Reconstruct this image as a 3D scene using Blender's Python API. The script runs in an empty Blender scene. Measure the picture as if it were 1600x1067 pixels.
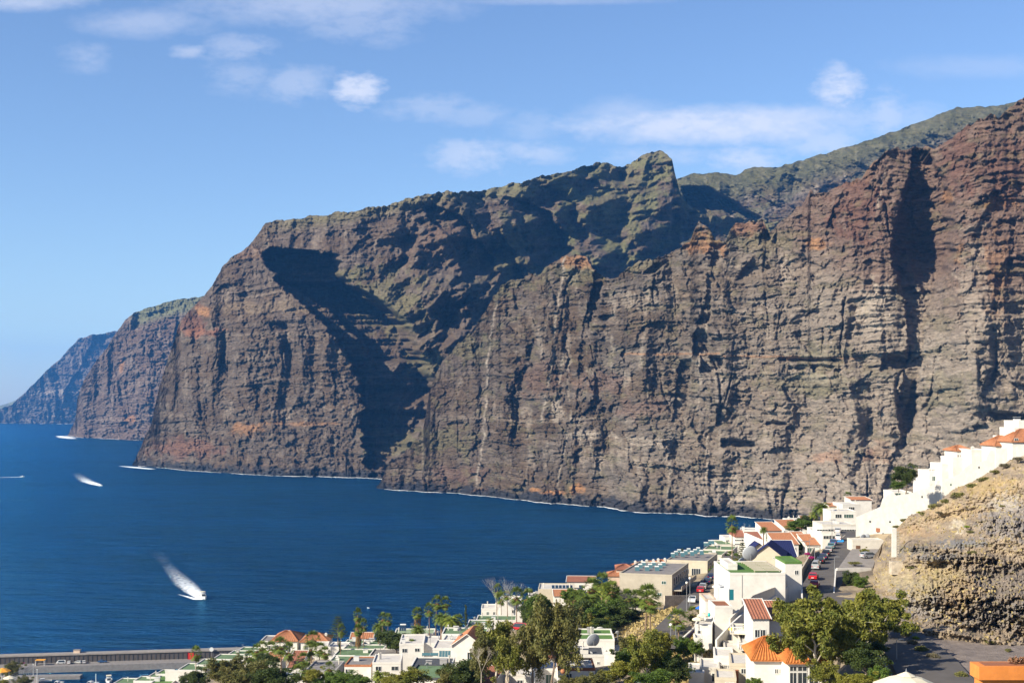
import bpy, bmesh, math, random
import numpy as np
from mathutils import Vector, Matrix
R = math.radians
scene = bpy.context.scene
COL = scene.collection
random.seed(7)

# ---------------- camera ----------------
CH = 130.0                     # eye height above the sea
cam_d = bpy.data.cameras.new('camera'); cam = bpy.data.objects.new('camera', cam_d); COL.objects.link(cam)
cam.location = (0, 0, CH); cam.rotation_euler = (R(90), 0, 0)
cam_d.sensor_width = 36; cam_d.lens = 45; cam_d.shift_y = 103.5/1600
cam_d.clip_start = 0.5; cam_d.clip_end = 60000
scene.camera = cam

# ---------------- light ----------------
SUN_EL, SUN_AZ = 31.0, 238.0    # azimuth clockwise from +Y (the view direction)
sd = Vector((math.sin(R(SUN_AZ))*math.cos(R(SUN_EL)), math.cos(R(SUN_AZ))*math.cos(R(SUN_EL)), math.sin(R(SUN_EL))))
sun_d = bpy.data.lights.new('sun', 'SUN'); sun_d.energy = 5.0; sun_d.angle = R(0.5); sun_d.color = (1.0, 0.905, 0.73)
sun = bpy.data.objects.new('sun', sun_d); COL.objects.link(sun)
sun.rotation_euler = sd.to_track_quat('Z', 'Y').to_euler()
scene.view_settings.view_transform = 'Standard'; scene.view_settings.look = 'None'
scene.view_settings.gamma = 1; scene.view_settings.use_curve_mapping = False
scene.view_settings.exposure = 1.25

def px_dir(px, py): return ((px-800)/2000.0, 1.0, -(py-637)/2000.0)
def at(px, py, Y):              # the point seen at photo pixel px,py at distance Y
    return Vector(((px-800)/2000.0*Y, Y, CH-(py-637)/2000.0*Y))

# ---------------- sky ----------------
w = bpy.data.worlds.new('World'); scene.world = w; w.use_nodes = True
nt = w.node_tree; N = nt.nodes; L = nt.links; N.clear()
def nd(tree, typ, **kw):
    n = tree.nodes.new(typ)
    for k, v in kw.items():
        if k == 'inp':
            for a, b in v.items(): n.inputs[a].default_value = b
        else: setattr(n, k, v)
    return n
def mth(tree, op, a, b=None, c=None, clamp=False):
    n = tree.nodes.new('ShaderNodeMath'); n.operation = op; n.use_clamp = clamp
    for i, v in enumerate((a, b, c)):
        if v is None: continue
        if isinstance(v, (int, float)): n.inputs[i].default_value = v
        else: tree.links.new(v, n.inputs[i])
    return n.outputs[0]
sky = nd(nt, 'ShaderNodeTexSky', sky_type='NISHITA', sun_disc=False, sun_elevation=R(SUN_EL), sun_rotation=R(SUN_AZ),
         altitude=0, air_density=1.0, dust_density=0.35, ozone_density=3.0)
tc = nd(nt, 'ShaderNodeTexCoord'); sx = nd(nt, 'ShaderNodeSeparateXYZ'); L.new(tc.outputs['Generated'], sx.inputs[0])
ysafe = mth(nt, 'MAXIMUM', sx.outputs[1], 0.05)
U = mth(nt, 'DIVIDE', sx.outputs[0], ysafe); V = mth(nt, 'DIVIDE', sx.outputs[2], ysafe)
cv = nd(nt, 'ShaderNodeCombineXYZ'); L.new(U, cv.inputs[0]); L.new(V, cv.inputs[1])
# clouds: centre (as bearing / height tangents), half sizes, density
CL = [(40,2,90,14,.6),(120,-10,60,10,.4),(225,36,95,20,.42),(135,90,38,20,.28),(298,80,26,10,.5),(372,76,50,18,.38),(500,8,190,30,.5),
      (560,30,80,30,.35),(375,120,48,22,.30),(465,132,50,26,.42),(558,140,36,24,1.0),(600,62,40,12,.22),(670,168,70,20,.34),(745,178,46,18,.3),
      (735,245,56,24,.6),(835,238,52,16,.5),(985,190,90,30,.45),(1115,196,210,26,1.0),(1225,184,100,18,.75),(1310,138,34,26,.9),(1310,112,16,14,.5),(1385,180,28,34,.55),
      (1290,225,46,22,.6),(1160,250,60,18,.7),(1040,245,80,14,.4),(830,200,36,20,.25),(1340,185,50,22,.4),(1530,105,130,16,.22),(850,2,160,6,.3),(1430,185,60,20,.3)]
n1 = nd(nt, 'ShaderNodeTexNoise', inp={'Scale': 30.0, 'Detail': 9.0, 'Roughness': 0.6})
mp = nd(nt, 'ShaderNodeMapping'); mp.inputs['Scale'].default_value = (1, 2.0, 1); L.new(cv.outputs[0], mp.inputs[0]); L.new(mp.outputs[0], n1.inputs['Vector'])
n2 = nd(nt, 'ShaderNodeTexNoise', inp={'Scale': 95.0, 'Detail': 7.0, 'Roughness': 0.6}); L.new(mp.outputs[0], n2.inputs['Vector'])
nz = mth(nt, 'ADD', mth(nt, 'MULTIPLY', n1.outputs[0], 0.9), mth(nt, 'MULTIPLY', n2.outputs[0], 0.5))
nz = mth(nt, 'SUBTRACT', nz, 0.70)
tot = None
for (cx, cy, rx, ry, a) in CL:
    du = mth(nt, 'MULTIPLY', mth(nt, 'SUBTRACT', U, (cx-800)/2000), 2000.0/rx)
    dv = mth(nt, 'MULTIPLY', mth(nt, 'SUBTRACT', V, (637-cy)/2000), 2000.0/ry)
    r2 = mth(nt, 'ADD', mth(nt, 'MULTIPLY', du, du), mth(nt, 'MULTIPLY', dv, dv))
    g = mth(nt, 'MULTIPLY', mth(nt, 'SUBTRACT', 1.0, mth(nt, 'ADD', mth(nt, 'MULTIPLY', r2, 0.5), mth(nt, 'MULTIPLY', nz, -1.7 if rx > 80 else -3.3)), clamp=True), a)
    g = mth(nt, 'MULTIPLY', g, mth(nt, 'POWER', 2.718, mth(nt, 'MULTIPLY', r2, -0.35)))
    tot = g if tot is None else mth(nt, 'MAXIMUM', tot, g)
# thin general veil and the wispy streaks around the long cloud
den = mth(nt, 'MULTIPLY', tot, 0.84, clamp=True)
front = mth(nt, 'GREATER_THAN', sx.outputs[1], 0.1)
den = mth(nt, 'MULTIPLY', den, front)
hs = nd(nt, 'ShaderNodeHueSaturation', inp={'Hue': 0.508, 'Saturation': 1.07, 'Value': 1.06}); L.new(sky.outputs[0], hs.inputs['Color'])
mx = nd(nt, 'ShaderNodeMix', data_type='RGBA'); L.new(den, mx.inputs[0]); L.new(hs.outputs[0], mx.inputs[6]); mx.inputs[7].default_value = (5.6, 5.8, 6.6, 1)
bg = nd(nt, 'ShaderNodeBackground', inp={'Strength': 0.066}); L.new(mx.outputs[2], bg.inputs[0])
wo = nd(nt, 'ShaderNodeOutputWorld'); L.new(bg.outputs[0], wo.inputs[0])

# ---------------- helpers ----------------
ALB = 0.76      # keeps every painted surface within its real-world reflectance at this exposure
def tag(o, label=None, cat=None, group=None, kind=None):
    if label: o['label'] = label
    if cat: o['category'] = cat
    if group: o['group'] = group
    if kind: o['kind'] = kind
    return o
def mat(name, color, rough=0.8, metal=0.0, noise=None, bump=None, spec=0.3, var2=None):
    """noise=(scale, amount) varies the value; bump=(scale, strength, dist); var2=(color2, scale) mottles with a second colour"""
    m = bpy.data.materials.new(name); m.use_nodes = True; t = m.node_tree
    p = t.nodes['Principled BSDF']; p.inputs['Roughness'].default_value = rough; p.inputs['Metallic'].default_value = metal
    p.inputs['Specular IOR Level'].default_value = spec
    c = (*[v*ALB for v in color[:3]], 1)
    p.inputs['Base Color'].default_value = c
    geo = None
    if noise or bump or var2:
        geo = t.nodes.new('ShaderNodeNewGeometry')
    src = None
    if var2:
        n = nd(t, 'ShaderNodeTexNoise', inp={'Scale': var2[1], 'Detail': 6.0, 'Roughness': 0.6}); t.links.new(geo.outputs['Position'], n.inputs['Vector'])
        r = nd(t, 'ShaderNodeMapRange', inp={1: 0.42, 2: 0.6}); t.links.new(n.outputs[0], r.inputs[0])
        x = nd(t, 'ShaderNodeMix', data_type='RGBA'); t.links.new(r.outputs[0], x.inputs[0]); x.inputs[6].default_value = c; x.inputs[7].default_value = (*[v*ALB for v in var2[0]], 1)
        src = x.outputs[2]
    if noise:
        n = nd(t, 'ShaderNodeTexNoise', inp={'Scale': noise[0], 'Detail': 8.0, 'Roughness': 0.65}); t.links.new(geo.outputs['Position'], n.inputs['Vector'])
        r = nd(t, 'ShaderNodeMapRange', inp={1: 0.3, 2: 0.7, 3: 1-noise[1], 4: 1+noise[1]}); t.links.new(n.outputs[0], r.inputs[0])
        x = nd(t, 'ShaderNodeMix', data_type='RGBA', blend_type='MULTIPLY'); x.inputs[0].default_value = 1
        if src: t.links.new(src, x.inputs[6])
        else: x.inputs[6].default_value = c
        t.links.new(r.outputs[0], x.inputs[7]); src = x.outputs[2]
    if src: t.links.new(src, p.inputs['Base Color'])
    if bump:
        n = nd(t, 'ShaderNodeTexNoise', inp={'Scale': bump[0], 'Detail': 6.0, 'Roughness': 0.6}); t.links.new(geo.outputs['Position'], n.inputs['Vector'])
        b = nd(t, 'ShaderNodeBump', inp={'Strength': bump[1], 'Distance': bump[2]}); t.links.new(n.outputs[0], b.inputs['Height']); t.links.new(b.outputs[0], p.inputs['Normal'])
    return m
def link_mesh(name, verts, faces, material, parent=None, smooth=False, cols=None, mi=None):
    me = bpy.data.meshes.new(name)
    if isinstance(verts, np.ndarray):
        me.vertices.add(len(verts)); me.vertices.foreach_set('co', verts.astype(np.float32).ravel())
        fa = np.asarray(faces, dtype=np.int32); k = fa.shape[1]
        me.loops.add(fa.size); me.loops.foreach_set('vertex_index', fa.ravel())
        me.polygons.add(len(fa)); me.polygons.foreach_set('loop_start', np.arange(0, fa.size, k, dtype=np.int32)); me.polygons.foreach_set('loop_total', np.full(len(fa), k, dtype=np.int32))
        me.update(calc_edges=True); me.validate()
    else:
        me.from_pydata(verts, [], faces); me.update()
    if cols is not None:
        a = me.color_attributes.new('Col', 'FLOAT_COLOR', 'POINT'); c4 = np.ones((len(verts), 4), np.float32); c4[:, :3] = cols
        a.data.foreach_set('color', c4.ravel())
    if smooth: me.polygons.foreach_set('use_smooth', np.ones(len(me.polygons), dtype=bool))
    for m in (material if isinstance(material, (list, tuple)) else [material]): me.materials.append(m)
    if mi is not None: me.polygons.foreach_set('material_index', np.asarray(mi, dtype=np.int32))
    o = bpy.data.objects.new(name, me); COL.objects.link(o)
    if parent: o.parent = parent
    return o

# ---------------- gradient noise in numpy ----------------
_rs = np.random.RandomState(3); _perm = _rs.permutation(512).astype(np.int64); _ang = _rs.rand(512)*2*np.pi
_gx, _gy = np.cos(_ang), np.sin(_ang)
def pnoise(x, y):
    xi = np.floor(x).astype(np.int64); yi = np.floor(y).astype(np.int64); xf = x-xi; yf = y-yi
    u = xf*xf*xf*(xf*(xf*6-15)+10); v = yf*yf*yf*(yf*(yf*6-15)+10)
    def g(ix, iy, dx, dy):
        h = _perm[(_perm[ix & 511]+iy) & 511]; return _gx[h]*dx+_gy[h]*dy
    a = g(xi, yi, xf, yf); b = g(xi+1, yi, xf-1, yf); c = g(xi, yi+1, xf, yf-1); d = g(xi+1, yi+1, xf-1, yf-1)
    return ((a+(b-a)*u)*(1-v)+(c+(d-c)*u)*v)*1.5
def fbm(x, y, o=4, g=0.5, s=0):
    r = 0; a = 1.0; f = 1.0
    for i in range(o):
        r = r+a*pnoise(x*f+s*17.3+i*7.7, y*f+s*5.1+i*3.3); a *= g; f *= 2.03
    return r
def ridged(x, y, o=4, g=0.5, s=0):
    r = 0; a = 1.0; f = 1.0
    for i in range(o):
        r = r+a*(1-2*np.abs(pnoise(x*f+s*11.3+i*9.1, y*f+s*3.7+i*5.9))); a *= g; f *= 2.07
    return r
def _h(i, j, k):
    return (_perm[(_perm[(i+k*37) & 511]+j) & 511])/511.0
def facets(x, y, g=0.5, s=0):
    """angular blocks: every cell is a randomly tilted plane; returns (offset, distance to the joint)"""
    xi = np.floor(x).astype(np.int64); yi = np.floor(y).astype(np.int64); d1 = np.full(x.shape, 9.0); d2 = np.full(x.shape, 9.0); val = np.zeros(x.shape)
    for a in (-1, 0, 1):
        for b in (-1, 0, 1):
            ii, jj = xi+a, yi+b; cx = ii+_h(ii, jj, s+1)*.9+.05; cy = jj+_h(ii, jj, s+2)*.9+.05; dx, dy = x-cx, y-cy; d = dx*dx+dy*dy
            v = (_h(ii, jj, s+3)-.5)*2+((_h(ii, jj, s+4)-.5)*dx+(_h(ii, jj, s+5)-.5)*dy)*4*g; n = d < d1
            d2 = np.where(n, d1, np.minimum(d2, d)); val = np.where(n, v, val); d1 = np.where(n, d, d1)
    return val, np.sqrt(d2)-np.sqrt(d1)
def layers(z, x, sc, s=0, xs=140.0):
    """hard broken beds: constant offset inside each bed, pinching out along x"""
    q = z/sc; i = np.floor(q); f = q-i; r = pnoise(i*7.31+s*3.3+.5, x/xs+i*.37); return np.tanh(r*3.0)-.35*f
def sst(x, a, b):
    t = np.clip((x-a)/(b-a), 0, 1); return t*t*(3-2*t)
# ---------------- sea ----------------
def sea_material():
    m = bpy.data.materials.new('sea_water'); m.use_nodes = True; t = m.node_tree; t.nodes.remove(t.nodes['Principled BSDF'])
    g = t.nodes.new('ShaderNodeNewGeometry')
    def tex(sc, sx, det, rot=12, rough=.62):
        mp = nd(t, 'ShaderNodeMapping'); mp.inputs['Scale'].default_value = (sx, 1.0, 1); mp.inputs['Rotation'].default_value = (0, 0, R(rot)); t.links.new(g.outputs['Position'], mp.inputs[0])
        a = nd(t, 'ShaderNodeTexNoise', inp={'Scale': sc, 'Detail': det, 'Roughness': rough}); t.links.new(mp.outputs[0], a.inputs['Vector']); return a.outputs[0]
    b1 = nd(t, 'ShaderNodeBump', inp={'Strength': 1.0, 'Distance': 15.0}); t.links.new(tex(.045, .42, 7.0), b1.inputs['Height'])
    b2 = nd(t, 'ShaderNodeBump', inp={'Strength': 1.0, 'Distance': 7.0}); t.links.new(tex(.13, .45, 6.0), b2.inputs['Height']); t.links.new(b1.outputs[0], b2.inputs['Normal'])
    def rng(v, lo, hi): r = nd(t, 'ShaderNodeMapRange', inp={1: lo, 2: hi, 3: 0.0, 4: 1.0}); t.links.new(v, r.inputs[0]); return r.outputs[0]
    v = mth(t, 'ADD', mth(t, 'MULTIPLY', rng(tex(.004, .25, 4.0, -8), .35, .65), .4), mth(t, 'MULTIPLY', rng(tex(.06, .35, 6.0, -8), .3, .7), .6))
    x = nd(t, 'ShaderNodeMix', data_type='RGBA'); t.links.new(v, x.inputs[0]); x.inputs[6].default_value = (0.0005, 0.004, 0.020, 1); x.inputs[7].default_value = (0.001, 0.034, 0.125, 1)  # wave streaks: light and dark of the ripples painted into the diffuse colour
    d = nd(t, 'ShaderNodeBsdfDiffuse'); t.links.new(x.outputs[2], d.inputs[0]); t.links.new(b2.outputs[0], d.inputs['Normal'])
    gl = nd(t, 'ShaderNodeBsdfGlossy', inp={'Color': (0.22, 0.68, 1.0, 1), 'Roughness': 0.14}); t.links.new(b2.outputs[0], gl.inputs['Normal'])
    fr = nd(t, 'ShaderNodeFresnel', inp={'IOR': 1.75}); t.links.new(b2.outputs[0], fr.inputs['Normal'])
    mx = nd(t, 'ShaderNodeMixShader'); t.links.new(fr.outputs[0], mx.inputs[0]); t.links.new(d.outputs[0], mx.inputs[1]); t.links.new(gl.outputs[0], mx.inputs[2]); t.links.new(mx.outputs[0], t.nodes['Material Output'].inputs[0])
    return m
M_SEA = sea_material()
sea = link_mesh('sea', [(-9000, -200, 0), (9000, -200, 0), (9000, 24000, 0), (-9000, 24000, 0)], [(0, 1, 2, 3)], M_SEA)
tag(sea, 'deep blue sea reaching to the foot of the cliffs', 'sea', kind='structure')

# ---------------- rock ----------------
def rock_material(name, sc=1.0, bd=1.0):
    m = bpy.data.materials.new(name); m.use_nodes = True; t = m.node_tree; p = t.nodes['Principled BSDF']
    p.inputs['Roughness'].default_value = 0.95; p.inputs['Specular IOR Level'].default_value = 0.08
    g = t.nodes.new('ShaderNodeNewGeometry'); at_ = nd(t, 'ShaderNodeAttribute', attribute_name='Col')
    mp = nd(t, 'ShaderNodeMapping'); mp.inputs['Scale'].default_value = (.8, .8, 1.6) if sc > 3 else (.62, .62, 3.0); t.links.new(g.outputs['Position'], mp.inputs[0])
    n = nd(t, 'ShaderNodeTexNoise', inp={'Scale': 0.11*sc, 'Detail': 9.0, 'Roughness': 0.72}); t.links.new(mp.outputs[0], n.inputs['Vector'])
    r = nd(t, 'ShaderNodeMapRange', inp={1: 0.3, 2: 0.7, 3: 0.37 if sc < 3 else .52, 4: 1.16 if sc < 3 else 1.02}); t.links.new(n.outputs[0], r.inputs[0])
    x = nd(t, 'ShaderNodeMix', data_type='RGBA', blend_type='MULTIPLY'); x.inputs[0].default_value = 1; t.links.new(at_.outputs[0], x.inputs[6]); t.links.new(r.outputs[0], x.inputs[7])
    t.links.new(x.outputs[2], p.inputs['Base Color'])
    n2 = nd(t, 'ShaderNodeTexNoise', inp={'Scale': 0.16*sc, 'Detail': 8.0, 'Roughness': 0.7}); t.links.new(mp.outputs[0], n2.inputs['Vector'])
    b = nd(t, 'ShaderNodeBump', inp={'Strength': 1.0, 'Distance': 4.5*bd}); t.links.new(n2.outputs[0], b.inputs['Height']); t.links.new(b.outputs[0], p.inputs['Normal'])
    return m
M_ROCK = rock_material('cliff_rock')
def ip(pts, x):
    a = np.array(pts, float); return np.interp(x, a[:, 0], a[:, 1])

TANX = 1.74
def carve(PX, PY, YB, D, prof, k=1.0, soft=0.05, wall=0.16, wig=3.0, s=0):
    """a recess between a left brink and a right wall: prof = rows (py, x_left, x_right)"""
    a = np.array(prof, float)
    inside = (PY >= a[0, 0]) & (PY <= a[-1, 0])
    xl = np.interp(PY, a[:, 0], a[:, 1])+wig*fbm(PY/14.0, PX*0+s*3.3, 3, s=s)
    xr = np.interp(PY, a[:, 0], a[:, 2])+wig*1.2*fbm(PY/17.0, PX*0+s*5.7+9, 3, s=s+1)
    wd = np.maximum(xr-xl, 0.01); q = (PX-xl)/wd
    pr = (0.6*sst(q, -0.01, soft)+0.4*np.clip(q, 0, 1.1))*(1-sst(q, 0.98, 1.0+wall))
    # fade at both ends
    PY = PY+wig*1.4*fbm(PX/15.0, PY/40.0, 3, s=s+3) if wig > 6 else PY
    e = np.minimum(sst(PY, a[0, 0]-1, a[0, 0]+8), 1-sst(PY, a[-1, 0]-6, a[-1, 0]+1))
    return D+np.where(inside, pr*wd*YB/2000.0*1.15*k*e, 0)

def build_cliff(name, label, base, sky_, x0, x1, step, rows, lean, relief, carves, colour, back=(60, 200), jag=4.0, jf=22.0, sub=9, seed=0, mat_=None, depth_of=None, drop=.25):
    px = np.arange(x0, x1+step, step); yb = ip(base, px); ys = ip(sky_, px)
    ys = ys+jag*fbm(px/jf, px*0+seed, 5, 0.55, s=seed)
    YB = CH*2000.0/(yb-637) if depth_of is None else ip(depth_of, px)
    v = np.concatenate([np.linspace(-0.02, 0, 4)[:-1], np.linspace(0, 1, rows)])
    PX = np.repeat(px[:, None], len(v), 1); V_ = np.repeat(v[None, :], len(px), 0)
    PY = yb[:, None]+(ys-yb)[:, None]*V_; PY = np.where(V_ < 0, yb[:, None]+(-V_/0.02)*sub, PY)
    YBg = np.repeat(YB[:, None], len(v), 1)
    H0 = np.maximum(CH-(PY-637)/2000.0*YBg, 0)
    D = lean(PX, PY, H0)
    Ye = YBg+D
    XM = (PX-800)/2000.0*YBg; ZM = CH-(PY-637)/2000.0*Ye
    rel = relief(PX, PY, XM, ZM, YBg)
    C = 0*PX
    for i, c in enumerate(carves):
        C = carve(PX, PY, YBg, C, c['p'], c.get('k', 1), c.get('soft', .05), c.get('wall', .16), c.get('wig', 3), s=i+seed*10)
    Y = Ye+rel+C
    X = (PX-800)/2000.0*Y; Z = CH-(PY-637)/2000.0*Y
    cols = colour(PX, PY, XM, ZM, rel, C)
    # land behind the brink
    Xb, Yb_, Zb, Cb = [X], [Y], [Z], [cols]
    for bk in back:
        Y2 = Y[:, -1:]+bk; f = 1.0
        Xb.append(X[:, -1:]*(1+0.0*bk)+0*Y2); Yb_.append(Y2); Zb.append(Z[:, -1:]-bk*drop); Cb.append(cols[:, -1:, :])
    X = np.concatenate(Xb, 1); Y = np.concatenate(Yb_, 1); Z = np.concatenate(Zb, 1); cols = np.concatenate(Cb, 1)
    nu, nv = X.shape
    idx = np.arange(nu*nv).reshape(nu, nv)
    f = np.stack([idx[:-1, :-1], idx[1:, :-1], idx[1:, 1:], idx[:-1, 1:]], -1).reshape(-1, 4)
    o = link_mesh(name, np.stack([X, Y, Z], -1).reshape(-1, 3), f, mat_ or M_ROCK, smooth=False, cols=np.clip(cols.reshape(-1, 3), 0.01, 0.9))
    tag(o, label, 'cliff', kind='structure')
    # shoreline for the surf
    W = []
    for i in range(0, nu, 2):
        z = Z[i, :len(v)]; j = int(np.argmax(z > 0.3)); W.append((X[i, j], Y[i, j]))
    return o, np.array(W)

def strata(ZM, XM, sc, s, warp=14.0, dip=0.0):
    z = ZM+dip*XM+warp*fbm(XM/260.0, ZM/200.0, 3, s=s)
    a = pnoise(z/sc, XM/900.0+s*3.1); b = pnoise(z/(sc*0.43)+31, XM/500.0+s)
    return a+0.6*b
def sharp(n, k=3.0): return np.tanh(n*k)

def relief_generic(amp_big=26, amp_mid=9, amp_st=3.2, amp_small=2.6, s=0, wide=110.0, dip=0.0, stsc=16.0):
    def f(PX, PY, XM, ZM, YB):
        wx = XM+14*fbm(XM/90, ZM/160, 3, s=s+2); zz = ZM+dip*XM+7*fbm(XM/170, ZM/220, 3, s=s+4)+1.2*fbm(XM/14, ZM/30, 2, s=s+6)
        big = -ridged(wx/wide, ZM/620.0, 3, 0.5, s=s)*amp_big*0.5
        mid = -ridged(wx/36.0+5, (ZM+XM*.15)/190.0, 4, 0.55, s=s+1)*amp_mid*0.24
        am = 0.35+0.9*np.clip(fbm(XM/150, ZM/120, 2, s=s+5)+0.5, 0, 1.4)
        st = -(layers(zz, XM, stsc, s)+.6*layers(zz+3, XM, stsc*.37, s+3, 60)+.42*layers(zz+1, XM, stsc*.17, s+6, 45))*amp_st*am*.78
        wz = wx+5*fbm(XM/16, ZM/16, 3, .6, s=s+14); zz = zz+3*fbm(XM/13, ZM/13, 3, .6, s=s+15)
        b1, e1 = facets(wz/23.0, (zz+.0)/26.0, .45, s+2); b2, e2 = facets(wz/8.5, zz/7.0, .5, s+5); b3, _ = facets(wz/3.6, zz/3.2, .5, s+9)
        blk = b1*amp_small*1.15+b2*amp_small*.8+b3*amp_small*.35+(1-sst(e1, 0, .07))*amp_small*.35
        fine = ridged(wx/17.0, ZM/11, 4, 0.62, s=s+7)*-amp_small*.3
        u = wx/64.0+.35*fbm(XM/110, ZM/260, 3, s=s+31)+ZM/900.0; f_ = u-np.floor(u); cell = pnoise(np.floor(u)*5.7+.3, ZM/150.0+s); saw = np.where(f_ < .42, f_/.42, (1-f_)/.58)*np.clip(.35+1.5*cell, 0, 1.3)*amp_mid*1.55
        cr = np.abs(pnoise(wx/40.0+7.3*s, ZM/330.0+.3)); crack = np.exp(-(cr/0.03)**2)*amp_mid*0.7*np.clip(fbm(XM/90, ZM/70, 2, s=s+12)+0.15, 0, 1)
        return big+mid+saw+st+blk+fine+crack
    return f

def lerp3(a, b, t): return a*(1-t[..., None])+np.array(b)*t[..., None]
def patch(cols, PX, PY, cx, cy, rx, ry, col, a=1.0, s=0, soft=0.5, fr=18.0):
    n = fbm(PX/fr, PY/fr, 4, 0.6, s=s+30)
    r = np.sqrt(((PX-cx)/rx)**2+((PY-cy)/ry)**2)+0.55*n
    t = (1-sst(r, 1-soft, 1))*a
    return lerp3(cols, col, t)
GREY = np.array((0.134, 0.110, 0.093)); BROWN = np.array((0.100, 0.070, 0.048)); RED = (0.128, 0.060, 0.044); ORNG = (0.30, 0.155, 0.075)
PALE = (0.35, 0.292, 0.238); OLIVE = (0.118, 0.112, 0.048); DARK = (0.052, 0.044, 0.042)
def base_cols(PX, PY, XM, ZM, rel, s):
    n = fbm(XM/60, ZM/45, 5, 0.6, s=s+20)
    cols = GREY[None, None, :]*(1-sst(n, -0.5, 0.6))[..., None]+BROWN[None, None, :]*sst(n, -0.5, 0.6)[..., None]
    st = strata(ZM, XM, 13.0, s)
    cols = lerp3(cols, DARK, sst(st, 0.15, 0.9)*0.35); fc, _e = facets((XM+3*fbm(XM/12, ZM/12, 2))/12.0, ZM/9.0, .2, s+7); cols = cols*(1+.22*fc)[..., None]; fd = layers(ZM+6*fbm(XM/170, ZM/220, 2, s=s+4), XM, 7.0, s+2, 90); cols = cols*(1+.16*fd)[..., None]
    cols = lerp3(cols, PALE, sst(strata(ZM, XM, 21.0, s+8), 0.55, 0.8)*0.35)
    m = fbm(XM/18, ZM/60, 4, 0.6, s=s+23)
    cols = lerp3(cols, PALE, sst(m, 0.35, 0.9)*0.5)
    cols = lerp3(cols, DARK, sst(-m, 0.3, 0.9)*0.45)
    
    return cols

# ======== the great cliff on the right ========
skyA = [(588,764),(597,745),(612,722),(640,700),(662,668),(668,632),(672,602),(690,566),(712,540),(738,520),(752,494),(772,462),(785,447),(800,437),(828,430),(845,432),(862,412),(880,401),(905,398),(918,402),(925,416),(940,430),(955,438),(975,424),(1000,410),(1045,397),(1064,386),(1078,376),(1086,356),(1092,348),(1100,350),(1110,362),(1120,378),(1134,376),(1142,356),(1152,348),(1190,344),(1198,356),(1203,362),(1225,342),(1245,326),(1262,320),(1267,296),(1272,306),(1290,300),(1318,288),(1345,276),(1362,258),(1380,240),(1400,231),(1415,234),(1440,230),(1472,229),(1490,212),(1512,196),(1535,186),(1547,176),(1560,184),(1575,170),(1600,154),(1640,138),(1760,110)]
baseA = [(588,762),(650,766),(700,769),(800,778),(900,785),(1000,795),(1100,799),(1235,806),(1300,812),(1500,830),(1760,850)]
def leanA(PX, PY, H):
    d = 0.22*H+0.10*np.maximum(H-230, 0)
    lf = np.clip((760-PX)/170, 0, 1)       # the left nose rounds away
    d = d+lf*H*0.65
    # talus foot
    d = d-25*np.exp(-((H-0)/60)**2)*np.clip((PX-800)/300, 0, 1)+25*np.exp(-((H*0)/60)**2)*np.clip((PX-800)/300, 0, 1)*0
    # broad buttresses
    for (c, wd, a) in [(870,60,-26),(1015,70,-12),(1110,45,-16),(1210,60,-14),(1330,60,-22),(1385,40,-16),(1530,60,-34),(1440,40,22),(950,14,12),(1165,25,10),(1262,22,8)]:
        d = d+a*np.exp(-((PX+ (PY-500)*0.03-c)/wd)**2)
    return d
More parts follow.
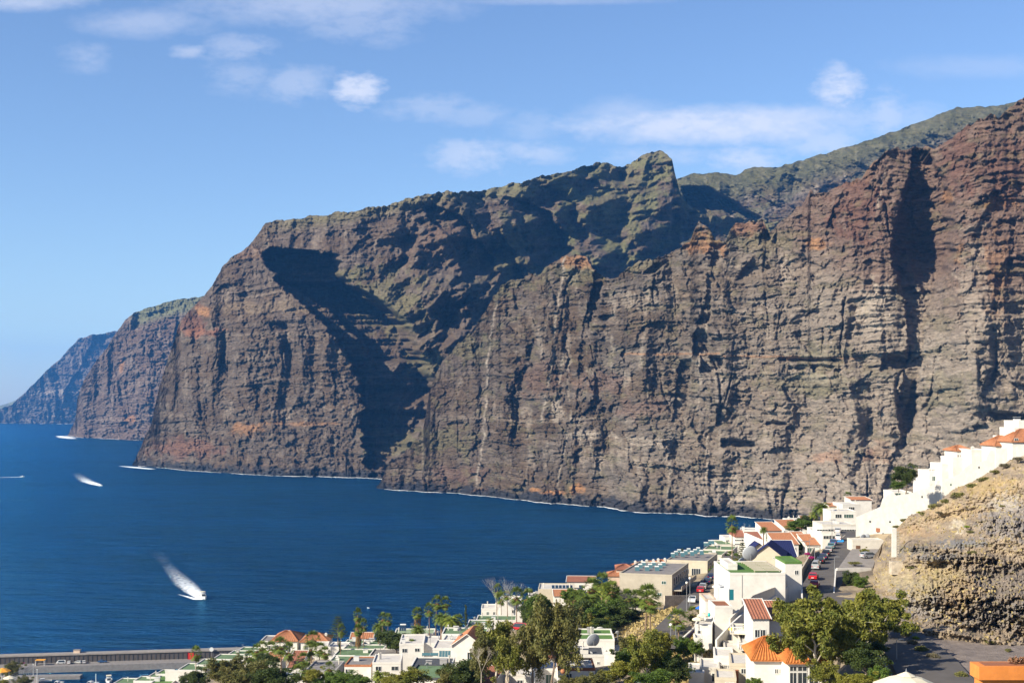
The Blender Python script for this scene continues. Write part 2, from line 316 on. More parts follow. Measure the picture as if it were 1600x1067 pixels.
carvA = [
 dict(p=[(232,1425,1445),(262,1422,1462),(300,1412,1478),(350,1396,1481),(400,1392,1478),(440,1404,1462),(470,1412,1452),(520,1418,1444),(560,1418,1440),(600,1408,1430),(640,1400,1432),(680,1408,1420),(720,1392,1404),(760,1380,1392),(790,1376,1382)], k=1.15, wig=5),
 dict(p=[(585,1430,1437),(600,1424,1436),(650,1412,1428),(690,1405,1416),(700,1404,1410)], k=.8, wig=3),
 dict(p=[(440,930,946),(500,912,924),(560,905,914),(620,902,908),(700,898,903)], k=1.1),
 dict(p=[(400,938,950),(440,926,944),(480,922,932),(520,918,924)], k=1.1),
 dict(p=[(424,1106,1117),(470,1102,1112),(520,1084,1104),(552,1082,1104),(560,1090,1100)], k=1.1),
 dict(p=[(552,1094,1100),(560,1096,1127),(575,1094,1126),(585,1092,1112)], k=.9),
 dict(p=[(560,1062,1080),(600,1056,1076),(640,1052,1072),(662,1048,1056)], k=1.0),
 dict(p=[(634,1030,1034),(670,1026,1032),(720,1012,1018),(790,1006,1012)], k=.8),
 dict(p=[(682,1048,1056),(700,1046,1058),(722,1046,1056)], k=.9),
 dict(p=[(630,1118,1128),(650,1118,1148),(668,1122,1140)], k=.75),
 dict(p=[(682,1128,1134),(690,1126,1176),(697,1128,1180),(702,1130,1150)], k=.5),
 dict(p=[(655,1198,1210),(662,1198,1228),(667,1200,1212)], k=.6),
 dict(p=[(722,1108,1116),(745,1106,1120),(756,1108,1114)], k=.9),
 dict(p=[(440,1282,1290),(480,1276,1284),(488,1262,1280),(500,1258,1264)], k=.9),
 dict(p=[(470,1177,1182),(510,1178,1184),(532,1176,1182)], k=.9),
 dict(p=[(556,1216,1232),(560,1214,1300),(564,1216,1304),(568,1260,1300)], k=.35),
 dict(p=[(566,1270,1276),(572,1270,1302),(580,1271,1296),(586,1272,1282)], k=.8),
 dict(p=[(470,1330,1340),(510,1326,1334),(560,1318,1326),(576,1322,1334),(580,1324,1330)], k=.9),
 dict(p=[(552,1382,1400),(562,1376,1418),(575,1376,1410),(582,1378,1392)], k=.8),
 dict(p=[(470,1374,1380),(540,1380,1386),(560,1382,1386)], k=.8),
 dict(p=[(425,1557,1566),(460,1553,1564),(490,1548,1556)], k=1.0),
 dict(p=[(335,1580,1584),(370,1578,1586),(400,1576,1582),(430,1572,1578)], k=1.0),
 dict(p=[(620,752,760),(655,748,756),(700,742,748)], k=.8),
 dict(p=[(636,762,768),(660,760,772),(690,764,770)], k=.9),
 dict(p=[(655,714,724),(662,696,724),(668,700,718)], k=.8),
 dict(p=[(505,748,760),(540,740,748),(580,738,744),(620,756,762)], k=.5),
 dict(p=[(560,870,880),(600,868,880),(625,872,878)], k=.5),
 dict(p=[(590,790,800),(640,800,812),(690,798,806)], k=.7),
 dict(p=[(402,900,918),(420,898,912),(440,886,896)], k=.7),
 dict(p=[(352,1194,1202),(372,1188,1204),(385,1184,1196)], k=.9),
 dict(p=[(395,1184,1196),(420,1160,1204),(440,1150,1170)], k=.5),
 dict(p=[(380,1116,1130),(400,1112,1124),(420,1108,1116)], k=.8),
 dict(p=[(405,1040,1046),(420,1010,1030),(432,1000,1012)], k=.7),
 dict(p=[(296,1320,1330),(330,1300,1318),(360,1290,1304),(400,1296,1304)], k=.7),
 dict(p=[(260,1380,1390),(300,1362,1374),(340,1352,1360)], k=.6),
 dict(p=[(718,1346,1352),(735,1330,1342),(752,1318,1324)], k=.9),
 dict(p=[(620,1460,1466),(650,1448,1456),(680,1446,1452)], k=.8),
 dict(p=[(640,1540,1560),(648,1550,1600),(660,1556,1590)], k=.6),
 dict(p=[(700,1440,1452),(710,1440,1462),(720,1442,1456)], k=.7),
 dict(p=[(760,1214,1220),(790,1210,1218),(805,1208,1214)], k=.9),
 dict(p=[(760,1314,1318),(780,1312,1317),(800,1312,1316)], k=.9),
]
def colA(PX, PY, XM, ZM, rel, C):
    s = 1; cols = base_cols(PX, PY, XM, ZM, rel, s)
    # lighter to the right and low down, browner up and left
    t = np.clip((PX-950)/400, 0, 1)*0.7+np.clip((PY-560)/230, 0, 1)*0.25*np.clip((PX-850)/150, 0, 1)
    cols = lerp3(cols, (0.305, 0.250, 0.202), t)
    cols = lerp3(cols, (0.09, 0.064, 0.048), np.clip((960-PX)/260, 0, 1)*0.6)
    red = sst((430-PY)+(PX-1300)*0.25+40*fbm(XM/60, ZM/60, 4, s=3), -40, 70)*np.clip((PX-1180)/80, 0, 1)
    cols = lerp3(cols, (0.115, 0.056, 0.042), red*0.62)
    for (cx, cy, rx, ry, c, a) in [(900,408,45,16,ORNG,.7),(1100,378,40,26,ORNG,.75),(1165,358,36,16,(0.2,0.1,0.06),.7),(1275,380,22,12,ORNG,.8),(1562,318,26,12,ORNG,.8),(1480,305,10,14,ORNG,.7),
            (1500,400,12,16,ORNG,.6),(940,600,50,24,(0.19,0.115,0.09),.45),(1000,640,50,20,(0.19,0.115,0.09),.45),(840,590,46,34,(0.14,0.085,0.065),.5),(1300,712,22,14,(0.32,0.2,0.14),.6),(1355,712,14,12,(0.22,0.12,0.09),.6),(1378,705,18,24,(0.30,0.19,0.13),.5),
            (1285,715,26,8,(0.32,0.2,0.14),.5),(1365,485,30,50,PALE,.8),(1450,560,30,60,PALE,.45),(1520,470,30,140,PALE,.45),(1560,430,20,80,ORNG,.35),(1500,250,40,60,RED,.6),(1570,270,40,70,RED,.5),
            (1340,330,50,60,RED,.6),(1145,770,40,26,PALE,.75),(1215,772,40,24,PALE,.6),(900,764,14,8,ORNG,1),(862,770,30,5,ORNG,1),(835,765,14,4,ORNG,1),(695,764,14,4,ORNG,1),(752,766,18,4,ORNG,.8),
            (1275,590,26,9,PALE,.9),(925,680,40,8,PALE,.7),(870,640,14,24,PALE,.6),(1330,265,40,20,ORNG,.3),(1340,760,60,20,PALE,.35),(720,740,60,16,(0.13,0.075,0.06),.5),(1010,690,60,10,PALE,.5),(1000,470,50,20,PALE,.4)]:
        cols = patch(cols, PX, PY, cx, cy, rx, ry, c, a, s=int(cx) % 17)
    # olive scrub on ledges
    gr = sst(fbm(XM/25, ZM/18, 4, 0.6, s=41), 0.2, 0.8)*0.35
    cols = lerp3(cols, (0.15, 0.135, 0.07), gr)
    for (cx, cy, rx, ry) in [(1120,372,60,14),(1270,600,90,26),(1290,560,60,30),(1480,610,50,34),(760,440,90,30),(900,430,60,18),(1000,415,50,12),(1200,380,60,18),(690,690,60,26),(730,540,50,24)]:
        cols = patch(cols, PX, PY, cx, cy, rx, ry, (0.150, 0.140, 0.070), .36, s=int(cy) % 13)
    # dykes and water stains
    for (pts, wd, c) in [([(400,884),(440,876),(500,868),(560,864),(600,856),(660,846)], 1.8, PALE), ([(470,776),(520,768),(560,762),(620,760),(680,756),(700,754),(720,750),(760,744)], 1.7, (0.36, .3, .25)),
                        ([(660,1046),(690,1042),(730,1048),(790,1042)], 2.0, PALE), ([(440,1112),(490,1104),(540,1102),(640,1090)], 1.3, PALE), ([(680,1104),(720,1106),(800,1102)], 1.8, PALE),
                        ([(260,1384),(300,1376),(340,1368)], 1.5, PALE), ([(560,1094),(600,1092)], 1.6, PALE), ([(540,884),(600,872)], 1.5, PALE), ([(640,894),(700,882),(760,870)], 1.3, PALE)]:
        a = np.array(pts, float); x = np.interp(PY, a[:, 0], a[:, 1])+2.5*fbm(PY/16, PX*0+wd, 3, s=8)
        t = np.exp(-((PX-x)/wd)**2)*((PY > a[0, 0]) & (PY < a[-1, 0]))*np.clip(0.75+fbm(PY/25, PX*0, 2), 0, 1)
        cols = lerp3(cols, c, t*0.85)
    for (y0, x0, x1) in [(553,970,1125),(557,1130,1250),(560,1220,1350)]:
        y = y0+2.0*fbm(PX/30, PX*0+4, 3); t = np.exp(-((PY-y)/1.3)**2)*((PX > x0) & (PX < x1)); cols = lerp3(cols, (0.36, 0.2, 0.11), t*0.8)
    # wet black foot
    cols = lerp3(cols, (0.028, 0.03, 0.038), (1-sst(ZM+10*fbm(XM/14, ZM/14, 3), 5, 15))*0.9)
    return cols
def reliefA(PX, PY, XM, ZM, YB):
    r = relief_generic(26, 15, 3.2, 3.4, s=1, wide=100)(PX, PY, XM, ZM, YB)
    fl = -ridged((XM+12*fbm(XM/60, ZM/90, 2, s=4))/20.0, ZM/260.0, 3, .55, s=14)*3.6*np.clip((PX-1180)/150, 0, 1)*np.clip((640-PY)/100, .25, 1)
    rub = (1-sst(ZM, 4, 26))*(-6+6*fbm(XM/9, ZM/7, 3, s=19))
    top = sst(PY, 0, 1)*0
    return r+fl+rub
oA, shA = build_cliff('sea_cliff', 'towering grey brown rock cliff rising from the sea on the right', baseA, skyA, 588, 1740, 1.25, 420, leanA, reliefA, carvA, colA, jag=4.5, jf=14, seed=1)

# ======== the headland and massif left of it ========
skyB = [(205,728),(208,722),(222,696),(236,664),(245,622),(255,585),(264,555),(274,525),(281,503),(292,488),(303,480),(318,462),(335,440),(350,414),(362,402),(376,394),(395,376),(406,362),(416,350),(440,344),(520,334),(600,321),(640,310),(680,301),(730,299),(770,294),(800,287),(870,271),(930,255),(943,252),(955,258),(972,262),(985,254),(1000,244),(1018,237),(1032,236),(1042,242),(1050,252),(1056,278),(1062,300),(1075,320),(1100,335),(1200,345),(1300,345)]
baseB = [(205,728),(250,731),(300,735),(350,738),(400,741),(500,744),(597,747),(700,750),(900,755),(1300,762)]
def leanB(PX, PY, H):
    d = 0.16*H
    d = d+np.clip((PY*0+PX-560)/200, 0, 1)*0.35*H
    # upper slopes lie back
    up = np.maximum(H-300, 0)*0.9; d = d+up
    d = d+np.clip((PX-720)/250, 0, 1)*(280+0.6*np.maximum(H-200, 0))
    nose = np.clip((330-PX)/120, 0, 1); d = d+nose*0.25*H+40*nose*nose
    xb = np.maximum(1058-(PY-300)*1.0, 1003); d = d+np.clip(PX-xb, 0, 170)*1.9*np.clip((430-PY)/30, 0, 1)
    return d
carvB = [
 dict(p=[(386,417,436),(391,413,480),(398,412,512),(410,415,522),(440,432,530),(470,468,568),(485,482,596),(500,500,612),(540,530,630),(580,552,660),(600,560,670),(640,563,666),(680,566,642),(720,570,608),(746,578,596)], k=1.6, wig=9, soft=.04, wall=.15),
 dict(p=[(440,440,530),(462,480,572),(484,512,604),(505,535,628),(530,560,640),(566,585,652)], k=1.5, wig=4),
 dict(p=[(318,660,676),(340,668,720),(370,700,740),(400,712,760),(430,724,772),(460,730,760),(480,700,715)], k=1.15, wig=4),
 dict(p=[(305,770,790),(330,800,850),(360,812,872),(390,820,885),(430,840,880),(450,880,890)], k=1.25, wig=5),
 dict(p=[(300,728,748),(340,735,770),(380,748,790),(420,770,810),(440,790,820)], k=.95, wig=4),
 dict(p=[(262,950,965),(300,965,980),(340,960,990)], k=.5),

 dict(p=[(300,850,872),(320,880,900),(350,890,905)], k=.6),
 dict(p=[(430,712,740),(450,706,728),(490,690,700)], k=.8),
 dict(p=[(470,700,730),(500,680,702),(530,650,668)], k=.8),
 dict(p=[(505,650,672),(520,640,668),(535,636,650)], k=.7),
 dict(p=[(395,640,660),(420,600,622),(450,590,604)], k=.7),
 dict(p=[(358,585,600),(380,560,585),(400,540,560)], k=.6),
 dict(p=[(560,306,312),(600,310,318),(640,312,320),(660,314,320)], k=.8),
 dict(p=[(590,402,410),(615,400,410),(640,400,404)], k=.8),
 dict(p=[(530,414,424),(560,404,414),(600,398,404)], k=.6),
 dict(p=[(660,260,268),(680,258,268),(690,262,268)], k=.8),
 dict(p=[(640,290,298),(670,290,300),(690,294,298)], k=.6),
 dict(p=[(475,288,296),(500,290,300),(520,284,294)], k=.8),
 dict(p=[(475,336,346),(500,332,344),(515,332,340)], k=.6),
 dict(p=[(440,352,372),(452,340,362),(462,336,350)], k=.5),
 dict(p=[(500,420,440),(512,422,450),(520,424,440)], k=.7),
]
def colB(PX, PY, XM, ZM, rel, C):
    s = 2; cols = base_cols(PX, PY, XM, ZM, rel, s); cols = lerp3(cols, (0.095, 0.068, 0.050), PX*0+0.5)
    for (cx, cy, rx, ry, c, a) in [(318,485,14,10,ORNG,.9),(300,500,26,26,RED,.7),(310,520,40,10,(0.22,.1,.06),.8),(385,672,26,12,ORNG,.7),(300,700,60,20,(0.15,.075,.055),.6),(480,662,90,4,ORNG,.45),(420,480,120,12,(.2,.15,.1),.5),(280,700,70,14,(.17,.09,.06),.5),
            (390,395,60,14,(.2,.12,.08),.4),(640,500,60,60,(.13,.1,.06),.5),(700,380,70,40,(.15,.095,.07),.5)]:
        cols = patch(cols, PX, PY, cx, cy, rx, ry, c, a, s=int(cx) % 11)
    n = fbm(XM/45, ZM/40, 5, .6, s=51)
    g = sst(PX+ (400-PY)*0.3, 620, 950)*sst(n, -0.25, 0.5)*0.9
    cols = lerp3(cols, (0.128, 0.125, 0.058), g*(1-sst(PY, 430, 600)*.6))
    ys = ip(skyB, PX); rim = (1-sst(PY-ys, 4, 26))*np.clip((PX-400)/60, 0, 1)
    cols = lerp3(cols, (0.15, 0.138, 0.072), rim*.6)
    for (cx, cy, rx, ry) in [(600,470,80,60),(960,330,70,60),(1000,280,50,26),(620,690,60,24),(660,570,40,24),(800,400,30,70),(540,430,40,14)]:
        cols = patch(cols, PX, PY, cx, cy, rx, ry, (0.135, 0.125, 0.06), .55, s=int(cy) % 13)
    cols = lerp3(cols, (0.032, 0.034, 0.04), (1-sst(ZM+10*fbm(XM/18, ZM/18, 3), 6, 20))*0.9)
    return cols
def reliefB(PX, PY, XM, ZM, YB):
    r = relief_generic(22, 15, 4.6, 3.8, s=2, wide=130, dip=-0.03, stsc=24)(PX, PY, XM, ZM, YB)
    up = np.clip((PX-560)/120, 0, 1)
    d = (XM+ZM*0.9); e = (ZM-XM*0.5)
    gu = (PX+.75*(PY-330))/78.0+.5*fbm(PX/70, PY/70, 4, s=71); gf = gu-np.floor(gu); gc = pnoise(np.floor(gu)*4.3+.3, PY/60.0); gs = np.where(gf < .55, gf/.55, (1-gf)/.45)*np.clip(.45+1.6*gc, 0, 1.3)*62*up*np.clip((560-PY)/80, 0, 1)
    gu = (PX+.5*(PY-330))/30.0+.6*fbm(PX/40, PY/40, 4, s=73); gf = gu-np.floor(gu); gc = pnoise(np.floor(gu)*4.3+.7, PY/36.0); gs = gs+np.where(gf < .5, gf/.5, (1-gf)/.5)*np.clip(.3+1.6*gc, 0, 1.2)*20*up
    r = r+gs
    r2 = -ridged(e/120.0, d/420.0, 4, .55, s=22)*46*up-ridged((XM-ZM*0.6)/90, ZM/260, 4, .55, s=26)*26*up
    rub = (1-sst(ZM, 4, 26))*(-6+6*fbm(XM/12, ZM/9, 3, s=19))
    return r+r2+rub
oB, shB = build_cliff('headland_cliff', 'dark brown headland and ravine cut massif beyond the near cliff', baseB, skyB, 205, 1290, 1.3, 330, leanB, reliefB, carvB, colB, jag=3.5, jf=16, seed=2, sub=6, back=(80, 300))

# ======== green backed ridge behind, upper right ========
skyC = [(1000,300),(1040,285),(1060,278),(1085,272),(1120,270),(1150,274),(1170,264),(1190,259),(1215,262),(1240,255),(1300,236),(1340,225),(1370,215),(1440,191),(1480,174),(1500,168),(1540,167),(1570,163),(1600,156),(1760,120)]
baseC = [(1000,430),(1760,430)]
def leanC(PX, PY, H): return np.maximum(H-180, 0)*1.6
carvC = [dict(p=[(290,1064,1100),(320,1070,1150),(340,1100,1180),(370,1100,1165),(400,1090,1130),(420,1090,1100)], k=1.7), dict(p=[(285,1290,1310),(300,1280,1304),(320,1270,1290)], k=.8),
         dict(p=[(278,1240,1256),(300,1236,1246),(320,1226,1236)], k=.7), dict(p=[(240,1350,1400),(252,1370,1395),(262,1372,1385)], k=.5)]
def colC(PX, PY, XM, ZM, rel, C):
    cols = base_cols(PX, PY, XM, ZM, rel, 4); ys = ip(skyC, PX); n = fbm(XM/50, ZM/40, 5, .6, s=61)
    g = np.maximum(1-sst(PY-ys, 20, 60), sst(n, -0.1, 0.4)*0.75)
    return lerp3(cols, (0.082, 0.088, 0.040), g*.7)
def reliefC(PX, PY, XM, ZM, YB):
    ys = ip(skyC, PX); k = sst(PY-ys, 2, 26)*0.6+0.4
    return (relief_generic(26, 26, 4, 5, s=4, wide=120)(PX, PY, XM, ZM, YB)-ridged((XM+ZM)/110, ZM/300, 4, .55, s=27)*34-ridged((XM+ZM*.7)/40, ZM/120, 4, .6, s=29)*12)*k
oC, _ = build_cliff('mountain_ridge', 'green topped mountain ridge behind the great cliff', baseC, skyC, 1000, 1740, 1.6, 170, leanC, reliefC, carvC, colC, jag=2.0, jf=18, seed=4, back=(150, 500), depth_of=[(1000,2900),(1740,2500)])

# ======== far headlands ========
skyD = [(102,684),(106,680),(118,655),(121,620),(130,596),(150,565),(166,545),(180,522),(196,500),(209,488),(240,478),(280,468),(312,464),(400,450)]
baseD = [(102,681),(130,684),(180,686),(230,688),(400,692)]
def leanD(PX, PY, H): return 0.25*H+np.maximum(H-470, 0)*1.0+np.clip((160-PX)/60, 0, 1)*80
carvD = [dict(p=[(498,276,296),(510,274,300),(540,270,296),(560,262,280)], k=.6, wig=2), dict(p=[(600,196,200),(640,194,199),(680,194,198)], k=.6, wig=2), dict(p=[(540,160,170),(600,140,146),(640,136,140)], k=.5, wig=2)]
def colD(PX, PY, XM, ZM, rel, C):
    cols = base_cols(PX, PY, XM*.5, ZM*.5, rel, 6); cols = lerp3(cols, (0.16, 0.105, 0.08), PX*0+.5)
    cols = patch(cols, PX, PY, 190, 570, 4, 16, ORNG, .9); cols = patch(cols, PX, PY, 200, 655, 12, 6, ORNG, .8)
    ys = ip(skyD, PX); return lerp3(cols, (0.14, 0.15, 0.075), (1-sst(PY-ys, 14, 30))*.8*np.clip((PX-200)/20, 0, 1))
def reliefD(PX, PY, XM, ZM, YB):
    return relief_generic(60, 24, 13, 8, s=6, wide=260, stsc=34, dip=-.08)(PX, PY, XM*.8, ZM, YB)
M_ROCKF = rock_material('far_rock', 0.4, 2.6)
oD, shD = build_cliff('far_headland', 'hazy blue brown headland in the middle distance on the left', baseD, skyD, 102, 400, 1.1, 190, leanD, reliefD, carvD, colD, jag=1.6, jf=10, seed=6, sub=4, back=(200, 900), mat_=M_ROCKF)
skyE = [(-160,662),(-60,655),(-5,640),(18,632),(40,612),(60,592),(80,572),(95,560),(108,545),(122,530),(140,524),(170,519),(190,515),(260,512)]
baseE = [(-160,662),(0,661),(60,661.6),(260,663.5)]
def leanE(PX, PY, H): return 0.35*H+np.maximum(H-420, 0)*1.0
carvE = [dict(p=[(520,148,182),(540,140,180),(570,128,160),(600,106,135),(640,96,122),(668,96,120)], k=.7, wig=2), dict(p=[(590,74,80),(640,60,68)], k=.5, wig=2)]
def colE(PX, PY, XM, ZM, rel, C):
    cols = base_cols(PX, PY, XM*.3, ZM*.4, rel, 8); return cols
def reliefE(PX, PY, XM, ZM, YB): return relief_generic(150, 60, 20, 16, s=8, wide=500, stsc=50)(PX, PY, XM*.6, ZM, YB)
oE, shE = build_cliff('distant_headland', 'farthest blue headland sloping down to the sea horizon', baseE, skyE, -160, 260, 1.1, 130, leanE, reliefE, carvE, colE, jag=1.3, jf=9, seed=8, sub=2, back=(400, 1500), mat_=M_ROCKF)
skyF = [(-120,650),(-30,640),(0,634),(20,627),(40,619),(60,612),(90,600)]
oF, _ = build_cliff('distant_slope', 'pale olive coastal slope at the left horizon', [(-120,655),(90,655)], skyF, -120, 90, 2, 40, lambda a, b, H: 2.0*H, lambda PX, PY, XM, ZM, YB: 40*fbm(XM/300, ZM/90, 3), [], lambda PX, PY, XM, ZM, r, C: lerp3(np.zeros(PX.shape+(3,)), (0.19, 0.19, 0.09), PX*0+1), jag=.4, seed=9, sub=1, back=(500,), depth_of=[(-120,15500),(90,15500)], mat_=M_ROCKF)

# ---------------- surf along the rocks ----------------
M_FOAM = mat('foam', (0.8, 0.82, 0.84), 0.7, noise=(0.2, 0.15), bump=(0.5, 0.6, 0.5))
def surf(name, W, label, lo, hi, thr, f, s):
    V, F = [], []; n = len(W); prev = None
    t = np.arange(n); a = fbm(t/f, t*0+s, 4, .6, s=s)
    for i in range(n):
        wdt = max(0.0, a[i]-thr)/(1-thr)*hi+ (lo if a[i] > thr else 0)
        x, y = W[i]
        k = len(V); V += [(x, y+4, 0.45), (x*(y-wdt)/y, y-wdt, 0.25)]
        if prev is not None and wdt > 0 and prevw > 0: F.append((k-2, k-1, k+1, k))
        prev = k; prevw = wdt
    o = link_mesh(name, V, F, M_FOAM); tag(o, label, 'surf', kind='stuff'); return o
surf('surf', shA, 'white surf breaking along the foot of the near cliff', 2.5, 9, -0.5, 16.0, 1)
surf('surf', shB[:int(len(shB)*.38)], 'white surf along the foot of the dark headland', 4, 14, -0.6, 14.0, 2)
surf('surf', shD, 'white surf line below the middle distance headland', 12, 50, -0.4, 10.0, 3)
surf('surf', shE, 'white surf specks below the farthest headland', 20, 110, 0.25, 6.0, 4)

# ---------------- the air ----------------
def haze():
    x0, x1, y0, y1, z0, z1 = -9500, 9500, -700, 25000, -60, 1300
    V = [(x, y, z) for z in (z0, z1) for y in (y0, y1) for x in (x0, x1)]
    F = [(0, 2, 3, 1), (4, 5, 7, 6), (0, 1, 5, 4), (2, 6, 7, 3), (0, 4, 6, 2), (1, 3, 7, 5)]
    m = bpy.data.materials.new('haze_air'); m.use_nodes = True; t = m.node_tree; t.nodes.clear()
    v = nd(t, 'ShaderNodeVolumePrincipled'); v.inputs['Color'].default_value = (0.09, 0.37, 1.0, 1); v.inputs['Density'].default_value = HAZE_DENSITY; v.inputs['Anisotropy'].default_value = 0.0
    o_ = nd(t, 'ShaderNodeOutputMaterial'); t.links.new(v.outputs[0], o_.inputs['Volume'])
    o = link_mesh('haze', V, F, m); tag(o, 'thin blue haze in the air over the bay', 'haze', kind='stuff')
HAZE_DENSITY = 3.4e-5

# ================= materials of the town =================
def MW(name, c, **k): return mat(name, c, k.pop('rough', .85), noise=k.pop('noise', (0.6, .12)), bump=k.pop('bump', (3.0, .25, .05)), spec=.15, **k)
M = dict(
 white=MW('white_wall', (.68, .655, .61)), white2=MW('warm_white_wall', (.60, .56, .49)), cream=MW('cream_wall', (.52, .46, .36)), beige=MW('beige_wall', (.42, .38, .31)), grey=MW('grey_wall', (.36, .35, .34)),
 peach=MW('peach_wall', (.55, .42, .33)), green=MW('green_roof', (.13, .20, .105), noise=(.9, .22)), lawn=MW('bright_green_roof', (.10, .19, .05), noise=(1.2, .2)), pgreen=MW('pale_green_roof', (.27, .34, .22), noise=(.9, .15)),
 flat=MW('grey_flat_roof', (.22, .205, .20), noise=(.7, .2)), dark=MW('dark_flat_roof', (.075, .08, .09), noise=(.8, .2)), wroof=MW('pale_roof', (.55, .52, .48), noise=(.8, .15)),
 tile=MW('orange_tile', (.38, .165, .085), noise=(2.5, .3)), tilev=MW('vivid_orange_tile', (.50, .175, .05), noise=(2.5, .25)), tile2=MW('terracotta_tile', (.30, .125, .08), noise=(2.0, .25)), btile=MW('blue_tile', (.016, .022, .085), noise=(2, .2)), brown=MW('brown_terrace', (.27, .11, .06)),
 glass=mat('window_glass', (.03, .04, .05), .08, spec=.6), gglass=mat('green_glass', (.05, .10, .09), .1, spec=.6), frame=mat('window_frame', (.72, .71, .68), .5), wood=mat('brown_wood', (.16, .085, .05), .7, noise=(4, .2)),
 black=mat('dark_metal', (.03, .03, .035), .45, spec=.5), steel=mat('grey_metal', (.35, .36, .38), .4, metal=.6), panel=mat('solar_glass', (.02, .04, .07), .06, spec=.9), panel2=mat('solar_glass_pale', (.07, .15, .17), .15, spec=.8),
 tank=mat('white_tank', (.62, .62, .61), .4), dish=mat('dish_grey', (.36, .38, .41), .55), dishw=mat('dish_white', (.60, .60, .60), .5), asphalt=mat('asphalt', (.10, .09, .085), .9, noise=(.35, .18), bump=(6, .3, .03)),
 concrete=MW('concrete', (.27, .245, .225), noise=(.5, .2)), paint=mat('road_paint', (.7, .7, .68), .7), trunk=mat('palm_trunk', (.22, .15, .10), .9, noise=(3, .25)), bark=mat('bark', (.20, .155, .12), .9, noise=(2, .3)), pbark=mat('pale_bark', (.45, .40, .34), .9, noise=(2, .25)),
 teal=mat('teal_panel', (.01, .16, .20), .5), bluec=mat('blue_canvas', (.01, .12, .60), .7), canvas=mat('cream_canvas', (.66, .60, .46), .85), ocanvas=mat('orange_canvas', (.75, .34, .04), .8), purple=mat('blue_wall_paint', (.05, .04, .20), .7),
 flower=mat('magenta_flowers', (.38, .02, .14), .8), yflower=mat('yellow_canvas', (.80, .55, .01), .7), rust=mat('rusty_iron', (.30, .11, .04), .9, noise=(1.5, .5)), orangew=mat('orange_wall', (.62, .21, .045), .85, noise=(1.5, .18), bump=(6, .3, .03)), red=mat('red_paint', (.5, .02, .02), .5), tyre=mat('tyre', (.02, .02, .02), .8), rim=mat('rim', (.4, .4, .4), .4, metal=.6), lampw=mat('lamp_glass', (.85, .82, .75), .3), tail=mat('tail_light', (.4, .01, .01), .3),
 stone=MW('pale_stone', (.45, .39, .31), noise=(1.2, .3)), skin=mat('skin', (.45, .27, .19), .6), hair=mat('dark_hair', (.05, .03, .02), .7), cloth1=mat('red_cloth', (.6, .02, .04), .8), cloth2=mat('pale_cloth', (.6, .35, .33), .8), trous=mat('dark_cloth', (.05, .05, .07), .8))
def leafmat(name, c, c2, sc=.5, tr=.28):
    m = bpy.data.materials.new(name); m.use_nodes = True; t = m.node_tree; p = t.nodes['Principled BSDF']; out = t.nodes['Material Output']
    g = t.nodes.new('ShaderNodeNewGeometry'); n = nd(t, 'ShaderNodeTexNoise', inp={'Scale': sc, 'Detail': 4.0, 'Roughness': .7}); t.links.new(g.outputs['Position'], n.inputs['Vector'])
    r = nd(t, 'ShaderNodeMapRange', inp={1: .38, 2: .62}); t.links.new(n.outputs[0], r.inputs[0])
    x = nd(t, 'ShaderNodeMix', data_type='RGBA'); x.inputs[6].default_value = (*[v*.82 for v in c], 1); x.inputs[7].default_value = (*[v*.82 for v in c2], 1); t.links.new(r.outputs[0], x.inputs[0])
    t.links.new(x.outputs[2], p.inputs['Base Color']); p.inputs['Roughness'].default_value = .6; p.inputs['Specular IOR Level'].default_value = .25
    tl = nd(t, 'ShaderNodeBsdfTranslucent'); t.links.new(x.outputs[2], tl.inputs[0]); mx = nd(t, 'ShaderNodeMixShader', inp={0: tr}); t.links.new(p.outputs[0], mx.inputs[1]); t.links.new(tl.outputs[0], mx.inputs[2]); t.links.new(mx.outputs[0], out.inputs[0])
    return m
LF = dict(euc=leafmat('olive_leaves', (.10, .125, .02), (.22, .21, .035)), euc2=leafmat('grey_olive_leaves', (.10, .11, .03), (.19, .17, .05)), green=leafmat('green_leaves', (.065, .115, .018), (.12, .18, .025)), dk=leafmat('dark_leaves', (.04, .065, .015), (.075, .10, .022)),
 yel=leafmat('yellow_green_leaves', (.17, .18, .02), (.26, .24, .04)), palm=leafmat('palm_leaves', (.075, .12, .018), (.15, .19, .03), 1.5), palm2=leafmat('yellow_palm_leaves', (.13, .18, .022), (.22, .25, .035), 1.5), skirt=leafmat('dead_palm_leaves', (.28, .17, .07), (.20, .12, .05), 2.0),
 scrub=leafmat('scrub_leaves', (.13, .14, .035), (.20, .18, .06), 1.0), gscrub=leafmat('grey_scrub_leaves', (.13, .12, .08), (.20, .17, .10), 1.0), grass=leafmat('dry_grass', (.38, .29, .12), (.50, .40, .18), .6), bloom=leafmat('magenta_blooms', (.35, .02, .14), (.45, .03, .2), 2.0), lime=leafmat('lime_leaves', (.16, .24, .01), (.25, .33, .02), 1.0))

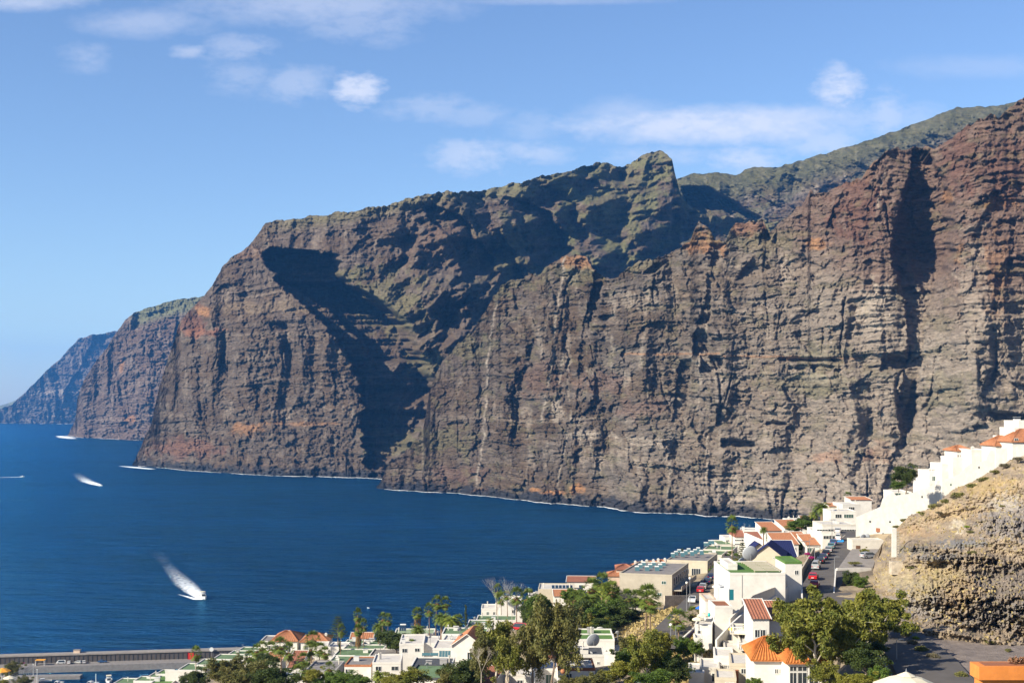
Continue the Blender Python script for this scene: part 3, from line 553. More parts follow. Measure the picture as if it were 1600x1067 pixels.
# ================= mesh builder =================
class MB:
    def __init__(s): s.v = []; s.f = []
    def quad(s, a, b, c, d): k = len(s.v); s.v += [tuple(a), tuple(b), tuple(c), tuple(d)]; s.f.append((k, k+1, k+2, k+3))
    def tri(s, a, b, c): k = len(s.v); s.v += [tuple(a), tuple(b), tuple(c)]; s.f.append((k, k+1, k+2))
    def box(s, x0, x1, y0, y1, z0, z1, top=True):
        k = len(s.v); s.v += [(x, y, z) for z in (z0, z1) for y in (y0, y1) for x in (x0, x1)]
        s.f += [(k, k+2, k+3, k+1), (k, k+1, k+5, k+4), (k+2, k+6, k+7, k+3), (k, k+4, k+6, k+2), (k+1, k+3, k+7, k+5)]
        if top: s.f.append((k+4, k+5, k+7, k+6))
        return s
    def poly(s, pts, z0, z1):
        """vertical prism over a ground outline"""
        k = len(s.v); n = len(pts); s.v += [(x, y, z0) for x, y in pts]+[(x, y, z1) for x, y in pts]
        s.f += [tuple(range(k+n-1, k-1, -1)), tuple(range(k+n, k+2*n))]+[(k+i, k+(i+1) % n, k+n+(i+1) % n, k+n+i) for i in range(n)]
        return s
    def prismx(s, prof, x0, x1):
        """profile in (y,z) swept along x"""
        k = len(s.v); n = len(prof); s.v += [(x0, y, z) for y, z in prof]+[(x1, y, z) for y, z in prof]
        s.f += [tuple(range(k, k+n)), tuple(range(k+2*n-1, k+n-1, -1))]+[(k+i, k+n+i, k+n+(i+1) % n, k+(i+1) % n) for i in range(n)]
        return s
    def tube(s, pts, rads, n=8, cap=True):
        k0 = len(s.v); pts = [Vector(p) for p in pts]
        for i, p in enumerate(pts):
            d = (pts[min(i+1, len(pts)-1)]-pts[max(i-1, 0)]).normalized(); a = Vector((0, 0, 1)) if abs(d.z) < .9 else Vector((1, 0, 0)); u = d.cross(a).normalized(); w_ = d.cross(u)
            for j in range(n):
                t = 2*math.pi*j/n; s.v.append(tuple(p+(u*math.cos(t)+w_*math.sin(t))*rads[i]))
        for i in range(len(pts)-1):
            for j in range(n): a = k0+i*n+j; b = k0+i*n+(j+1) % n; s.f.append((a, b, b+n, a+n))
        if cap: s.f.append(tuple(range(k0+n-1, k0-1, -1))); s.f.append(tuple(range(k0+(len(pts)-1)*n, k0+len(pts)*n)))
        return s
    def lathe(s, prof, n=16, cx=0, cy=0):
        k0 = len(s.v)
        for r, z in prof:
            for j in range(n): t = 2*math.pi*j/n; s.v.append((cx+r*math.cos(t), cy+r*math.sin(t), z))
        for i in range(len(prof)-1):
            for j in range(n): a = k0+i*n+j; b = k0+i*n+(j+1) % n; s.f.append((a, b, b+n, a+n))
        return s
    def corr(s, e0, e1, r0, r1, sp=.3, h=.05):
        """corrugated tile sheet from an eave line to a ridge line"""
        e0, e1, r0, r1 = map(Vector, (e0, e1, r0, r1)); nn = (e1-e0).cross((r0+r1)/2-e0).normalized()
        if nn.z < 0: nn = -nn
        n = max(2, int((e1-e0).length/sp)); k = len(s.v)
        for i in range(2*n+1):
            t = i/(2*n); o = nn*(h if i % 2 else 0); s.v.append(tuple(e0.lerp(e1, t)+o)); s.v.append(tuple(r0.lerp(r1, t)+o))
        for i in range(2*n): a = k+2*i; s.f.append((a, a+2, a+3, a+1))
        return s
    def build(s, name, m, parent=None, smooth=False): return link_mesh(name, [tuple(p) for p in s.v], s.f, m, parent, smooth)
def empty(name, loc, rz=0, label=None, cat=None, group=None):
    o = bpy.data.objects.new(name, None); COL.objects.link(o); o.location = loc; o.rotation_euler = (0, 0, rz); o.empty_display_size = .5; return tag(o, label, cat, group)
def copy_tree(o, parent=None):
    c = o.copy(); COL.objects.link(c)
    if parent is not None: c.parent = parent
    for ch in list(KIDS.get(o.name, ())): copy_child(ch, c)
    return c
KIDS = {}
def reg(root):
    for ch in bpy.data.objects:
        if ch.parent is not None: KIDS.setdefault(ch.parent.name, []).append(ch)
def kids(o): return [c for c in o.children]
def dup(o, loc, rz, sc, label, group=None):
    r = o.copy(); COL.objects.link(r); r.location = loc; r.rotation_euler = (0, 0, rz); r.scale = sc; r['label'] = label
    if group: r['group'] = group
    elif 'group' in r: del r['group']
    for ch in kids(o):
        c = ch.copy(); COL.objects.link(c); c.parent = r
        for g in kids(ch): e = g.copy(); COL.objects.link(e); e.parent = c
    return r

# ================= the ground =================
GP = []     # ground control points X, Y, Z
def gp(px, py, Y, dz=0): p = at(px, py, Y); GP.append((p.x, p.y, p.z+dz))
for a in [(1290,915,251),(1262,1000,193),(1312,870,300),(1328,842,342),(1338,822,378),(1390,985,201),(1440,1030,178),(1470,1067,163),(1500,1020,183),(1600,1010,188),(1700,1020,184),(1560,1055,168),(1400,930,238),(1430,985,202),
          (1050,985,241),(1085,945,285),(1110,915,320),(1135,890,350),(1040,1002,230),(1100,1000,232),(1060,1040,208),(1020,1050,205),(1130,1010,212),(1170,985,222),(1090,1067,196),(1000,960,285),(960,990,262),(1030,965,272),(1000,1000,240),(930,1030,212),(870,1060,196),(900,1067,190),
          (1000,1067,195),(1200,960,228),(1240,915,262),(1230,1067,186),(1150,1067,190),(1300,1067,166)]: gp(*a)
for a in [(1335,884,276),(1350,866,308),(1345,880,284),(1318,880,282),(1322,912,260),(1350,908,257)]: gp(*a, -.5)
for (X, Y, Z) in [(60,150,95),(60,100,95),(0,150,90),(-60,150,84),(0,80,92),(80,60,96),(120,180,97),(160,200,100),(200,300,120),(-60,80,85),(-140,200,60),(-120,120,72),(-200,300,40),(40,120,94),(150,100,97),(0,20,95),(150,350,105),(220,400,110)]: GP.append((X, Y, Z))

# edge of the terrace of land above the sea, distance by photo bearing
EDGE = [(-300,380),(100,385),(160,405),(200,440),(300,432),(400,408),(500,380),(600,362),(700,352),(800,372),(900,392),(1000,405),(1060,425),(1130,482),(1200,512),(1280,520),(1340,520),(1500,600),(1700,700)]
def solve_ground():
    P = np.array(GP, float); n = len(P)
    S = 100.0; x = P[:, 0]/S; y = P[:, 1]/S
    r = np.hypot(x[:, None]-x[None], y[:, None]-y[None]); K = np.where(r > 0, r*r*np.log(r+1e-9), 0)+np.eye(n)*0.004
    Q = np.stack([np.ones(n), x, y], 1); A = np.block([[K, Q], [Q.T, np.zeros((3, 3))]]); b = np.concatenate([P[:, 2], np.zeros(3)])
    w_ = np.linalg.lstsq(A, b, rcond=None)[0]
    def f(X, Y):
        X = np.asarray(X, float)/S; Y_ = np.asarray(Y, float)/S; out = w_[n]+w_[n+1]*X+w_[n+2]*Y_
        for i in range(n): rr = np.hypot(X-x[i], Y_-y[i]); out = out+w_[i]*rr*rr*np.log(rr+1e-9)
        return out
    return f
ROADS = []
def road_pts(pts, n=40):
    P = [at(*p) for p in pts]; out = []
    for i in range(len(P)-1):
        for k in range(n//(len(P)-1)): out.append(P[i].lerp(P[i+1], k/(n//(len(P)-1))))
    out.append(P[-1]); return out

# ================= builders =================
def window(mb_frame, parent, x0, x1, y, z0, z1, pane='glass', bars=1, name='window'):
    """window on the face at y looking towards -y, in the parent's frame"""
    f = MB(); t = .07; y0 = y-.05; y1 = y+.02
    f.box(x0, x1, y0, y1, z0, z0+t); f.box(x0, x1, y0, y1, z1-t, z1); f.box(x0, x0+t, y0, y1, z0+t, z1-t); f.box(x1-t, x1, y0, y1, z0+t, z1-t)
    for k in range(bars): xm = x0+(x1-x0)*(k+1)/(bars+1); f.box(xm-.03, xm+.03, y0+.01, y1, z0+t, z1-t)
    w_ = f.build(name, M['frame'], parent)
    MB().box(x0+t, x1-t, y-.02, y+.01, z0+t, z1-t).build('pane', M[pane], w_)
    return w_
def house(px0, px1, pyt, Y, dep, h, label, roof='green', wall='white', rot=0, win=(), kind='flat', door=(), rise=1.6, chim=(), par=.45, over=.35, name='house', cat='house', group=None, side=None, tilesp=.3, ribh=.05, gz=-1.0, balc=(), cap=None):
    a = at(px0, pyt, Y); b = at(px1, pyt, Y); W = (b.x-a.x)/max(math.cos(R(rot)), .5); c = (a+b)/2
    base = c.z-h
    root = empty(name, (c.x, c.y, base), R(rot), label, cat, group)
    if gz is not None: GP.append((c.x, c.y, base-gz*0-.3)); GP.append((c.x, c.y+dep, base-.3))
    hw = W/2; F = 11.0
    wl = MB()
    if kind in ('flat', 'terrace'):
        wl.box(-hw, hw, 0, dep, -F, h-par, top=False)
        wl.build('wall', M[wall], root)
        t = .22; p = MB(); z0, z1 = h-par, h
        p.box(-hw-.03, hw+.03, -.03, t, z0, z1); p.box(-hw-.03, hw+.03, dep-t, dep+.03, z0, z1); p.box(-hw-.03, -hw+t, t, dep-t, z0, z1); p.box(hw-t, hw+.03, t, dep-t, z0, z1)
        p.build('parapet', M[cap or wall], root)
        MB().box(-hw+t, hw-t, t, dep-t, h-par-.15, h-par*.55).build('roof', M[roof], root)
    elif kind == 'hip':
        wl.box(-hw, hw, 0, dep, -F, h); wl.build('wall', M[wall], root); o = over; r = MB(); i = min(hw*.8, dep*.5)
        A, B, C_, D = (-hw-o, -o, h), (hw+o, -o, h), (hw+o, dep+o, h), (-hw-o, dep+o, h); E, G = (-hw+i, dep/2, h+rise), (hw-i, dep/2, h+rise)
        r.corr(A, B, E, G, tilesp, ribh); r.corr(B, C_, G, G, tilesp, ribh); r.corr(C_, D, G, E, tilesp, ribh); r.corr(D, A, E, E, tilesp, ribh)
        r.box(-hw-o, hw+o, -o, dep+o, h-.16, h-.005)
        rr = r.build('roof', M[roof], root)
        rd = MB(); 
        for (u, v_) in ((A, E), (B, G), (C_, G), (D, E), (E, G)): rd.tube([Vector(u)+Vector((0, 0, .05)), Vector(v_)+Vector((0, 0, .05))], [.09, .09], 6)
        rd.build('ridge_tiles', M[cap or roof], rr)
    elif kind == 'gable':       # ridge runs across, front slope seen
        wl.prismx([(0, -F), (0, h), (dep/2, h+rise), (dep, h), (dep, -F)], -hw, hw); wl.build('wall', M[wall], root); o = over; q = rise/(dep/2)
        r = MB(); z = .06; r.corr((-hw-o, -o, h-o*q+z), (hw+o, -o, h-o*q+z), (-hw-o, dep/2, h+rise+z), (hw+o, dep/2, h+rise+z), tilesp, ribh); r.corr((-hw-o, dep+o, h-o*q+z), (hw+o, dep+o, h-o*q+z), (-hw-o, dep/2, h+rise+z), (hw+o, dep/2, h+rise+z), tilesp, ribh)
        rr = r.build('roof', M[roof], root)
        e = MB(); e.tube([(-hw-o, dep/2, h+rise+.1), (hw+o, dep/2, h+rise+.1)], [.1, .1], 6)
        for x in (-hw-o+.08, hw+o-.08): e.tube([(x, -o, h-o*q+.1), (x, dep/2, h+rise+.1)], [.1, .1], 6)
        e.build('ridge_tiles', M[cap or 'white'], rr)
    elif kind == 'gablex':      # ridge runs away from us, gable end seen
        k = MB(); n = [(-hw, -F), (hw, -F), (hw, h), (0, h+rise), (-hw, h)]; kk = len(k.v); k.v += [(x, 0, z) for x, z in n]+[(x, dep, z) for x, z in n]
        k.f += [(0, 1, 2, 3, 4), (9, 8, 7, 6, 5)]+[(i, 5+i, 5+(i+1) % 5, (i+1) % 5) for i in range(5)]; k.build('wall', M[wall], root)
        o = over; r = MB(); z = .06; q = rise/hw
        for s_ in (-1, 1):
            x = s_*(hw+o); r.corr((x, -o, h-o*q+z), (x, dep+o, h-o*q+z), (0, -o, h+rise+z), (0, dep+o, h+rise+z), tilesp, ribh)
        rr = r.build('roof', M[roof], root); e = MB()
        for s_ in (-1, 1): e.tube([(s_*(hw+o), -o, h-o*q+.07), (0, -o, h+rise+.07)], [.09, .09], 6)
        e.build('ridge_tiles', M[cap or roof], rr)
    elif kind == 'mono':        # one slope falling towards us
        wl.prismx([(0, -F), (0, h), (dep, h+rise), (dep, -F)], -hw, hw); wl.build('wall', M[wall], root); o = over; q = rise/dep
        r = MB(); z = .06; r.corr((-hw-o, -o, h-o*q+z), (hw+o, -o, h-o*q+z), (-hw-o, dep, h+rise+z), (hw+o, dep, h+rise+z), tilesp, ribh); rr = r.build('roof', M[roof], root)
        e = MB().tube([(-hw-o, dep, h+rise+.1), (hw+o, dep, h+rise+.1)], [.09, .09], 6)
        for x in (-hw-o+.08, hw+o-.08): e.tube([(x, -o, h-o*q+.1), (x, dep, h+rise+.1)], [.1, .1], 6)
        e.build('ridge_tiles', M[cap or 'white'], rr)
    if kind == 'flat' and not win and h > 2.5 and W > 4.5 and name == 'house':
        rr = random.Random(label+'w'); win = [(rr.uniform(.15, .4), rr.uniform(.8, 1.1), rr.uniform(.7, 1.4), rr.uniform(.8, 1.2), rr.choice(['glass', 'gglass']))]+([(rr.uniform(.6, .85), rr.uniform(.8, 1.1), rr.uniform(.6, 1.8), rr.uniform(.8, 1.2))] if rr.random() < .6 else [])
    for wi in win:      # (fraction across, metres below the eave to the window top, width, height[, glass])
        x = -hw+W*wi[0]; zt = h-wi[1]; window(None, root, x-wi[2]/2, x+wi[2]/2, -.01, zt-wi[3], zt, wi[4] if len(wi) > 4 else 'glass', bars=max(1, int(wi[2]/.8)))
    for d_ in door:
        x = -hw+W*d_[0]; MB().box(x-d_[2]/2, x+d_[2]/2, -.06, .02, h-d_[1]-d_[3], h-d_[1]).build('door', M[d_[4] if len(d_) > 4 else 'wood'], root)
    for ch in chim:     # (fraction across, fraction deep, height)
        x = -hw+W*ch[0]; y = dep*ch[1]; k = MB(); k.box(x-.3, x+.3, y-.3, y+.3, h-.4, h+ch[2]).box(x-.4, x+.4, y-.4, y+.4, h+ch[2]+.003, h+ch[2]+.15); k.box(x-.2, x+.2, y-.2, y+.2, h+ch[2]+.153, h+ch[2]+.4); k.build('chimney', M['white'], root)
    for bl in balc:     # (x fraction, below eave to rail top, width, depth)
        x = -hw+W*bl[0]; zt = h-bl[1]; balustrade(root, x-bl[2]/2, x+bl[2]/2, -bl[3], 0, zt)
    root['hw'] = hw; root['h'] = h; root['dep'] = dep
    if kind == 'flat' and W > 5 and name == 'house':
        rr = random.Random(label); z0 = h-par*.5-.15
        for _ in range(rr.choice((1, 2, 2, 3))):
            x = rr.uniform(-hw*.8, hw*.8); y = rr.uniform(.2, .85)*dep; t_ = rr.random()
            if t_ < .4: MB().tube([(x, y, z0), (x, y, z0+1.3)], [.12, .12], 7).tube([(x, y, z0+1.25), (x, y, z0+1.5)], [.2, .16], 7).build('vent_pipe', M['white2'], root)
            elif t_ < .7: s_ = rr.uniform(.45, .8); MB().box(x-s_, x+s_, y-s_*.6, y+s_*.6, z0, z0+rr.uniform(.7, 1.1)).box(x-s_-.06, x+s_+.06, y-s_*.6-.06, y+s_*.6+.06, z0+1.103, z0+1.16).build('roof_box', M[rr.choice(['white', 'grey', 'tank'])], root)
            else:
                a_ = MB().tube([(x, y, z0), (x, y, z0+2.2)], [.035, .03], 5)
                for q in (1.5, 1.8, 2.1): a_.box(x-.45, x+.45, y-.02, y+.02, z0+q, z0+q+.04)
                a_.build('aerial', M['steel'], root)
    return root
def balustrade(root, x0, x1, y0, y1, zt, sides=True):
    s = MB().box(x0, x1, y0, y1-.003, zt-1.15, zt-.95); s.build('balcony_floor', M['white2'], root)
    r = MB(); r.box(x0, x1, y0, y0+.14, zt-.1, zt)
    if sides: r.box(x0, x0+.14, y0+.14, y1-.003, zt-.1, zt); r.box(x1-.14, x1, y0+.14, y1-.003, zt-.1, zt)
    n = max(3, int((x1-x0)/.28))
    for i in range(n+1): x = x0+.07+(x1-x0-.14)*i/n; r.lathe([(.05, zt-.948), (.085, zt-.7), (.04, zt-.35), (.06, zt-.1)], 6, x, y0+.07)
    if sides:
        m = max(2, int((y1-y0)/.28))
        for x in (x0+.07, x1-.07):
            for i in range(1, m): r.lathe([(.05, zt-.948), (.085, zt-.7), (.04, zt-.35), (.06, zt-.1)], 6, x, y0+(y1-y0)*i/m)
    r.build('balustrade', M['white'], root)
def roof_pt(h, fx, fy, dz=0):
    """world point on a flat house's roof"""
    m = Matrix.Translation(h.location) @ Matrix.Rotation(h.rotation_euler.z, 4, 'Z')
    return m @ Vector((-h['hw']+2*h['hw']*fx, h['dep']*fy, h['h']-.25+dz))
def dish(px, py, Y, r, label, white=False, az=200, el=30, pole=1.2, group=None):
    c = at(px, py, Y); root = empty('satellite_dish', (c.x, c.y, c.z-pole), R(az), label, 'satellite dish', group)
    prof = [(0.001, 0)]+[(r*k/6, .22*r*(k/6)**2) for k in range(1, 7)]+[(r*.985, .22*r+.02), (r*.5, .055*r+.04)]
    m = MB(); m.lathe(prof, 28); Rt = Matrix.Translation((0, 0, pole)) @ Matrix.Rotation(R(90-el), 4, 'X')
    m.v = [tuple(Rt @ Vector(p)) for p in m.v]; m.build('reflector', M['dishw' if white else 'dish'], root, smooth=True)
    f = Rt @ Vector((0, 0, r*.85)); k = MB().tube([Rt @ Vector((0, -r*.9, .2*r)), f], [.025, .02], 6); k.tube([f, f+Vector((0, 0, -.12))], [.07, .07], 8); k.build('feed_arm', M['steel'], root)
    MB().tube([(0, .1, -.6), (0, .1, pole-.05), Rt @ Vector((0, 0, 0))], [.06, .06, .05], 8).build('pole', M['steel'], root)
    return root
def solar(px, py, Y, wd, ht, label, n=2, tankit=True, rz=0, pale=False, group=None, tilt=40):
    c = at(px, py, Y); root = empty('solar_water_heater' if tankit else 'solar_array', c, R(rz), label, 'solar panel', group)
    for i in range(n):
        x0 = -wd/2+wd*i/n+.03; x1 = -wd/2+wd*(i+1)/n-.03; m = MB(); ca, sa = math.cos(R(tilt)), math.sin(R(tilt))
        P = lambda x, t, o: (x, t*ca*ht-o*sa, t*sa*ht+o*ca)
        k = 0; m.v += [P(x0, 0, 0), P(x1, 0, 0), P(x1, 1, 0), P(x0, 1, 0), P(x0, 0, .08), P(x1, 0, .08), P(x1, 1, .08), P(x0, 1, .08)]; m.f += [(3, 2, 1, 0), (4, 5, 6, 7), (0, 1, 5, 4), (1, 2, 6, 5), (2, 3, 7, 6), (3, 0, 4, 7)]
        m.build('panel', M['panel2' if pale else 'panel'], root)
    s = MB(); ca, sa = math.cos(R(tilt)), math.sin(R(tilt))
    for x in (-wd/2+.1, wd/2-.1): s.box(x-.03, x+.03, ht*ca-.03, ht*ca+.03, -.4, ht*sa-.02); s.tube([(x, 0, -.02), (x, ht*ca, ht*sa-.02)], [.03, .03], 4); s.box(x-.03, x+.03, -.03, .03, -.4, .0)
    s.build('stand', M['steel'], root)
    if tankit: MB().tube([(-wd/2*.9, ht*ca+.3, ht*sa+.1), (-wd/2*.85, ht*ca+.3, ht*sa+.1), (wd/2*.85, ht*ca+.3, ht*sa+.1), (wd/2*.9, ht*ca+.3, ht*sa+.1)], [.18, .26, .26, .18], 12).build('tank', M['tank'], root, smooth=False)
    return root

# ---- foliage ----
def leafcloud(cent, rad, n, size, rs, flat=.8, droop=0.0, aspect=1.0):
    """n leaf faces around each centre; returns verts (N*4,3), faces"""
    cent = np.asarray(cent); m = len(cent); d = rs.normal(size=(m, n, 3)); d /= np.linalg.norm(d, axis=2, keepdims=True)
    r = rs.rand(m, n, 1)**.45; rad = np.asarray(rad).reshape(m, 1, 1)
    p = cent[:, None, :]+d*r*rad*np.array([1, 1, flat]); p[..., 2] -= droop*rad[..., 0]*rs.rand(m, n)
    p = p.reshape(-1, 3); k = len(p)
    a = rs.normal(size=(k, 3)); a[:, 2] -= droop*1.2; a /= np.linalg.norm(a, axis=1, keepdims=True); b = np.cross(a, rs.normal(size=(k, 3))); b /= np.linalg.norm(b, axis=1, keepdims=True)+1e-9
    s = size*(.6+.8*rs.rand(k, 1)); u = a*s*.5*aspect; v = b*s*.5
    V = np.stack([p-u, p+v*.7, p+u, p-v*.7], 1).reshape(-1, 3); F = np.arange(4*k).reshape(k, 4)
    return V, F
def branch_tree(mb, h, rs, nb=7, r0=.25, spread=.35, start=.3, lean=(0, 0), top=None):
    """trunk and limbs; returns tip points"""
    pts = [Vector((0, 0, -.8))]; n = 6
    for i in range(1, n+1): t = i/n; pts.append(Vector((lean[0]*t+rs.normal()*.03*h*(t > .2), lean[1]*t+rs.normal()*.03*h*(t > .2), h*.72*t)))
    mb.tube(pts, [r0*(1-.72*i/n) for i in range(n+1)], 8); tips = [pts[-1]+Vector((0, 0, h*.15))]
    mb.tube([pts[-1], tips[0]], [r0*.28, r0*.08], 5)
    for k in range(nb):
        t = start+(1-start)*(k+.5)/nb; i = min(int(t*n), n-1); p = pts[i].lerp(pts[i+1], t*n-i); a = k*2.4+rs.rand(); L_ = h*spread*(1.15-.6*t)*(.8+.4*rs.rand())
        q = p+Vector((math.cos(a)*L_*.55, math.sin(a)*L_*.55, L_*.45)); e = q+Vector((math.cos(a+.3)*L_*.5, math.sin(a+.3)*L_*.5, L_*.35+.05*h))
        mb.tube([p, q, e], [r0*.45*(1.1-t*.6), r0*.28*(1.1-t*.6), r0*.08], 6); tips += [q.lerp(e, .35), e, q]
        for j in range(2): f = q.lerp(e, .5); g = f+Vector((rs.normal()*L_*.3, rs.normal()*L_*.3, L_*.3*rs.rand())); mb.tube([f, g], [r0*.15, r0*.05], 4); tips.append(g)
    return tips
def make_tree(label, kind, seed, name='tree', cat='tree'):
    """unit: 10 m high, crown about 8 m wide"""
    rs = np.random.RandomState(seed); root = empty(name, (0, 0, 0), 0, label, cat); t = MB(); h = 10.0
    P = dict(euc=(8, .22, .32, .38, 'euc', .85, 95, .30, 1.0, .7, 'pbark'), euc2=(9, .2, .28, .32, 'euc2', .8, 105, .28, 1.0, .8, 'bark'), round=(9, .22, .36, .25, 'dk', 1.15, 130, .30, .8, 0, 'bark'), green=(9, .2, .36, .22, 'green', 1.05, 120, .32, .85, 0, 'bark'), yel=(9, .2, .36, .12, 'yel', 1.0, 120, .30, .8, 0, 'bark'))[kind]
    tips = branch_tree(t, h, rs, P[0], P[1], P[2], P[3]); t.build('trunk', M[P[10]], root)
    c = [np.array(p)+rs.normal(size=3)*.3 for p in tips]+[np.array(p)+rs.normal(size=3)*.9 for p in tips]
    V, F = leafcloud(c, [P[5]*(.6+.7*rs.rand()) for _ in c], P[6], P[7], rs, P[8], P[9]*.4, 1.5)
    link_mesh('crown', V, F, LF[P[4]], root); return root
def make_fan_palm(label, seed, skirt=.0, nf=46, h=10.0, leaf='palm', cr=2.4):
    rs = np.random.RandomState(seed); root = empty('palm_tree', (0, 0, 0), 0, label, 'palm tree'); t = MB(); bx, by = rs.normal()*.25, rs.normal()*.25
    pts = [(bx*(i/6)**2, by*(i/6)**2, -1+(h-.5)*(i/6)+(i/6)*.5) for i in range(7)]; t.tube(pts, [.26, .20, .17, .16, .15, .15, .17], 8); t.build('trunk', M['trunk'], root)
    top = Vector(pts[-1]); c = MB()
    for i in range(nf):
        a = i*2.4+rs.rand()*.4; el = R(85-150*(i/nf)+rs.normal()*6); L_ = cr*.62; d = Vector((math.cos(a)*math.cos(el), math.sin(a)*math.cos(el), math.sin(el))); p0 = top+Vector((0, 0, .1)); p1 = p0+d*L_
        sd_ = Vector((-math.sin(a), math.cos(a), 0)); c.tri(p0-sd_*.02, p0+sd_*.02, p1)
        up = d.cross(sd_)
        for j in range(9):
            an = (j-4)/4*1.25; dd = (d*math.cos(an)+sd_*math.sin(an)); e = p1+dd*cr*.55*(1-.1*abs(an))+Vector((0, 0, -.10*cr*(1+abs(an)))); n_ = (sd_*math.cos(an)-d*math.sin(an))*.11; m_ = p1.lerp(e, .55)+up*.02; c.quad(p1, m_-n_, e, m_+n_)
    c.build('crown', LF[leaf], root)
    if skirt:
        s = MB()
        for i in range(46):
            a = i*2.4+rs.rand(); z = top.z-rs.rand()*skirt; r1 = .5+.35*rs.rand(); p0 = Vector((top.x+.12*math.cos(a), top.y+.12*math.sin(a), z)); p1 = p0+Vector((math.cos(a)*r1, math.sin(a)*r1, -.35)); sd_ = Vector((-math.sin(a), math.cos(a), 0))
            for j in (-1, 0, 1): e = p1+Vector((math.cos(a)*.1, math.sin(a)*.1, -1.0-.3*rs.rand()))+sd_*j*.28; s.quad(p0, p1-sd_*.1+sd_*j*.12, e, p1+sd_*.1+sd_*j*.12)
        s.build('dead_fronds', LF['skirt'], root)
    return root
def make_date_palm(label, seed, nf=44, h=6.0, fl=2.6, leaf='palm', r=.3):
    rs = np.random.RandomState(seed); root = empty('palm_tree', (0, 0, 0), 0, label, 'palm tree'); t = MB(); t.tube([(0, 0, -1), (0, 0, h*.5), (0, 0, h-.3), (0, 0, h)], [r*1.15, r, r, r*1.3], 10); t.build('trunk', M['trunk'], root); c = MB()
    for i in range(nf):
        a = i*2.4+rs.rand()*.4; e0 = R(80-95*(i/nf)+rs.normal()*5); p = Vector((math.cos(a)*r*.6, math.sin(a)*r*.6, h)); n = 7; dirr = Vector((math.cos(a), math.sin(a), 0)); sd_ = Vector((-math.sin(a), math.cos(a), 0)); prev = p
        for k in range(n):
            el = e0-R(13)*k*(1+.15*rs.rand()); q = prev+(dirr*math.cos(el)+Vector((0, 0, math.sin(el))))*fl/n; ll = .62*math.sin(math.pi*(k+1.3)/(n+1.6))*fl*.36
            up = (q-prev).normalized()
            for s_ in (-1, 1):
                for u in (0, .5):
                    b = prev.lerp(q, u); e = b+sd_*s_*ll+up*ll*.55+Vector((0, 0, -.25*ll)); w_ = up*.085; c.quad(b-w_, b+w_, e+w_*.3, e-w_*.3)
            c.quad(prev-sd_*.03, prev+sd_*.03, q+sd_*.02, q-sd_*.02); prev = q
    c.build('crown', LF[leaf], root); return root
def make_bush(label, seed, leaf='scrub', name='shrub', n=9, per=110, sz=.14, flat=.75):
    rs = np.random.RandomState(seed); root = empty(name, (0, 0, 0), 0, label, 'shrub'); t = MB()
    c = []
    for i in range(n): a = rs.rand()*6.28; r = .65*rs.rand()**.5; p = (math.cos(a)*r, math.sin(a)*r, .35+.35*rs.rand()*(1-r*.6)); c.append(p); t.tube([(0, 0, -.2), (p[0]*.6, p[1]*.6, p[2]*.5), p], [.04, .03, .01], 4)
    t.build('stems', M['bark'], root); V, F = leafcloud(c, [.42]*n, per, sz, rs, flat, 0, 1.3); link_mesh('foliage', V, F, LF[leaf], root); return root

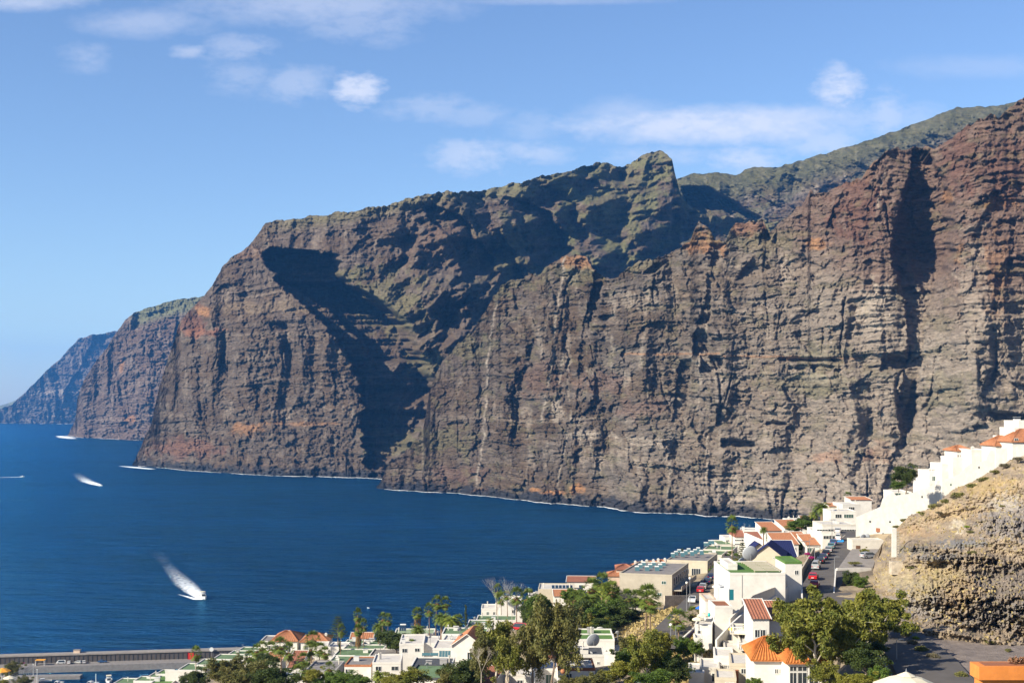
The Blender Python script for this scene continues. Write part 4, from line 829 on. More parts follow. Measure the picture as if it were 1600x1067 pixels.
# ---- cars ----
def make_car(label, paint, body='hatch', name='parked_car', cat='car'):
    root = empty(name, (0, 0, 0), 0, label, cat)      # nose towards +y
    W = .87; L2 = 2.05
    pr = dict(hatch=[(-L2, .35), (-L2, .82), (-1.95, .95), (-1.72, 1.42), (-.3, 1.48), (.35, 1.38), (1.05, .98), (1.9, .80), (L2, .62), (L2, .32)], van=[(-2.2, .35), (-2.2, 1.2), (-2.1, 1.85), (1.0, 1.9), (1.5, 1.7), (1.9, 1.15), (2.25, .95), (2.25, .35)],
              saloon=[(-2.2, .35), (-2.2, .88), (-1.5, .98), (-1.0, 1.38), (.1, 1.42), (.95, .98), (1.95, .82), (2.2, .66), (2.2, .34)])[body]
    n = len(pr); m = MB()
    # cross sections: narrower above the waist
    def wx(z): return W if z < 1.0 else W-(z-1.0)*.42
    rows = [[(s_*wx(z)*(1 if abs(y) < 1.9 else .93), y, z) for (y, z) in pr] for s_ in (-1, 1)]
    k = 0; m.v = rows[0]+rows[1]; m.f = [tuple(range(n-1, -1, -1)), tuple(range(n, 2*n))]+[(i, (i+1) % n, n+(i+1) % n, n+i) for i in range(n)]
    m.build('body', paint, root)
    g = MB(); zt = max(z for y, z in pr)
    def glass(a, b, ins=.1):    # strip on the sloping front/rear glass between two profile points
        (y0, z0), (y1, z1) = a, b; x0 = wx(z0)-ins; x1 = wx(z1)-ins; ny = (z1-z0); nz = -(y1-y0); L_ = math.hypot(ny, nz); s_ = 1 if (ny*((y0+y1)/2)) < 0 or nz > 0 else 1; ny, nz = ny/L_*.012, nz/L_*.012
        if nz < 0: ny, nz = -ny, -nz
        g.quad((-x0, y0+ny, z0+nz), (x0, y0+ny, z0+nz), (x1, y1+ny, z1+nz), (-x1, y1+ny, z1+nz))
    if body == 'hatch': glass((.98, 1.02), (.4, 1.35)); glass((-1.93, 1.0), (-1.76, 1.36)); sy = (-1.5, .6)
    elif body == 'saloon': glass((.88, 1.02), (.18, 1.38)); glass((-1.42, 1.02), (-1.05, 1.34)); sy = (-1.05, .5)
    else: glass((1.86, 1.2), (1.53, 1.64)); glass((-2.18, 1.3), (-2.12, 1.75)); sy = (-1.7, 1.2)
    for s_ in (-1, 1):
        z0, z1 = 1.02, zt-.1; g.quad((s_*(wx(z0)+.01), sy[0]-.1, z0), (s_*(wx(z0)+.01), sy[1]+.25, z0), (s_*(wx(z1)+.01), sy[1]-.15, z1), (s_*(wx(z1)+.01), sy[0]+.15, z1))
    g.build('windows', M['glass'], root)
    for (x, y) in ((-.78, -1.3), (.78, -1.3), (-.78, 1.3), (.78, 1.3)):
        w_ = MB().tube([(x-.11, y, .32), (x+.11, y, .32)], [.32, .32], 14).build('wheel', M['tyre'], root); s_ = 1 if x > 0 else -1; MB().tube([(x+s_*.111, y, .32), (x+s_*.125, y, .32)], [.2, .19], 10).build('rim', M['rim'], w_)
    yb = pr[0][0]; yf = pr[-1][0]
    for x in (-.62, .62): MB().box(x-.16, x+.16, yf-.02, yf+.015, .55, .63).build('headlight', M['lampw'], root); MB().box(x-.14, x+.14, yb-.015, yb+.02, .68, .84).build('tail_light', M['tail'], root)
    MB().box(-.27, .27, yb-.02, yb+.02, .5, .61).build('number_plate', M['paint'], root)
    return root
def street_lamp(px, pyb, pyt, Y, label, globe=False, double=False, group=None):
    c = at(px, pyb, Y); h = (pyb-pyt)*Y/2000; root = empty('street_lamp', c, 0, label, 'street lamp', group)
    p = MB().tube([(0, 0, -.5), (0, 0, h*.5), (0, 0, h)], [.09, .07, .05], 8)
    if double: p.tube([(-.8, 0, h), (.8, 0, h)], [.04, .04], 6)
    p.build('post', M['steel'], root)
    if globe: MB().lathe([(.05, h), (.22, h+.1), (.28, h+.28), (.2, h+.46), (.02, h+.52)], 12).build('lamp_globe', M['lampw'], root, smooth=True)
    else:
        for s_ in ((-1, 1) if double else (1,)): MB().box(min(s_*.1, s_*1.0), max(s_*.1, s_*1.0), -.12, .12, h+.02, h+.14).build('lamp_head', M['steel'], root)
    return root
def parasol(px, pyt, Y, r, label, m='canvas', h=2.4, sides=8, group=None, gz=None):
    c = at(px, pyt, Y); root = empty('parasol', (c.x, c.y, c.z-h), .2, label, 'parasol', group); k = MB(); tip = Vector((0, 0, h)); 
    for i in range(sides):
        a, b = 2*math.pi*i/sides, 2*math.pi*(i+1)/sides; A = Vector((r*math.cos(a), r*math.sin(a), h-r*.36)); B = Vector((r*math.cos(b), r*math.sin(b), h-r*.36)); Mi = (A+B)/2+Vector((0, 0, .02)); A2 = A.lerp(tip, .5)+Vector((0, 0, .05*r)); B2 = B.lerp(tip, .5)+Vector((0, 0, .05*r))
        k.quad(A, B, B2, A2); k.tri(A2, B2, tip); k.quad(A, A-Vector((0, 0, .18)), B-Vector((0, 0, .18)), B)
    k.build('canopy', M[m], root)
    v = MB()
    for i in range(sides):
        a, b = 2*math.pi*i/sides, 2*math.pi*(i+1)/sides; q = r*.28; v.quad((q*math.cos(a), q*math.sin(a), h-q*.30+.05), (q*math.cos(b), q*math.sin(b), h-q*.30+.05), (.03*math.cos(b), .03*math.sin(b), h+.12), (.03*math.cos(a), .03*math.sin(a), h+.12))
    v.build('vent_cap', M[m], root); MB().tube([(0, 0, -.3), (0, 0, h-.02)], [.04, .035], 8).tube([(0, 0, h+.1), (0, 0, h+.2), (0, 0, h+.32)], [.05, .03, .005], 6).build('pole', M['steel'], root)
    return root
M['cwall'] = MW('cream_white_render', (.47, .45, .42))
# ================= buildings =================
G1 = 'green roofed terrace houses stepping down to the harbour'
# --- harbour side terraces, lower left ---
for (x0, x1, y, Y, d, roof, lb) in [
 (368,396,1018,404,9,'green','green roofed white house topmost of the row above the breakwater end'),
 (352,390,1024,396,9,'green','green roofed white house second from the top of the harbour row'),
 (330,386,1030,388,9,'green','wide green roofed house third from the top of the harbour row'),
 (304,350,1038,380,9,'green','green roofed house just behind the tall thin palm over the breakwater'),
 (277,322,1046,374,10,'green','green roofed house directly above the blank white wall'),
 (243,262,1052,405,7,'lawn','small house with brighter green roof left of the blank white wall'),
 (229,256,1057,402,7,'green','little green roofed house third from the bottom corner row'),
 (208,243,1063,398,7,'green','green roofed house second from the bottom of the harbour row'),
 (176,216,1067,402,8,'green','lowest green roofed house where the town meets the marina')]:
    house(x0, x1, y, Y, d, 3.0, lb, roof, rot=-4, group=G1, cat='house')
house(258, 314, 1047, 366, .8, 4.2, 'blank white rendered garden wall with small arched window', 'wroof', win=[(.55,1.4,.8,1.2)], name='garden_wall', cat='wall', gz=None)
house(234, 268, 1067, 362, 11, 3, 'house with broad bright green roof below the blank white wall', 'lawn', rot=0)
# --- villas and terraces by the sea, left of centre ---
house(406, 426, 1001, 352, 9, 4.4, 'white end wing of the orange hipped villa at the cliff edge', 'flat', win=[(.7,1.2,1,1.2)], gz=None, rot=0, name='villa_wing')
house(424, 464, 1001, 345, 11, 4.2, 'white villa with orange hipped roof at the cliff edge', 'tile', kind='hip', rise=1.9, win=[(.2,1,1.2,1.3),(.6,1,2.2,2.0)], cap='tile', chim=[(.55,.5,1.6)], tilesp=.6, ribh=.08)
house(470, 512, 1002, 342, 9, 3.8, 'second orange roofed villa half hidden by a bushy round tree', 'tile', kind='hip', rise=1.6, win=[(.2,1,1,1.2)], chim=[(.85,.5,1.2)], tilesp=.6, ribh=.08)
house(492, 512, 1008, 330, 6, 3, 'low curved white terrace wall house left of the island pine', 'wroof', rot=4)
house(512, 540, 1010, 326, 7, 3, 'white stepped terrace house right behind the island pine', 'wroof', rot=-3, win=[(.7,.7,1.4,1.2)])
house(548, 582, 997, 352, 7, 3, 'small white house with low orange roof beside the far palms', 'tile', kind='gable', rise=1.0, tilesp=.6, ribh=.07)
house(536, 566, 1006, 336, 7, 3, 'white terrace house with dark pergola below the far orange roof', 'green', rot=-2, win=[(.5,.6,2.4,1.5)])
house(566, 600, 1007, 338, 7, 3, 'white terrace house with striped awning beside the dark round tree', 'green', rot=-3, win=[(.3,.6,2,1.5)])
house(534, 598, 1014, 318, 7, 3.2, 'long white terrace house with small square windows in the middle row', 'green', rot=-4, win=[(.1,1.2,.6,.6),(.55,1.2,.6,.7)])
house(520, 588, 1024, 303, 9, 3, 'long white house with muted green roof and white skylights', 'green', rot=-3)
house(380, 414, 1024, 372, 9, 3.4, 'white house with green roof and rounded corner left of the palm cluster', 'green', rot=-3, win=[(.8,1,1,1.2)])
house(450, 476, 1026, 338, 11, 3, 'house with wide pale green roof behind the tall palm pair', 'pgreen', rot=-5)
house(511, 544, 1035, 288, 9, 3, 'house with green roof and white skylight beside the rosy veranda house', 'green', rot=-3, chim=[(.3,.5,.3)])
house(450, 470, 1042, 300, 10, 3, 'low house with terracotta lean-to roof behind the palm trunks', 'tile2', kind='mono', rise=2.0, tilesp=.5)
house(416, 440, 1031, 322, 6, 3, 'small white house with orange tiled edge under the feathery palms', 'tile', kind='mono', rise=1.0, tilesp=.5, win=[(.5,.9,1,1)])
house(476, 524, 1047, 278, 11, 3, 'house with grey gravelled flat roof and railing', 'flat', 'grey', rot=-3, win=[(.35,.7,1.2,1.3),(.7,.7,2,1.6)])
house(444, 482, 1056, 262, 6, 4, 'white house with pale blue shaded wall behind the bottom palms', 'wroof', rot=3, win=[(.3,1,1.2,1.3)])
# --- central block ---
house(616, 646, 991, 352, 10, 3.2, 'white rounded house with pale green roof at the sea edge', 'pgreen', rot=2, win=[(.3,1,.7,.7)])
house(646, 678, 989, 352, 8, 3, 'low house with pale green roof behind the skirted palms', 'pgreen', rot=0)
house(632, 646, 1001, 330, 5, 3, 'tiny terracotta roofed annex beside the spiky palm', 'tile2', kind='mono', rise=.8)
house(598, 624, 1014, 306, 9, 3, 'house with bright green roof right of the dark round tree', 'lawn', rot=-3)
house(616, 644, 1010, 318, 9, 3, 'house with vivid green roof and tilted solar panels', 'lawn', rot=-3)
house(576, 626, 1024, 296, 9, 3.2, 'long white house with grey roof and glazed lean-to', 'flat', rot=-2, win=[(.8,.3,2.6,1.3,'gglass')])
house(624, 662, 1005, 285, 12, 7.5, 'tall blank white sloping walled house in the middle of town', 'wroof', rot=2)
house(660, 684, 1004, 287, 9, 7, 'white house with low dome of rubble stone on its terrace', 'wroof', rot=0)
house(538, 580, 1038, 272, 9, 4.4, 'rosy white house with slate grey roof and shaded veranda', 'flat', rot=-2, win=[(.12,.9,1.0,1.0),(.24,.9,1.0,1.0)], door=[(.62,2.2,.8,2)], cap='tile')
house(582, 626, 1034, 266, 9, 4.2, 'plain white walled house behind the spiky low palm', 'wroof', rot=2)
house(676, 708, 1012, 276, 10, 7, 'white house carrying a row of blue grey solar panels', 'wroof', rot=-2, win=[(.85,3.6,1.6,1.2)])
house(706, 754, 1008, 274, 12, 5.4, 'white gabled house with orange gable and grey shutters', 'tile', kind='gablex', rise=2.4, rot=-6, win=[(.62,1.4,1.6,1.8),(.86,1.4,1.3,1.8)], tilesp=.5, cap='white')
house(690, 728, 1001, 292, 8, 4, 'white house with small chimneys in front of the green terrace rows', 'wroof', rot=-4, chim=[(.3,.3,.7),(.6,.3,.7)])
house(640, 704, 1043, 246, 11, 3.4, 'long white house with car port and dish at its corner', 'dark', rot=-2, win=[(.5,.6,1.2,.5)])
house(634, 690, 1058, 232, 12, 3.4, 'house with green roof bordered by a dark slanting parapet', 'green', rot=-6, cap='dark')
# --- green rows right of centre ---
house(690, 760, 990, 300, 9, 3, 'long green roofed house lowest of the three stepped rows', 'green', rot=-2)
house(728, 768, 980, 318, 12, 3, 'green roofed house in the middle of the three stepped rows', 'green', rot=-2)
house(744, 806, 968, 334, 8, 3.2, 'green roofed house below the white stepped facade', 'green', rot=-2)
house(752, 784, 950, 350, 8, 5, 'white sloping gabled building left part of the stepped facade', 'wroof', rot=0)
house(782, 816, 938, 348, 9, 9.5, 'tall white stepped building with brown door behind bare tree', 'wroof', rot=0, door=[(.32,5.4,.7,2.0)], win=[(.6,2.5,.9,.9)])
house(826, 856, 931, 358, 8, 5.5, 'white house corner between palms and the solar panelled house', 'wroof', rot=0, win=[(.4,1.2,.8,.8)])
house(841, 897, 920, 355, 12, 4.6, 'cream flat roofed house with a long row of dark solar panels', 'wroof', 'cream', rot=-3, win=[(.5,.6,1.5,2.0),(.64,.6,1.5,2.0)])
house(866, 902, 931, 340, 6, 3, 'small annex with orange tiled roof under the solar panelled house', 'tile', kind='mono', rise=.9, win=[(.8,.6,1,1)])
house(886, 930, 909, 368, 9, 4.6, 'white house with brown tiled verge among palm tops', 'tile2', kind='mono', rise=.5, win=[(.12,1,1.2,1.4),(.5,1.2,.7,.7)], rot=-4)
# --- dishes' houses, lower centre ---
house(904, 957, 991, 250, 7, 3.6, 'upper white house with two green roof strips and big dish', 'lawn', rot=-2, win=[(.35,.0,.1,.1)])
house(884, 960, 998, 238, 6, 4.2, 'long white walled house under the giant tilted grey dish', 'lawn', rot=-2, win=[(.1,1.6,.8,.6)])
house(868, 900, 994, 250, 8, 4.4, 'white house beside the pale dish with round green wreath', 'wroof', rot=0, win=[(.7,.8,1.2,.7)])
house(882, 944, 1022, 220, 8, 3.8, 'white house with dark slate flat roof and small dish', 'dark', rot=-2, win=[(.85,1.2,.5,.5)])
house(858, 888, 1030, 214, 8, 3, 'white house with faded red tiled roof behind slim trunks', 'tile2', kind='mono', rise=1.0, tilesp=.3)
house(872, 930, 1043, 200, 8, 3.6, 'lower white house with brown ledge and pot on its wall', 'wroof', rot=0, win=[(.3,.8,.9,1.2)], cap='brown')
house(836, 872, 1044, 206, 8, 4.2, 'white house with tall green shuttered window between trunks', 'wroof', rot=2, win=[(.6,.9,1.1,1.6,'gglass')])
house(944, 975, 1018, 236, 7, 4, 'small white house with shaded blue side behind grey tree', 'wroof', rot=-10)
house(966, 998, 1026, 226, 6, 3.5, 'low white house half buried in garden trees by the lane', 'wroof', rot=-8, win=[(.5,1,.8,.8)])
house(795, 830, 1052, 210, 8, 3.5, 'white courtyard house behind the twin eucalyptus trunks', 'wroof', rot=-4, win=[(.5,1,1,1)])
house(700, 770, 1066, 205, 8, 3, 'house with dusky red tiled ridge at the bottom edge', 'tile2', kind='mono', rise=1.2, rot=-14, gz=None)

# --- hotel and buildings along the lower road ---
hot = house(969, 1048.5, 896, 302, 24, 7.6, 'beige two storey flat roofed block with green windows beside the lower road', 'flat', 'beige', rot=-17, win=[(.845,1.5,1.15,.85,'gglass'),(.765,4.3,1.1,.85,'gglass')], name='apartment_block', cat='apartment block')
side = MB(); hw = hot['hw']
for k in range(7):
    y = 2.2+k*3.0; w_ = MB().box(hw-.01, hw+.05, y, y+1.3, 4.6, 6.6).build('window', M['frame'], hot); MB().box(hw+.052, hw+.07, y+.08, y+1.22, 4.7, 6.5).build('pane', M['glass'], w_)
for k in range(7): y = 2.2+k*3.0; MB().box(hw-.01, hw+.05, y, y+1.5, .9, 3.0).build('door', M['wood'], hot)
MB().box(hw+.003, hw+2.2, .5, 23, 3.75, 3.95).box(hw+2.1, hw+2.2, .5, 23, 3.953, 4.8).build('gallery', M['beige'], hot)
b2 = house(1043, 1104, 875, 362, 20, 7.5, 'second beige flat roofed block further up the lower road with dark bay', 'flat', 'cream', rot=-17, win=[(.72,2.2,2.6,4.0),(.5,2.4,1.2,1.4)], name='apartment_block', cat='apartment block', gz=None)
for k in range(5): y = 2+k*3.4; MB().box(b2['hw']-.01, b2['hw']+.05, y, y+1.4, 4.2, 6.2).build('window', M['glass'], b2)
MB().box(b2['hw']+.003, b2['hw']+1.4, .5, 19, 3.5, 3.7).build('gallery', M['beige'], b2)
house(1089, 1127, 866, 392, 13, 7, 'pale block with narrow green roof third along the lower road', 'green', 'white2', rot=-17, win=[(.9,1.5,1,1.4)], gz=None)
house(1100, 1144, 858, 415, 12, 8, 'pale block with green roof and tank fourth along the lower road', 'green', 'white2', rot=-17, win=[(.85,2.5,1.2,1.5),(.95,2.5,.8,1.5)], gz=None)
house(1122, 1146, 850, 440, 14, 6, 'pale block with wide green roof beside the lone tall palm', 'green', 'white2', rot=0, gz=None)
house(963, 990, 889, 352, 9, 5.5, 'peach house with stacked tile cornices behind the beige block', 'tile2', 'peach', rot=-4, win=[(.6,2.5,1.4,1)], kind='hip', rise=.9, gz=None)
house(950, 972, 899, 350, 7, 4, 'small peach tiled outhouse left of the beige block', 'tile', 'peach', kind='hip', rise=.9, gz=None, rot=-4)
for i, (x, y, Y) in enumerate([(990,886,356),(1008,884,360),(1026,882,366)]):
    house(x, x+18, y, Y, 6, 4, ['orange tiled turret house first from the left above the solar tanks', 'orange tiled turret house second from the left above the solar tanks', 'orange tiled turret house third from the left above the solar tanks'][i], 'tile', 'peach', kind='hip', rise=1.1, chim=[(.2,.3,1.3),(.8,.4,1.3)], gz=None)
# --- white town to the north ---
house(1118, 1134, 847, 452, 9, 4.5, 'lowest white cubic house stepping to the sea beyond the lone palm', 'wroof', gz=None)
house(1132, 1152, 839, 450, 9, 6, 'white blank house wall left of the terracotta roofed row', 'wroof', 'white', rot=2, gz=None)
house(1149, 1172, 838, 440, 12, 5.6, 'white house with terracotta roof and wavy dark balcony lines', 'tile2', kind='hip', rise=1.6, gz=None, win=[(.25,1.0,3,.5),(.7,1.0,3,.5),(.25,2.4,3,.5),(.7,2.4,3,.5)], tilesp=.6)
house(1170, 1191, 842, 430, 9, 4.6, 'white house with terracotta side roof behind the shaggy palm', 'tile2', kind='mono', rise=1.6, gz=None, tilesp=.6)
house(1157, 1194, 828, 462, 10, 6, 'long white wall house rising to the first orange roof of the terrace', 'wroof', rot=-10, gz=None)
house(1196, 1222, 829, 448, 11, 7, 'white house with square orange roof first of the sea view pair', 'tile', kind='mono', rise=2.1, rot=8, gz=None, win=[(.4,1.5,2,1.5)], tilesp=.5)
house(1226, 1256, 825, 462, 11, 7, 'white house with square orange roof second of the sea view pair', 'tile', kind='mono', rise=2.1, rot=8, gz=None, win=[(.4,1.5,2,1.5)], tilesp=.5)
house(1233, 1262, 812, 490, 9, 5, 'white stepped house with corner chimneys above the sea view pair', 'wroof', rot=4, gz=None, chim=[(.05,.2,.8),(.6,.2,.8)])
house(1256, 1274, 815, 482, 8, 4, 'small house with orange roof beside the leaning palm', 'tile', kind='mono', rise=1.6, gz=None)
house(1285, 1337, 819, 366, 12, 5, 'long white hall with dark strip windows across the upper road', 'wroof', rot=0, win=[(.2,1.4,7,.5),(.65,1.4,9,.5),(.15,3.2,2.4,1),(.35,3.2,2.4,1),(.6,3.2,2.4,1)], cap='white2')
house(1268, 1288, 828, 374, 10, 6, 'white rising boundary building left of the white hall', 'wroof', rot=-6, gz=None)
house(1298, 1338, 798, 398, 10, 6, 'white flat house behind the leaning white dish', 'wroof', rot=0, gz=None, win=[(.3,1,2,1.2),(.7,1,3,1.2,'gglass')])
house(1316, 1345, 787, 420, 9, 5, 'white house with sloping terrace roof near the small round palm', 'wroof', rot=6, gz=None, win=[(.5,1,2,1.2)])
house(1330, 1362, 781, 440, 9, 5, 'farthest white house with thin orange edge below the cliff', 'tile', 'white', kind='mono', rise=.5, gz=None)
house(1296, 1322, 791, 425, 9, 4, 'cream house with orange cap right of the date palm', 'tile', 'cream', kind='mono', rise=.5, gz=None)
house(1212, 1248, 850, 368, 9, 7, 'white house with orange ribbed roof front left of the road corner', 'tile', kind='mono', rise=2.4, rot=4, tilesp=.5, ribh=.08, win=[(.8,1,1.4,1.4)])
house(1246, 1266, 848, 378, 9, 5, 'house with orange roof middle of the cluster at the road corner', 'tile', kind='mono', rise=2.4, rot=4, tilesp=.5, ribh=.08)
house(1260, 1281, 851, 368, 9, 5.5, 'white house with orange roof and glazed bay at the road corner', 'tile', kind='mono', rise=2.2, rot=4, gz=None, tilesp=.5, ribh=.08, win=[(.3,.8,2,1.6,'gglass')])
house(1177, 1222, 869, 290, 11, 4.5, 'cream gabled house with large dark blue tiled roof', 'btile', 'cream', kind='gablex', rise=2.6, rot=-16, gz=None, win=[(.7,.1,.4,.4)], cap='btile', tilesp=.4)
house(1212, 1244, 869, 300, 9, 4.5, 'cream wing with blue tiled slope and white ridge stripe', 'btile', 'cream', kind='mono', rise=2.8, rot=-4, gz=None, cap='white', tilesp=.4)
house(1175, 1197, 858, 322, 6, 4, 'small cream house with dark blue gable behind the big dish', 'btile', 'cream', kind='gablex', rise=1.5, gz=None, win=[(.5,.5,1,1)], cap='btile')
vil = house(1140, 1227, 894.5, 232, 18, 7.6, 'large blank white villa with green roof terrace and slatted pergola', 'lawn', rot=0, name='villa', gz=None)
pg = MB()
for k in range(7): pg.box(vil['hw']*-.02, vil['hw']*.42, 2.4+k*2.1, 3.4+k*2.1, 7.65, 7.75); pg.box(vil['hw']*.45, vil['hw']*.97, 2.4+k*2.1, 3.4+k*2.1, 7.65, 7.75)
for x in (-.02, .42, .45, .95):
    for y in (2.6, 15.5): pg.box(vil['hw']*x, vil['hw']*x+.12, y, y+.12, 7.2, 7.648)
pg.build('pergola', M['cream'], vil); MB().box(-vil['hw']+2.2, -vil['hw']+2.3, -.06, -.01, 0, 7.2).build('downpipe', M['grey'], vil)
house(1227, 1253, 877, 238, 9, 8.2, 'right wing of the white villa with one small square window', 'lawn', rot=0, win=[(.68,1.6,.75,.85)], gz=None, name='villa_wing', cap='lawn')
house(1137, 1152, 880, 238, 9, 6, 'left wing of the white villa with pale stepped terrace roof', 'wroof', 'white', rot=0, gz=None, name='villa_wing')
tb = house(1117, 1145, 946, 214, 7, 7.5, 'white terrace house with plants and teal screen below the villa', 'brown', rot=0, gz=None, door=[(1.0,1.2,.1,.1)])
house(1102, 1119, 935, 222, 7, 7.8, 'narrow house with peach edge and teal vase beside the lower road', 'wroof', 'white', rot=0, gz=None, win=[(.7,3.4,.5,.8,'gglass'),(.6,5.2,1.2,.6)], cap='peach')
house(1086, 1112, 975, 212, 6, 5.6, 'white house with slanting dark windows at the bend of the lower road', 'wroof', rot=-12, gz=None, win=[(.25,1.0,.6,1.0),(.3,3.0,.6,1.2)])
house(1085, 1098, 996, 206, 4, 3.6, 'small white lantern topped gatehouse at the end of the lane wall', 'wroof', rot=-6, gz=None)
# --- foreground right: balconies and orange roofed house ---
bal = 'white apartment terraces with turned balustrades'
house(1146, 1176, 985, 200, 7, 3.2, 'upper balcony house with large cream parasol and white balustrade', 'wroof', 'white2', rot=-8, balc=[(.25,-.9,2.6,2.0)], gz=None, group=bal, win=[(.8,.6,1.2,1.4)])
house(1156, 1192, 1004, 192, 8, 4.4, 'balcony house directly left of the orange hipped roof', 'wroof', 'white2', rot=-8, balc=[(.35,-.3,3.0,2.0),(.75,2.4,2.4,1.8)], gz=None, group=bal, win=[(.3,.8,1.4,1.5),(.75,.8,1.2,1.5)])
house(1132, 1162, 1013, 196, 7, 3.4, 'stepped balcony house with cream steps beside the scrub slope', 'wroof', 'white2', rot=-8, gz=None, group=bal, win=[(.7,.6,1.2,1.4)], balc=[(.7,.6,2.2,1.6)])
house(1116, 1146, 1024, 190, 7, 4.2, 'balcony house with blue towels over its balustrade', 'wroof', 'white', rot=-8, gz=None, group=bal, balc=[(.6,1.0,2.6,1.6)], win=[(.6,1.2,1.6,1.2)])
house(1142, 1182, 1036, 182, 8, 5, 'house with brown arched door and rolled awning left of the blank gable', 'wroof', 'cream', rot=-8, gz=None, group=bal, door=[(.18,.9,.9,2.1,'brown')], win=[(.5,.7,.8,.8),(.75,.6,1.2,1.3)], balc=[(.8,3.2,3,1.6)])
house(1094, 1124, 1042, 186, 7, 4.2, 'lower terrace house with brown shade and cream steps', 'wroof', 'white2', rot=-8, gz=None, group=bal, win=[(.8,.8,1.2,1.3)], balc=[(.75,2.6,2.2,1.5)])
house(1076, 1100, 1050, 184, 7, 4.2, 'outermost lower balcony house beside the grassy gully', 'wroof', 'white', rot=-8, gz=None, group=bal, balc=[(.55,1.6,2.8,1.6)], win=[(.5,1.6,1.2,1.2)])
house(1118, 1150, 1058, 176, 6, 4.2, 'bottom edge balcony house with cream awnings', 'wroof', 'cream', rot=-8, gz=None, group=bal, balc=[(.3,.8,2.4,1.4)], win=[(.7,.6,1.2,1.3)])
house(1176, 1202, 966, 190, 7, 5, 'white house with brown ribbed roof behind the great tree', 'tile2', kind='mono', rise=1.8, rot=0, gz=None, tilesp=.42, ribh=.1, win=[(.3,1.6,.9,1.2),(.6,1.6,.9,1.2)], cap='white')
house(1200, 1232, 968, 194, 7, 5, 'wing with brown ribbed roof mostly behind the great tree', 'tile2', kind='mono', rise=1.8, rot=0, gz=None, tilesp=.42, ribh=.1, cap='white')
house(1170, 1204, 991, 196, 6, 4, 'white patio house between the two tiled roofs', 'wroof', 'white', rot=-2, gz=None, win=[(.3,1,1.2,1),(.7,1,1.4,.5)])
oh = house(1179, 1234, 1030, 172, 9, 8, 'white house with bright orange hipped roof in the foreground', 'tilev', 'white', kind='hip', rise=2.3, rot=-3, gz=None, tilesp=.42, ribh=.11, cap='tilev', win=[(.62,1.2,.5,.7),(.72,1.2,.3,.7)], over=.5)
ob = house(1232, 1292, 1034, 168, 8, 8, 'wing with orange hipped roof and big glazed bay under the tree', 'tilev', 'white', kind='hip', rise=2.2, rot=2, gz=None, tilesp=.42, ribh=.11, cap='tilev', over=.5,
     win=[(.12,.5,1.0,.7),(.12,1.3,1.0,1.6),(.36,.5,1.3,.7),(.36,1.3,1.3,1.6),(.66,.5,1.3,2.4)])
balustrade(ob, -ob['hw'], ob['hw'], -2.4, 0, 8-2.7)
balustrade(oh, -oh['hw']+1.2, oh['hw'], -2.2, 0, 8-3.6)
# --- long white stepped building climbing the hill, right ---
def prof_wall(pts_top, pts_bot, Y0, Y1, thick, name, label, cat, m='white2', px0=None, px1=None, n=60, parent=None):
    """wall whose top and foot follow two outlines given by bearing, with real depth"""
    xs = np.linspace(px0, px1, n); xs = np.unique(np.concatenate([xs]+[np.array([p[0]-.01, p[0]]) for p in pts_top])); V = []; F = []
    for i, x in enumerate(xs):
        Yd = np.interp(x, [px0, px1], [Y0, Y1]); t = at(x, np.interp(x, *zip(*pts_top)), Yd); b = at(x, np.interp(x, *zip(*pts_bot)), Yd); b.z -= 4
        V += [t, b, (t.x*(1+0*thick/Yd), t.y+thick, t.z), (b.x, b.y+thick, b.z)]
        if i: k = 4*i; F += [(k-4, k-3, k+1, k), (k-2, k+2, k+3, k-1), (k-4, k, k+2, k-2), (k-3, k-1, k+3, k+1)]
    F += [(0, 2, 3, 1), (len(V)-4, len(V)-3, len(V)-1, len(V)-2)]
    o = link_mesh(name, [tuple(v) for v in V], F, M[m], parent); return tag(o, label, cat) if parent is None else o
lw = empty('terraced_building', at(1470, 800, 300), 0, 'long cream white terraced building climbing the hillside towards the right edge', 'building')
def inlw(o): o.parent = lw; o.matrix_parent_inverse = Matrix.Translation(-Vector(lw.location)); return o
inlw(prof_wall([(1338,808),(1376,792),(1380,779),(1396,768),(1400,774),(1424,771),(1440,764),(1463,757),(1466,751),(1490,746),(1503,739),(1510,730),(1518,724),(1542,719),(1548,704),(1562,701),(1590,698),(1600,695),(1720,645)], [(1338,866),(1372,858),(1400,806),(1450,792),(1520,752),(1600,712),(1720,660)], 346, 262, .6, 'wall', '', '', m='cwall', px0=1338, px1=1720, parent=None))
for (x, y, w_, h_, mm) in [(1360,814.6,4,2.6,'glass'),(1391,815,4,2.6,'glass'),(1374,828,11,6,'brown'),(1380,834,3,3,'glass'),(1441,776,3,3,'glass'),(1486,757,3,3,'gglass'),(1530,730,3,3,'glass')]:
    Yd = np.interp(x, [1338, 1720], [346, 262])-.12; c = at(x, y, Yd); s_ = Yd/2000; q = MB().box(-w_*s_/2, w_*s_/2, -.02, .5, -h_*s_/2, h_*s_/2).build('window' if mm != 'brown' else 'door_recess', M[mm]); q.location = c; q.rotation_euler = (0, 0, R(-38)); inlw(q)
bpy.data.objects[-1] if False else None
for o_ in [o for o in bpy.data.objects if o.parent == lw]:
    for k_ in ('label', 'category'):
        if k_ in o_: del o_[k_]
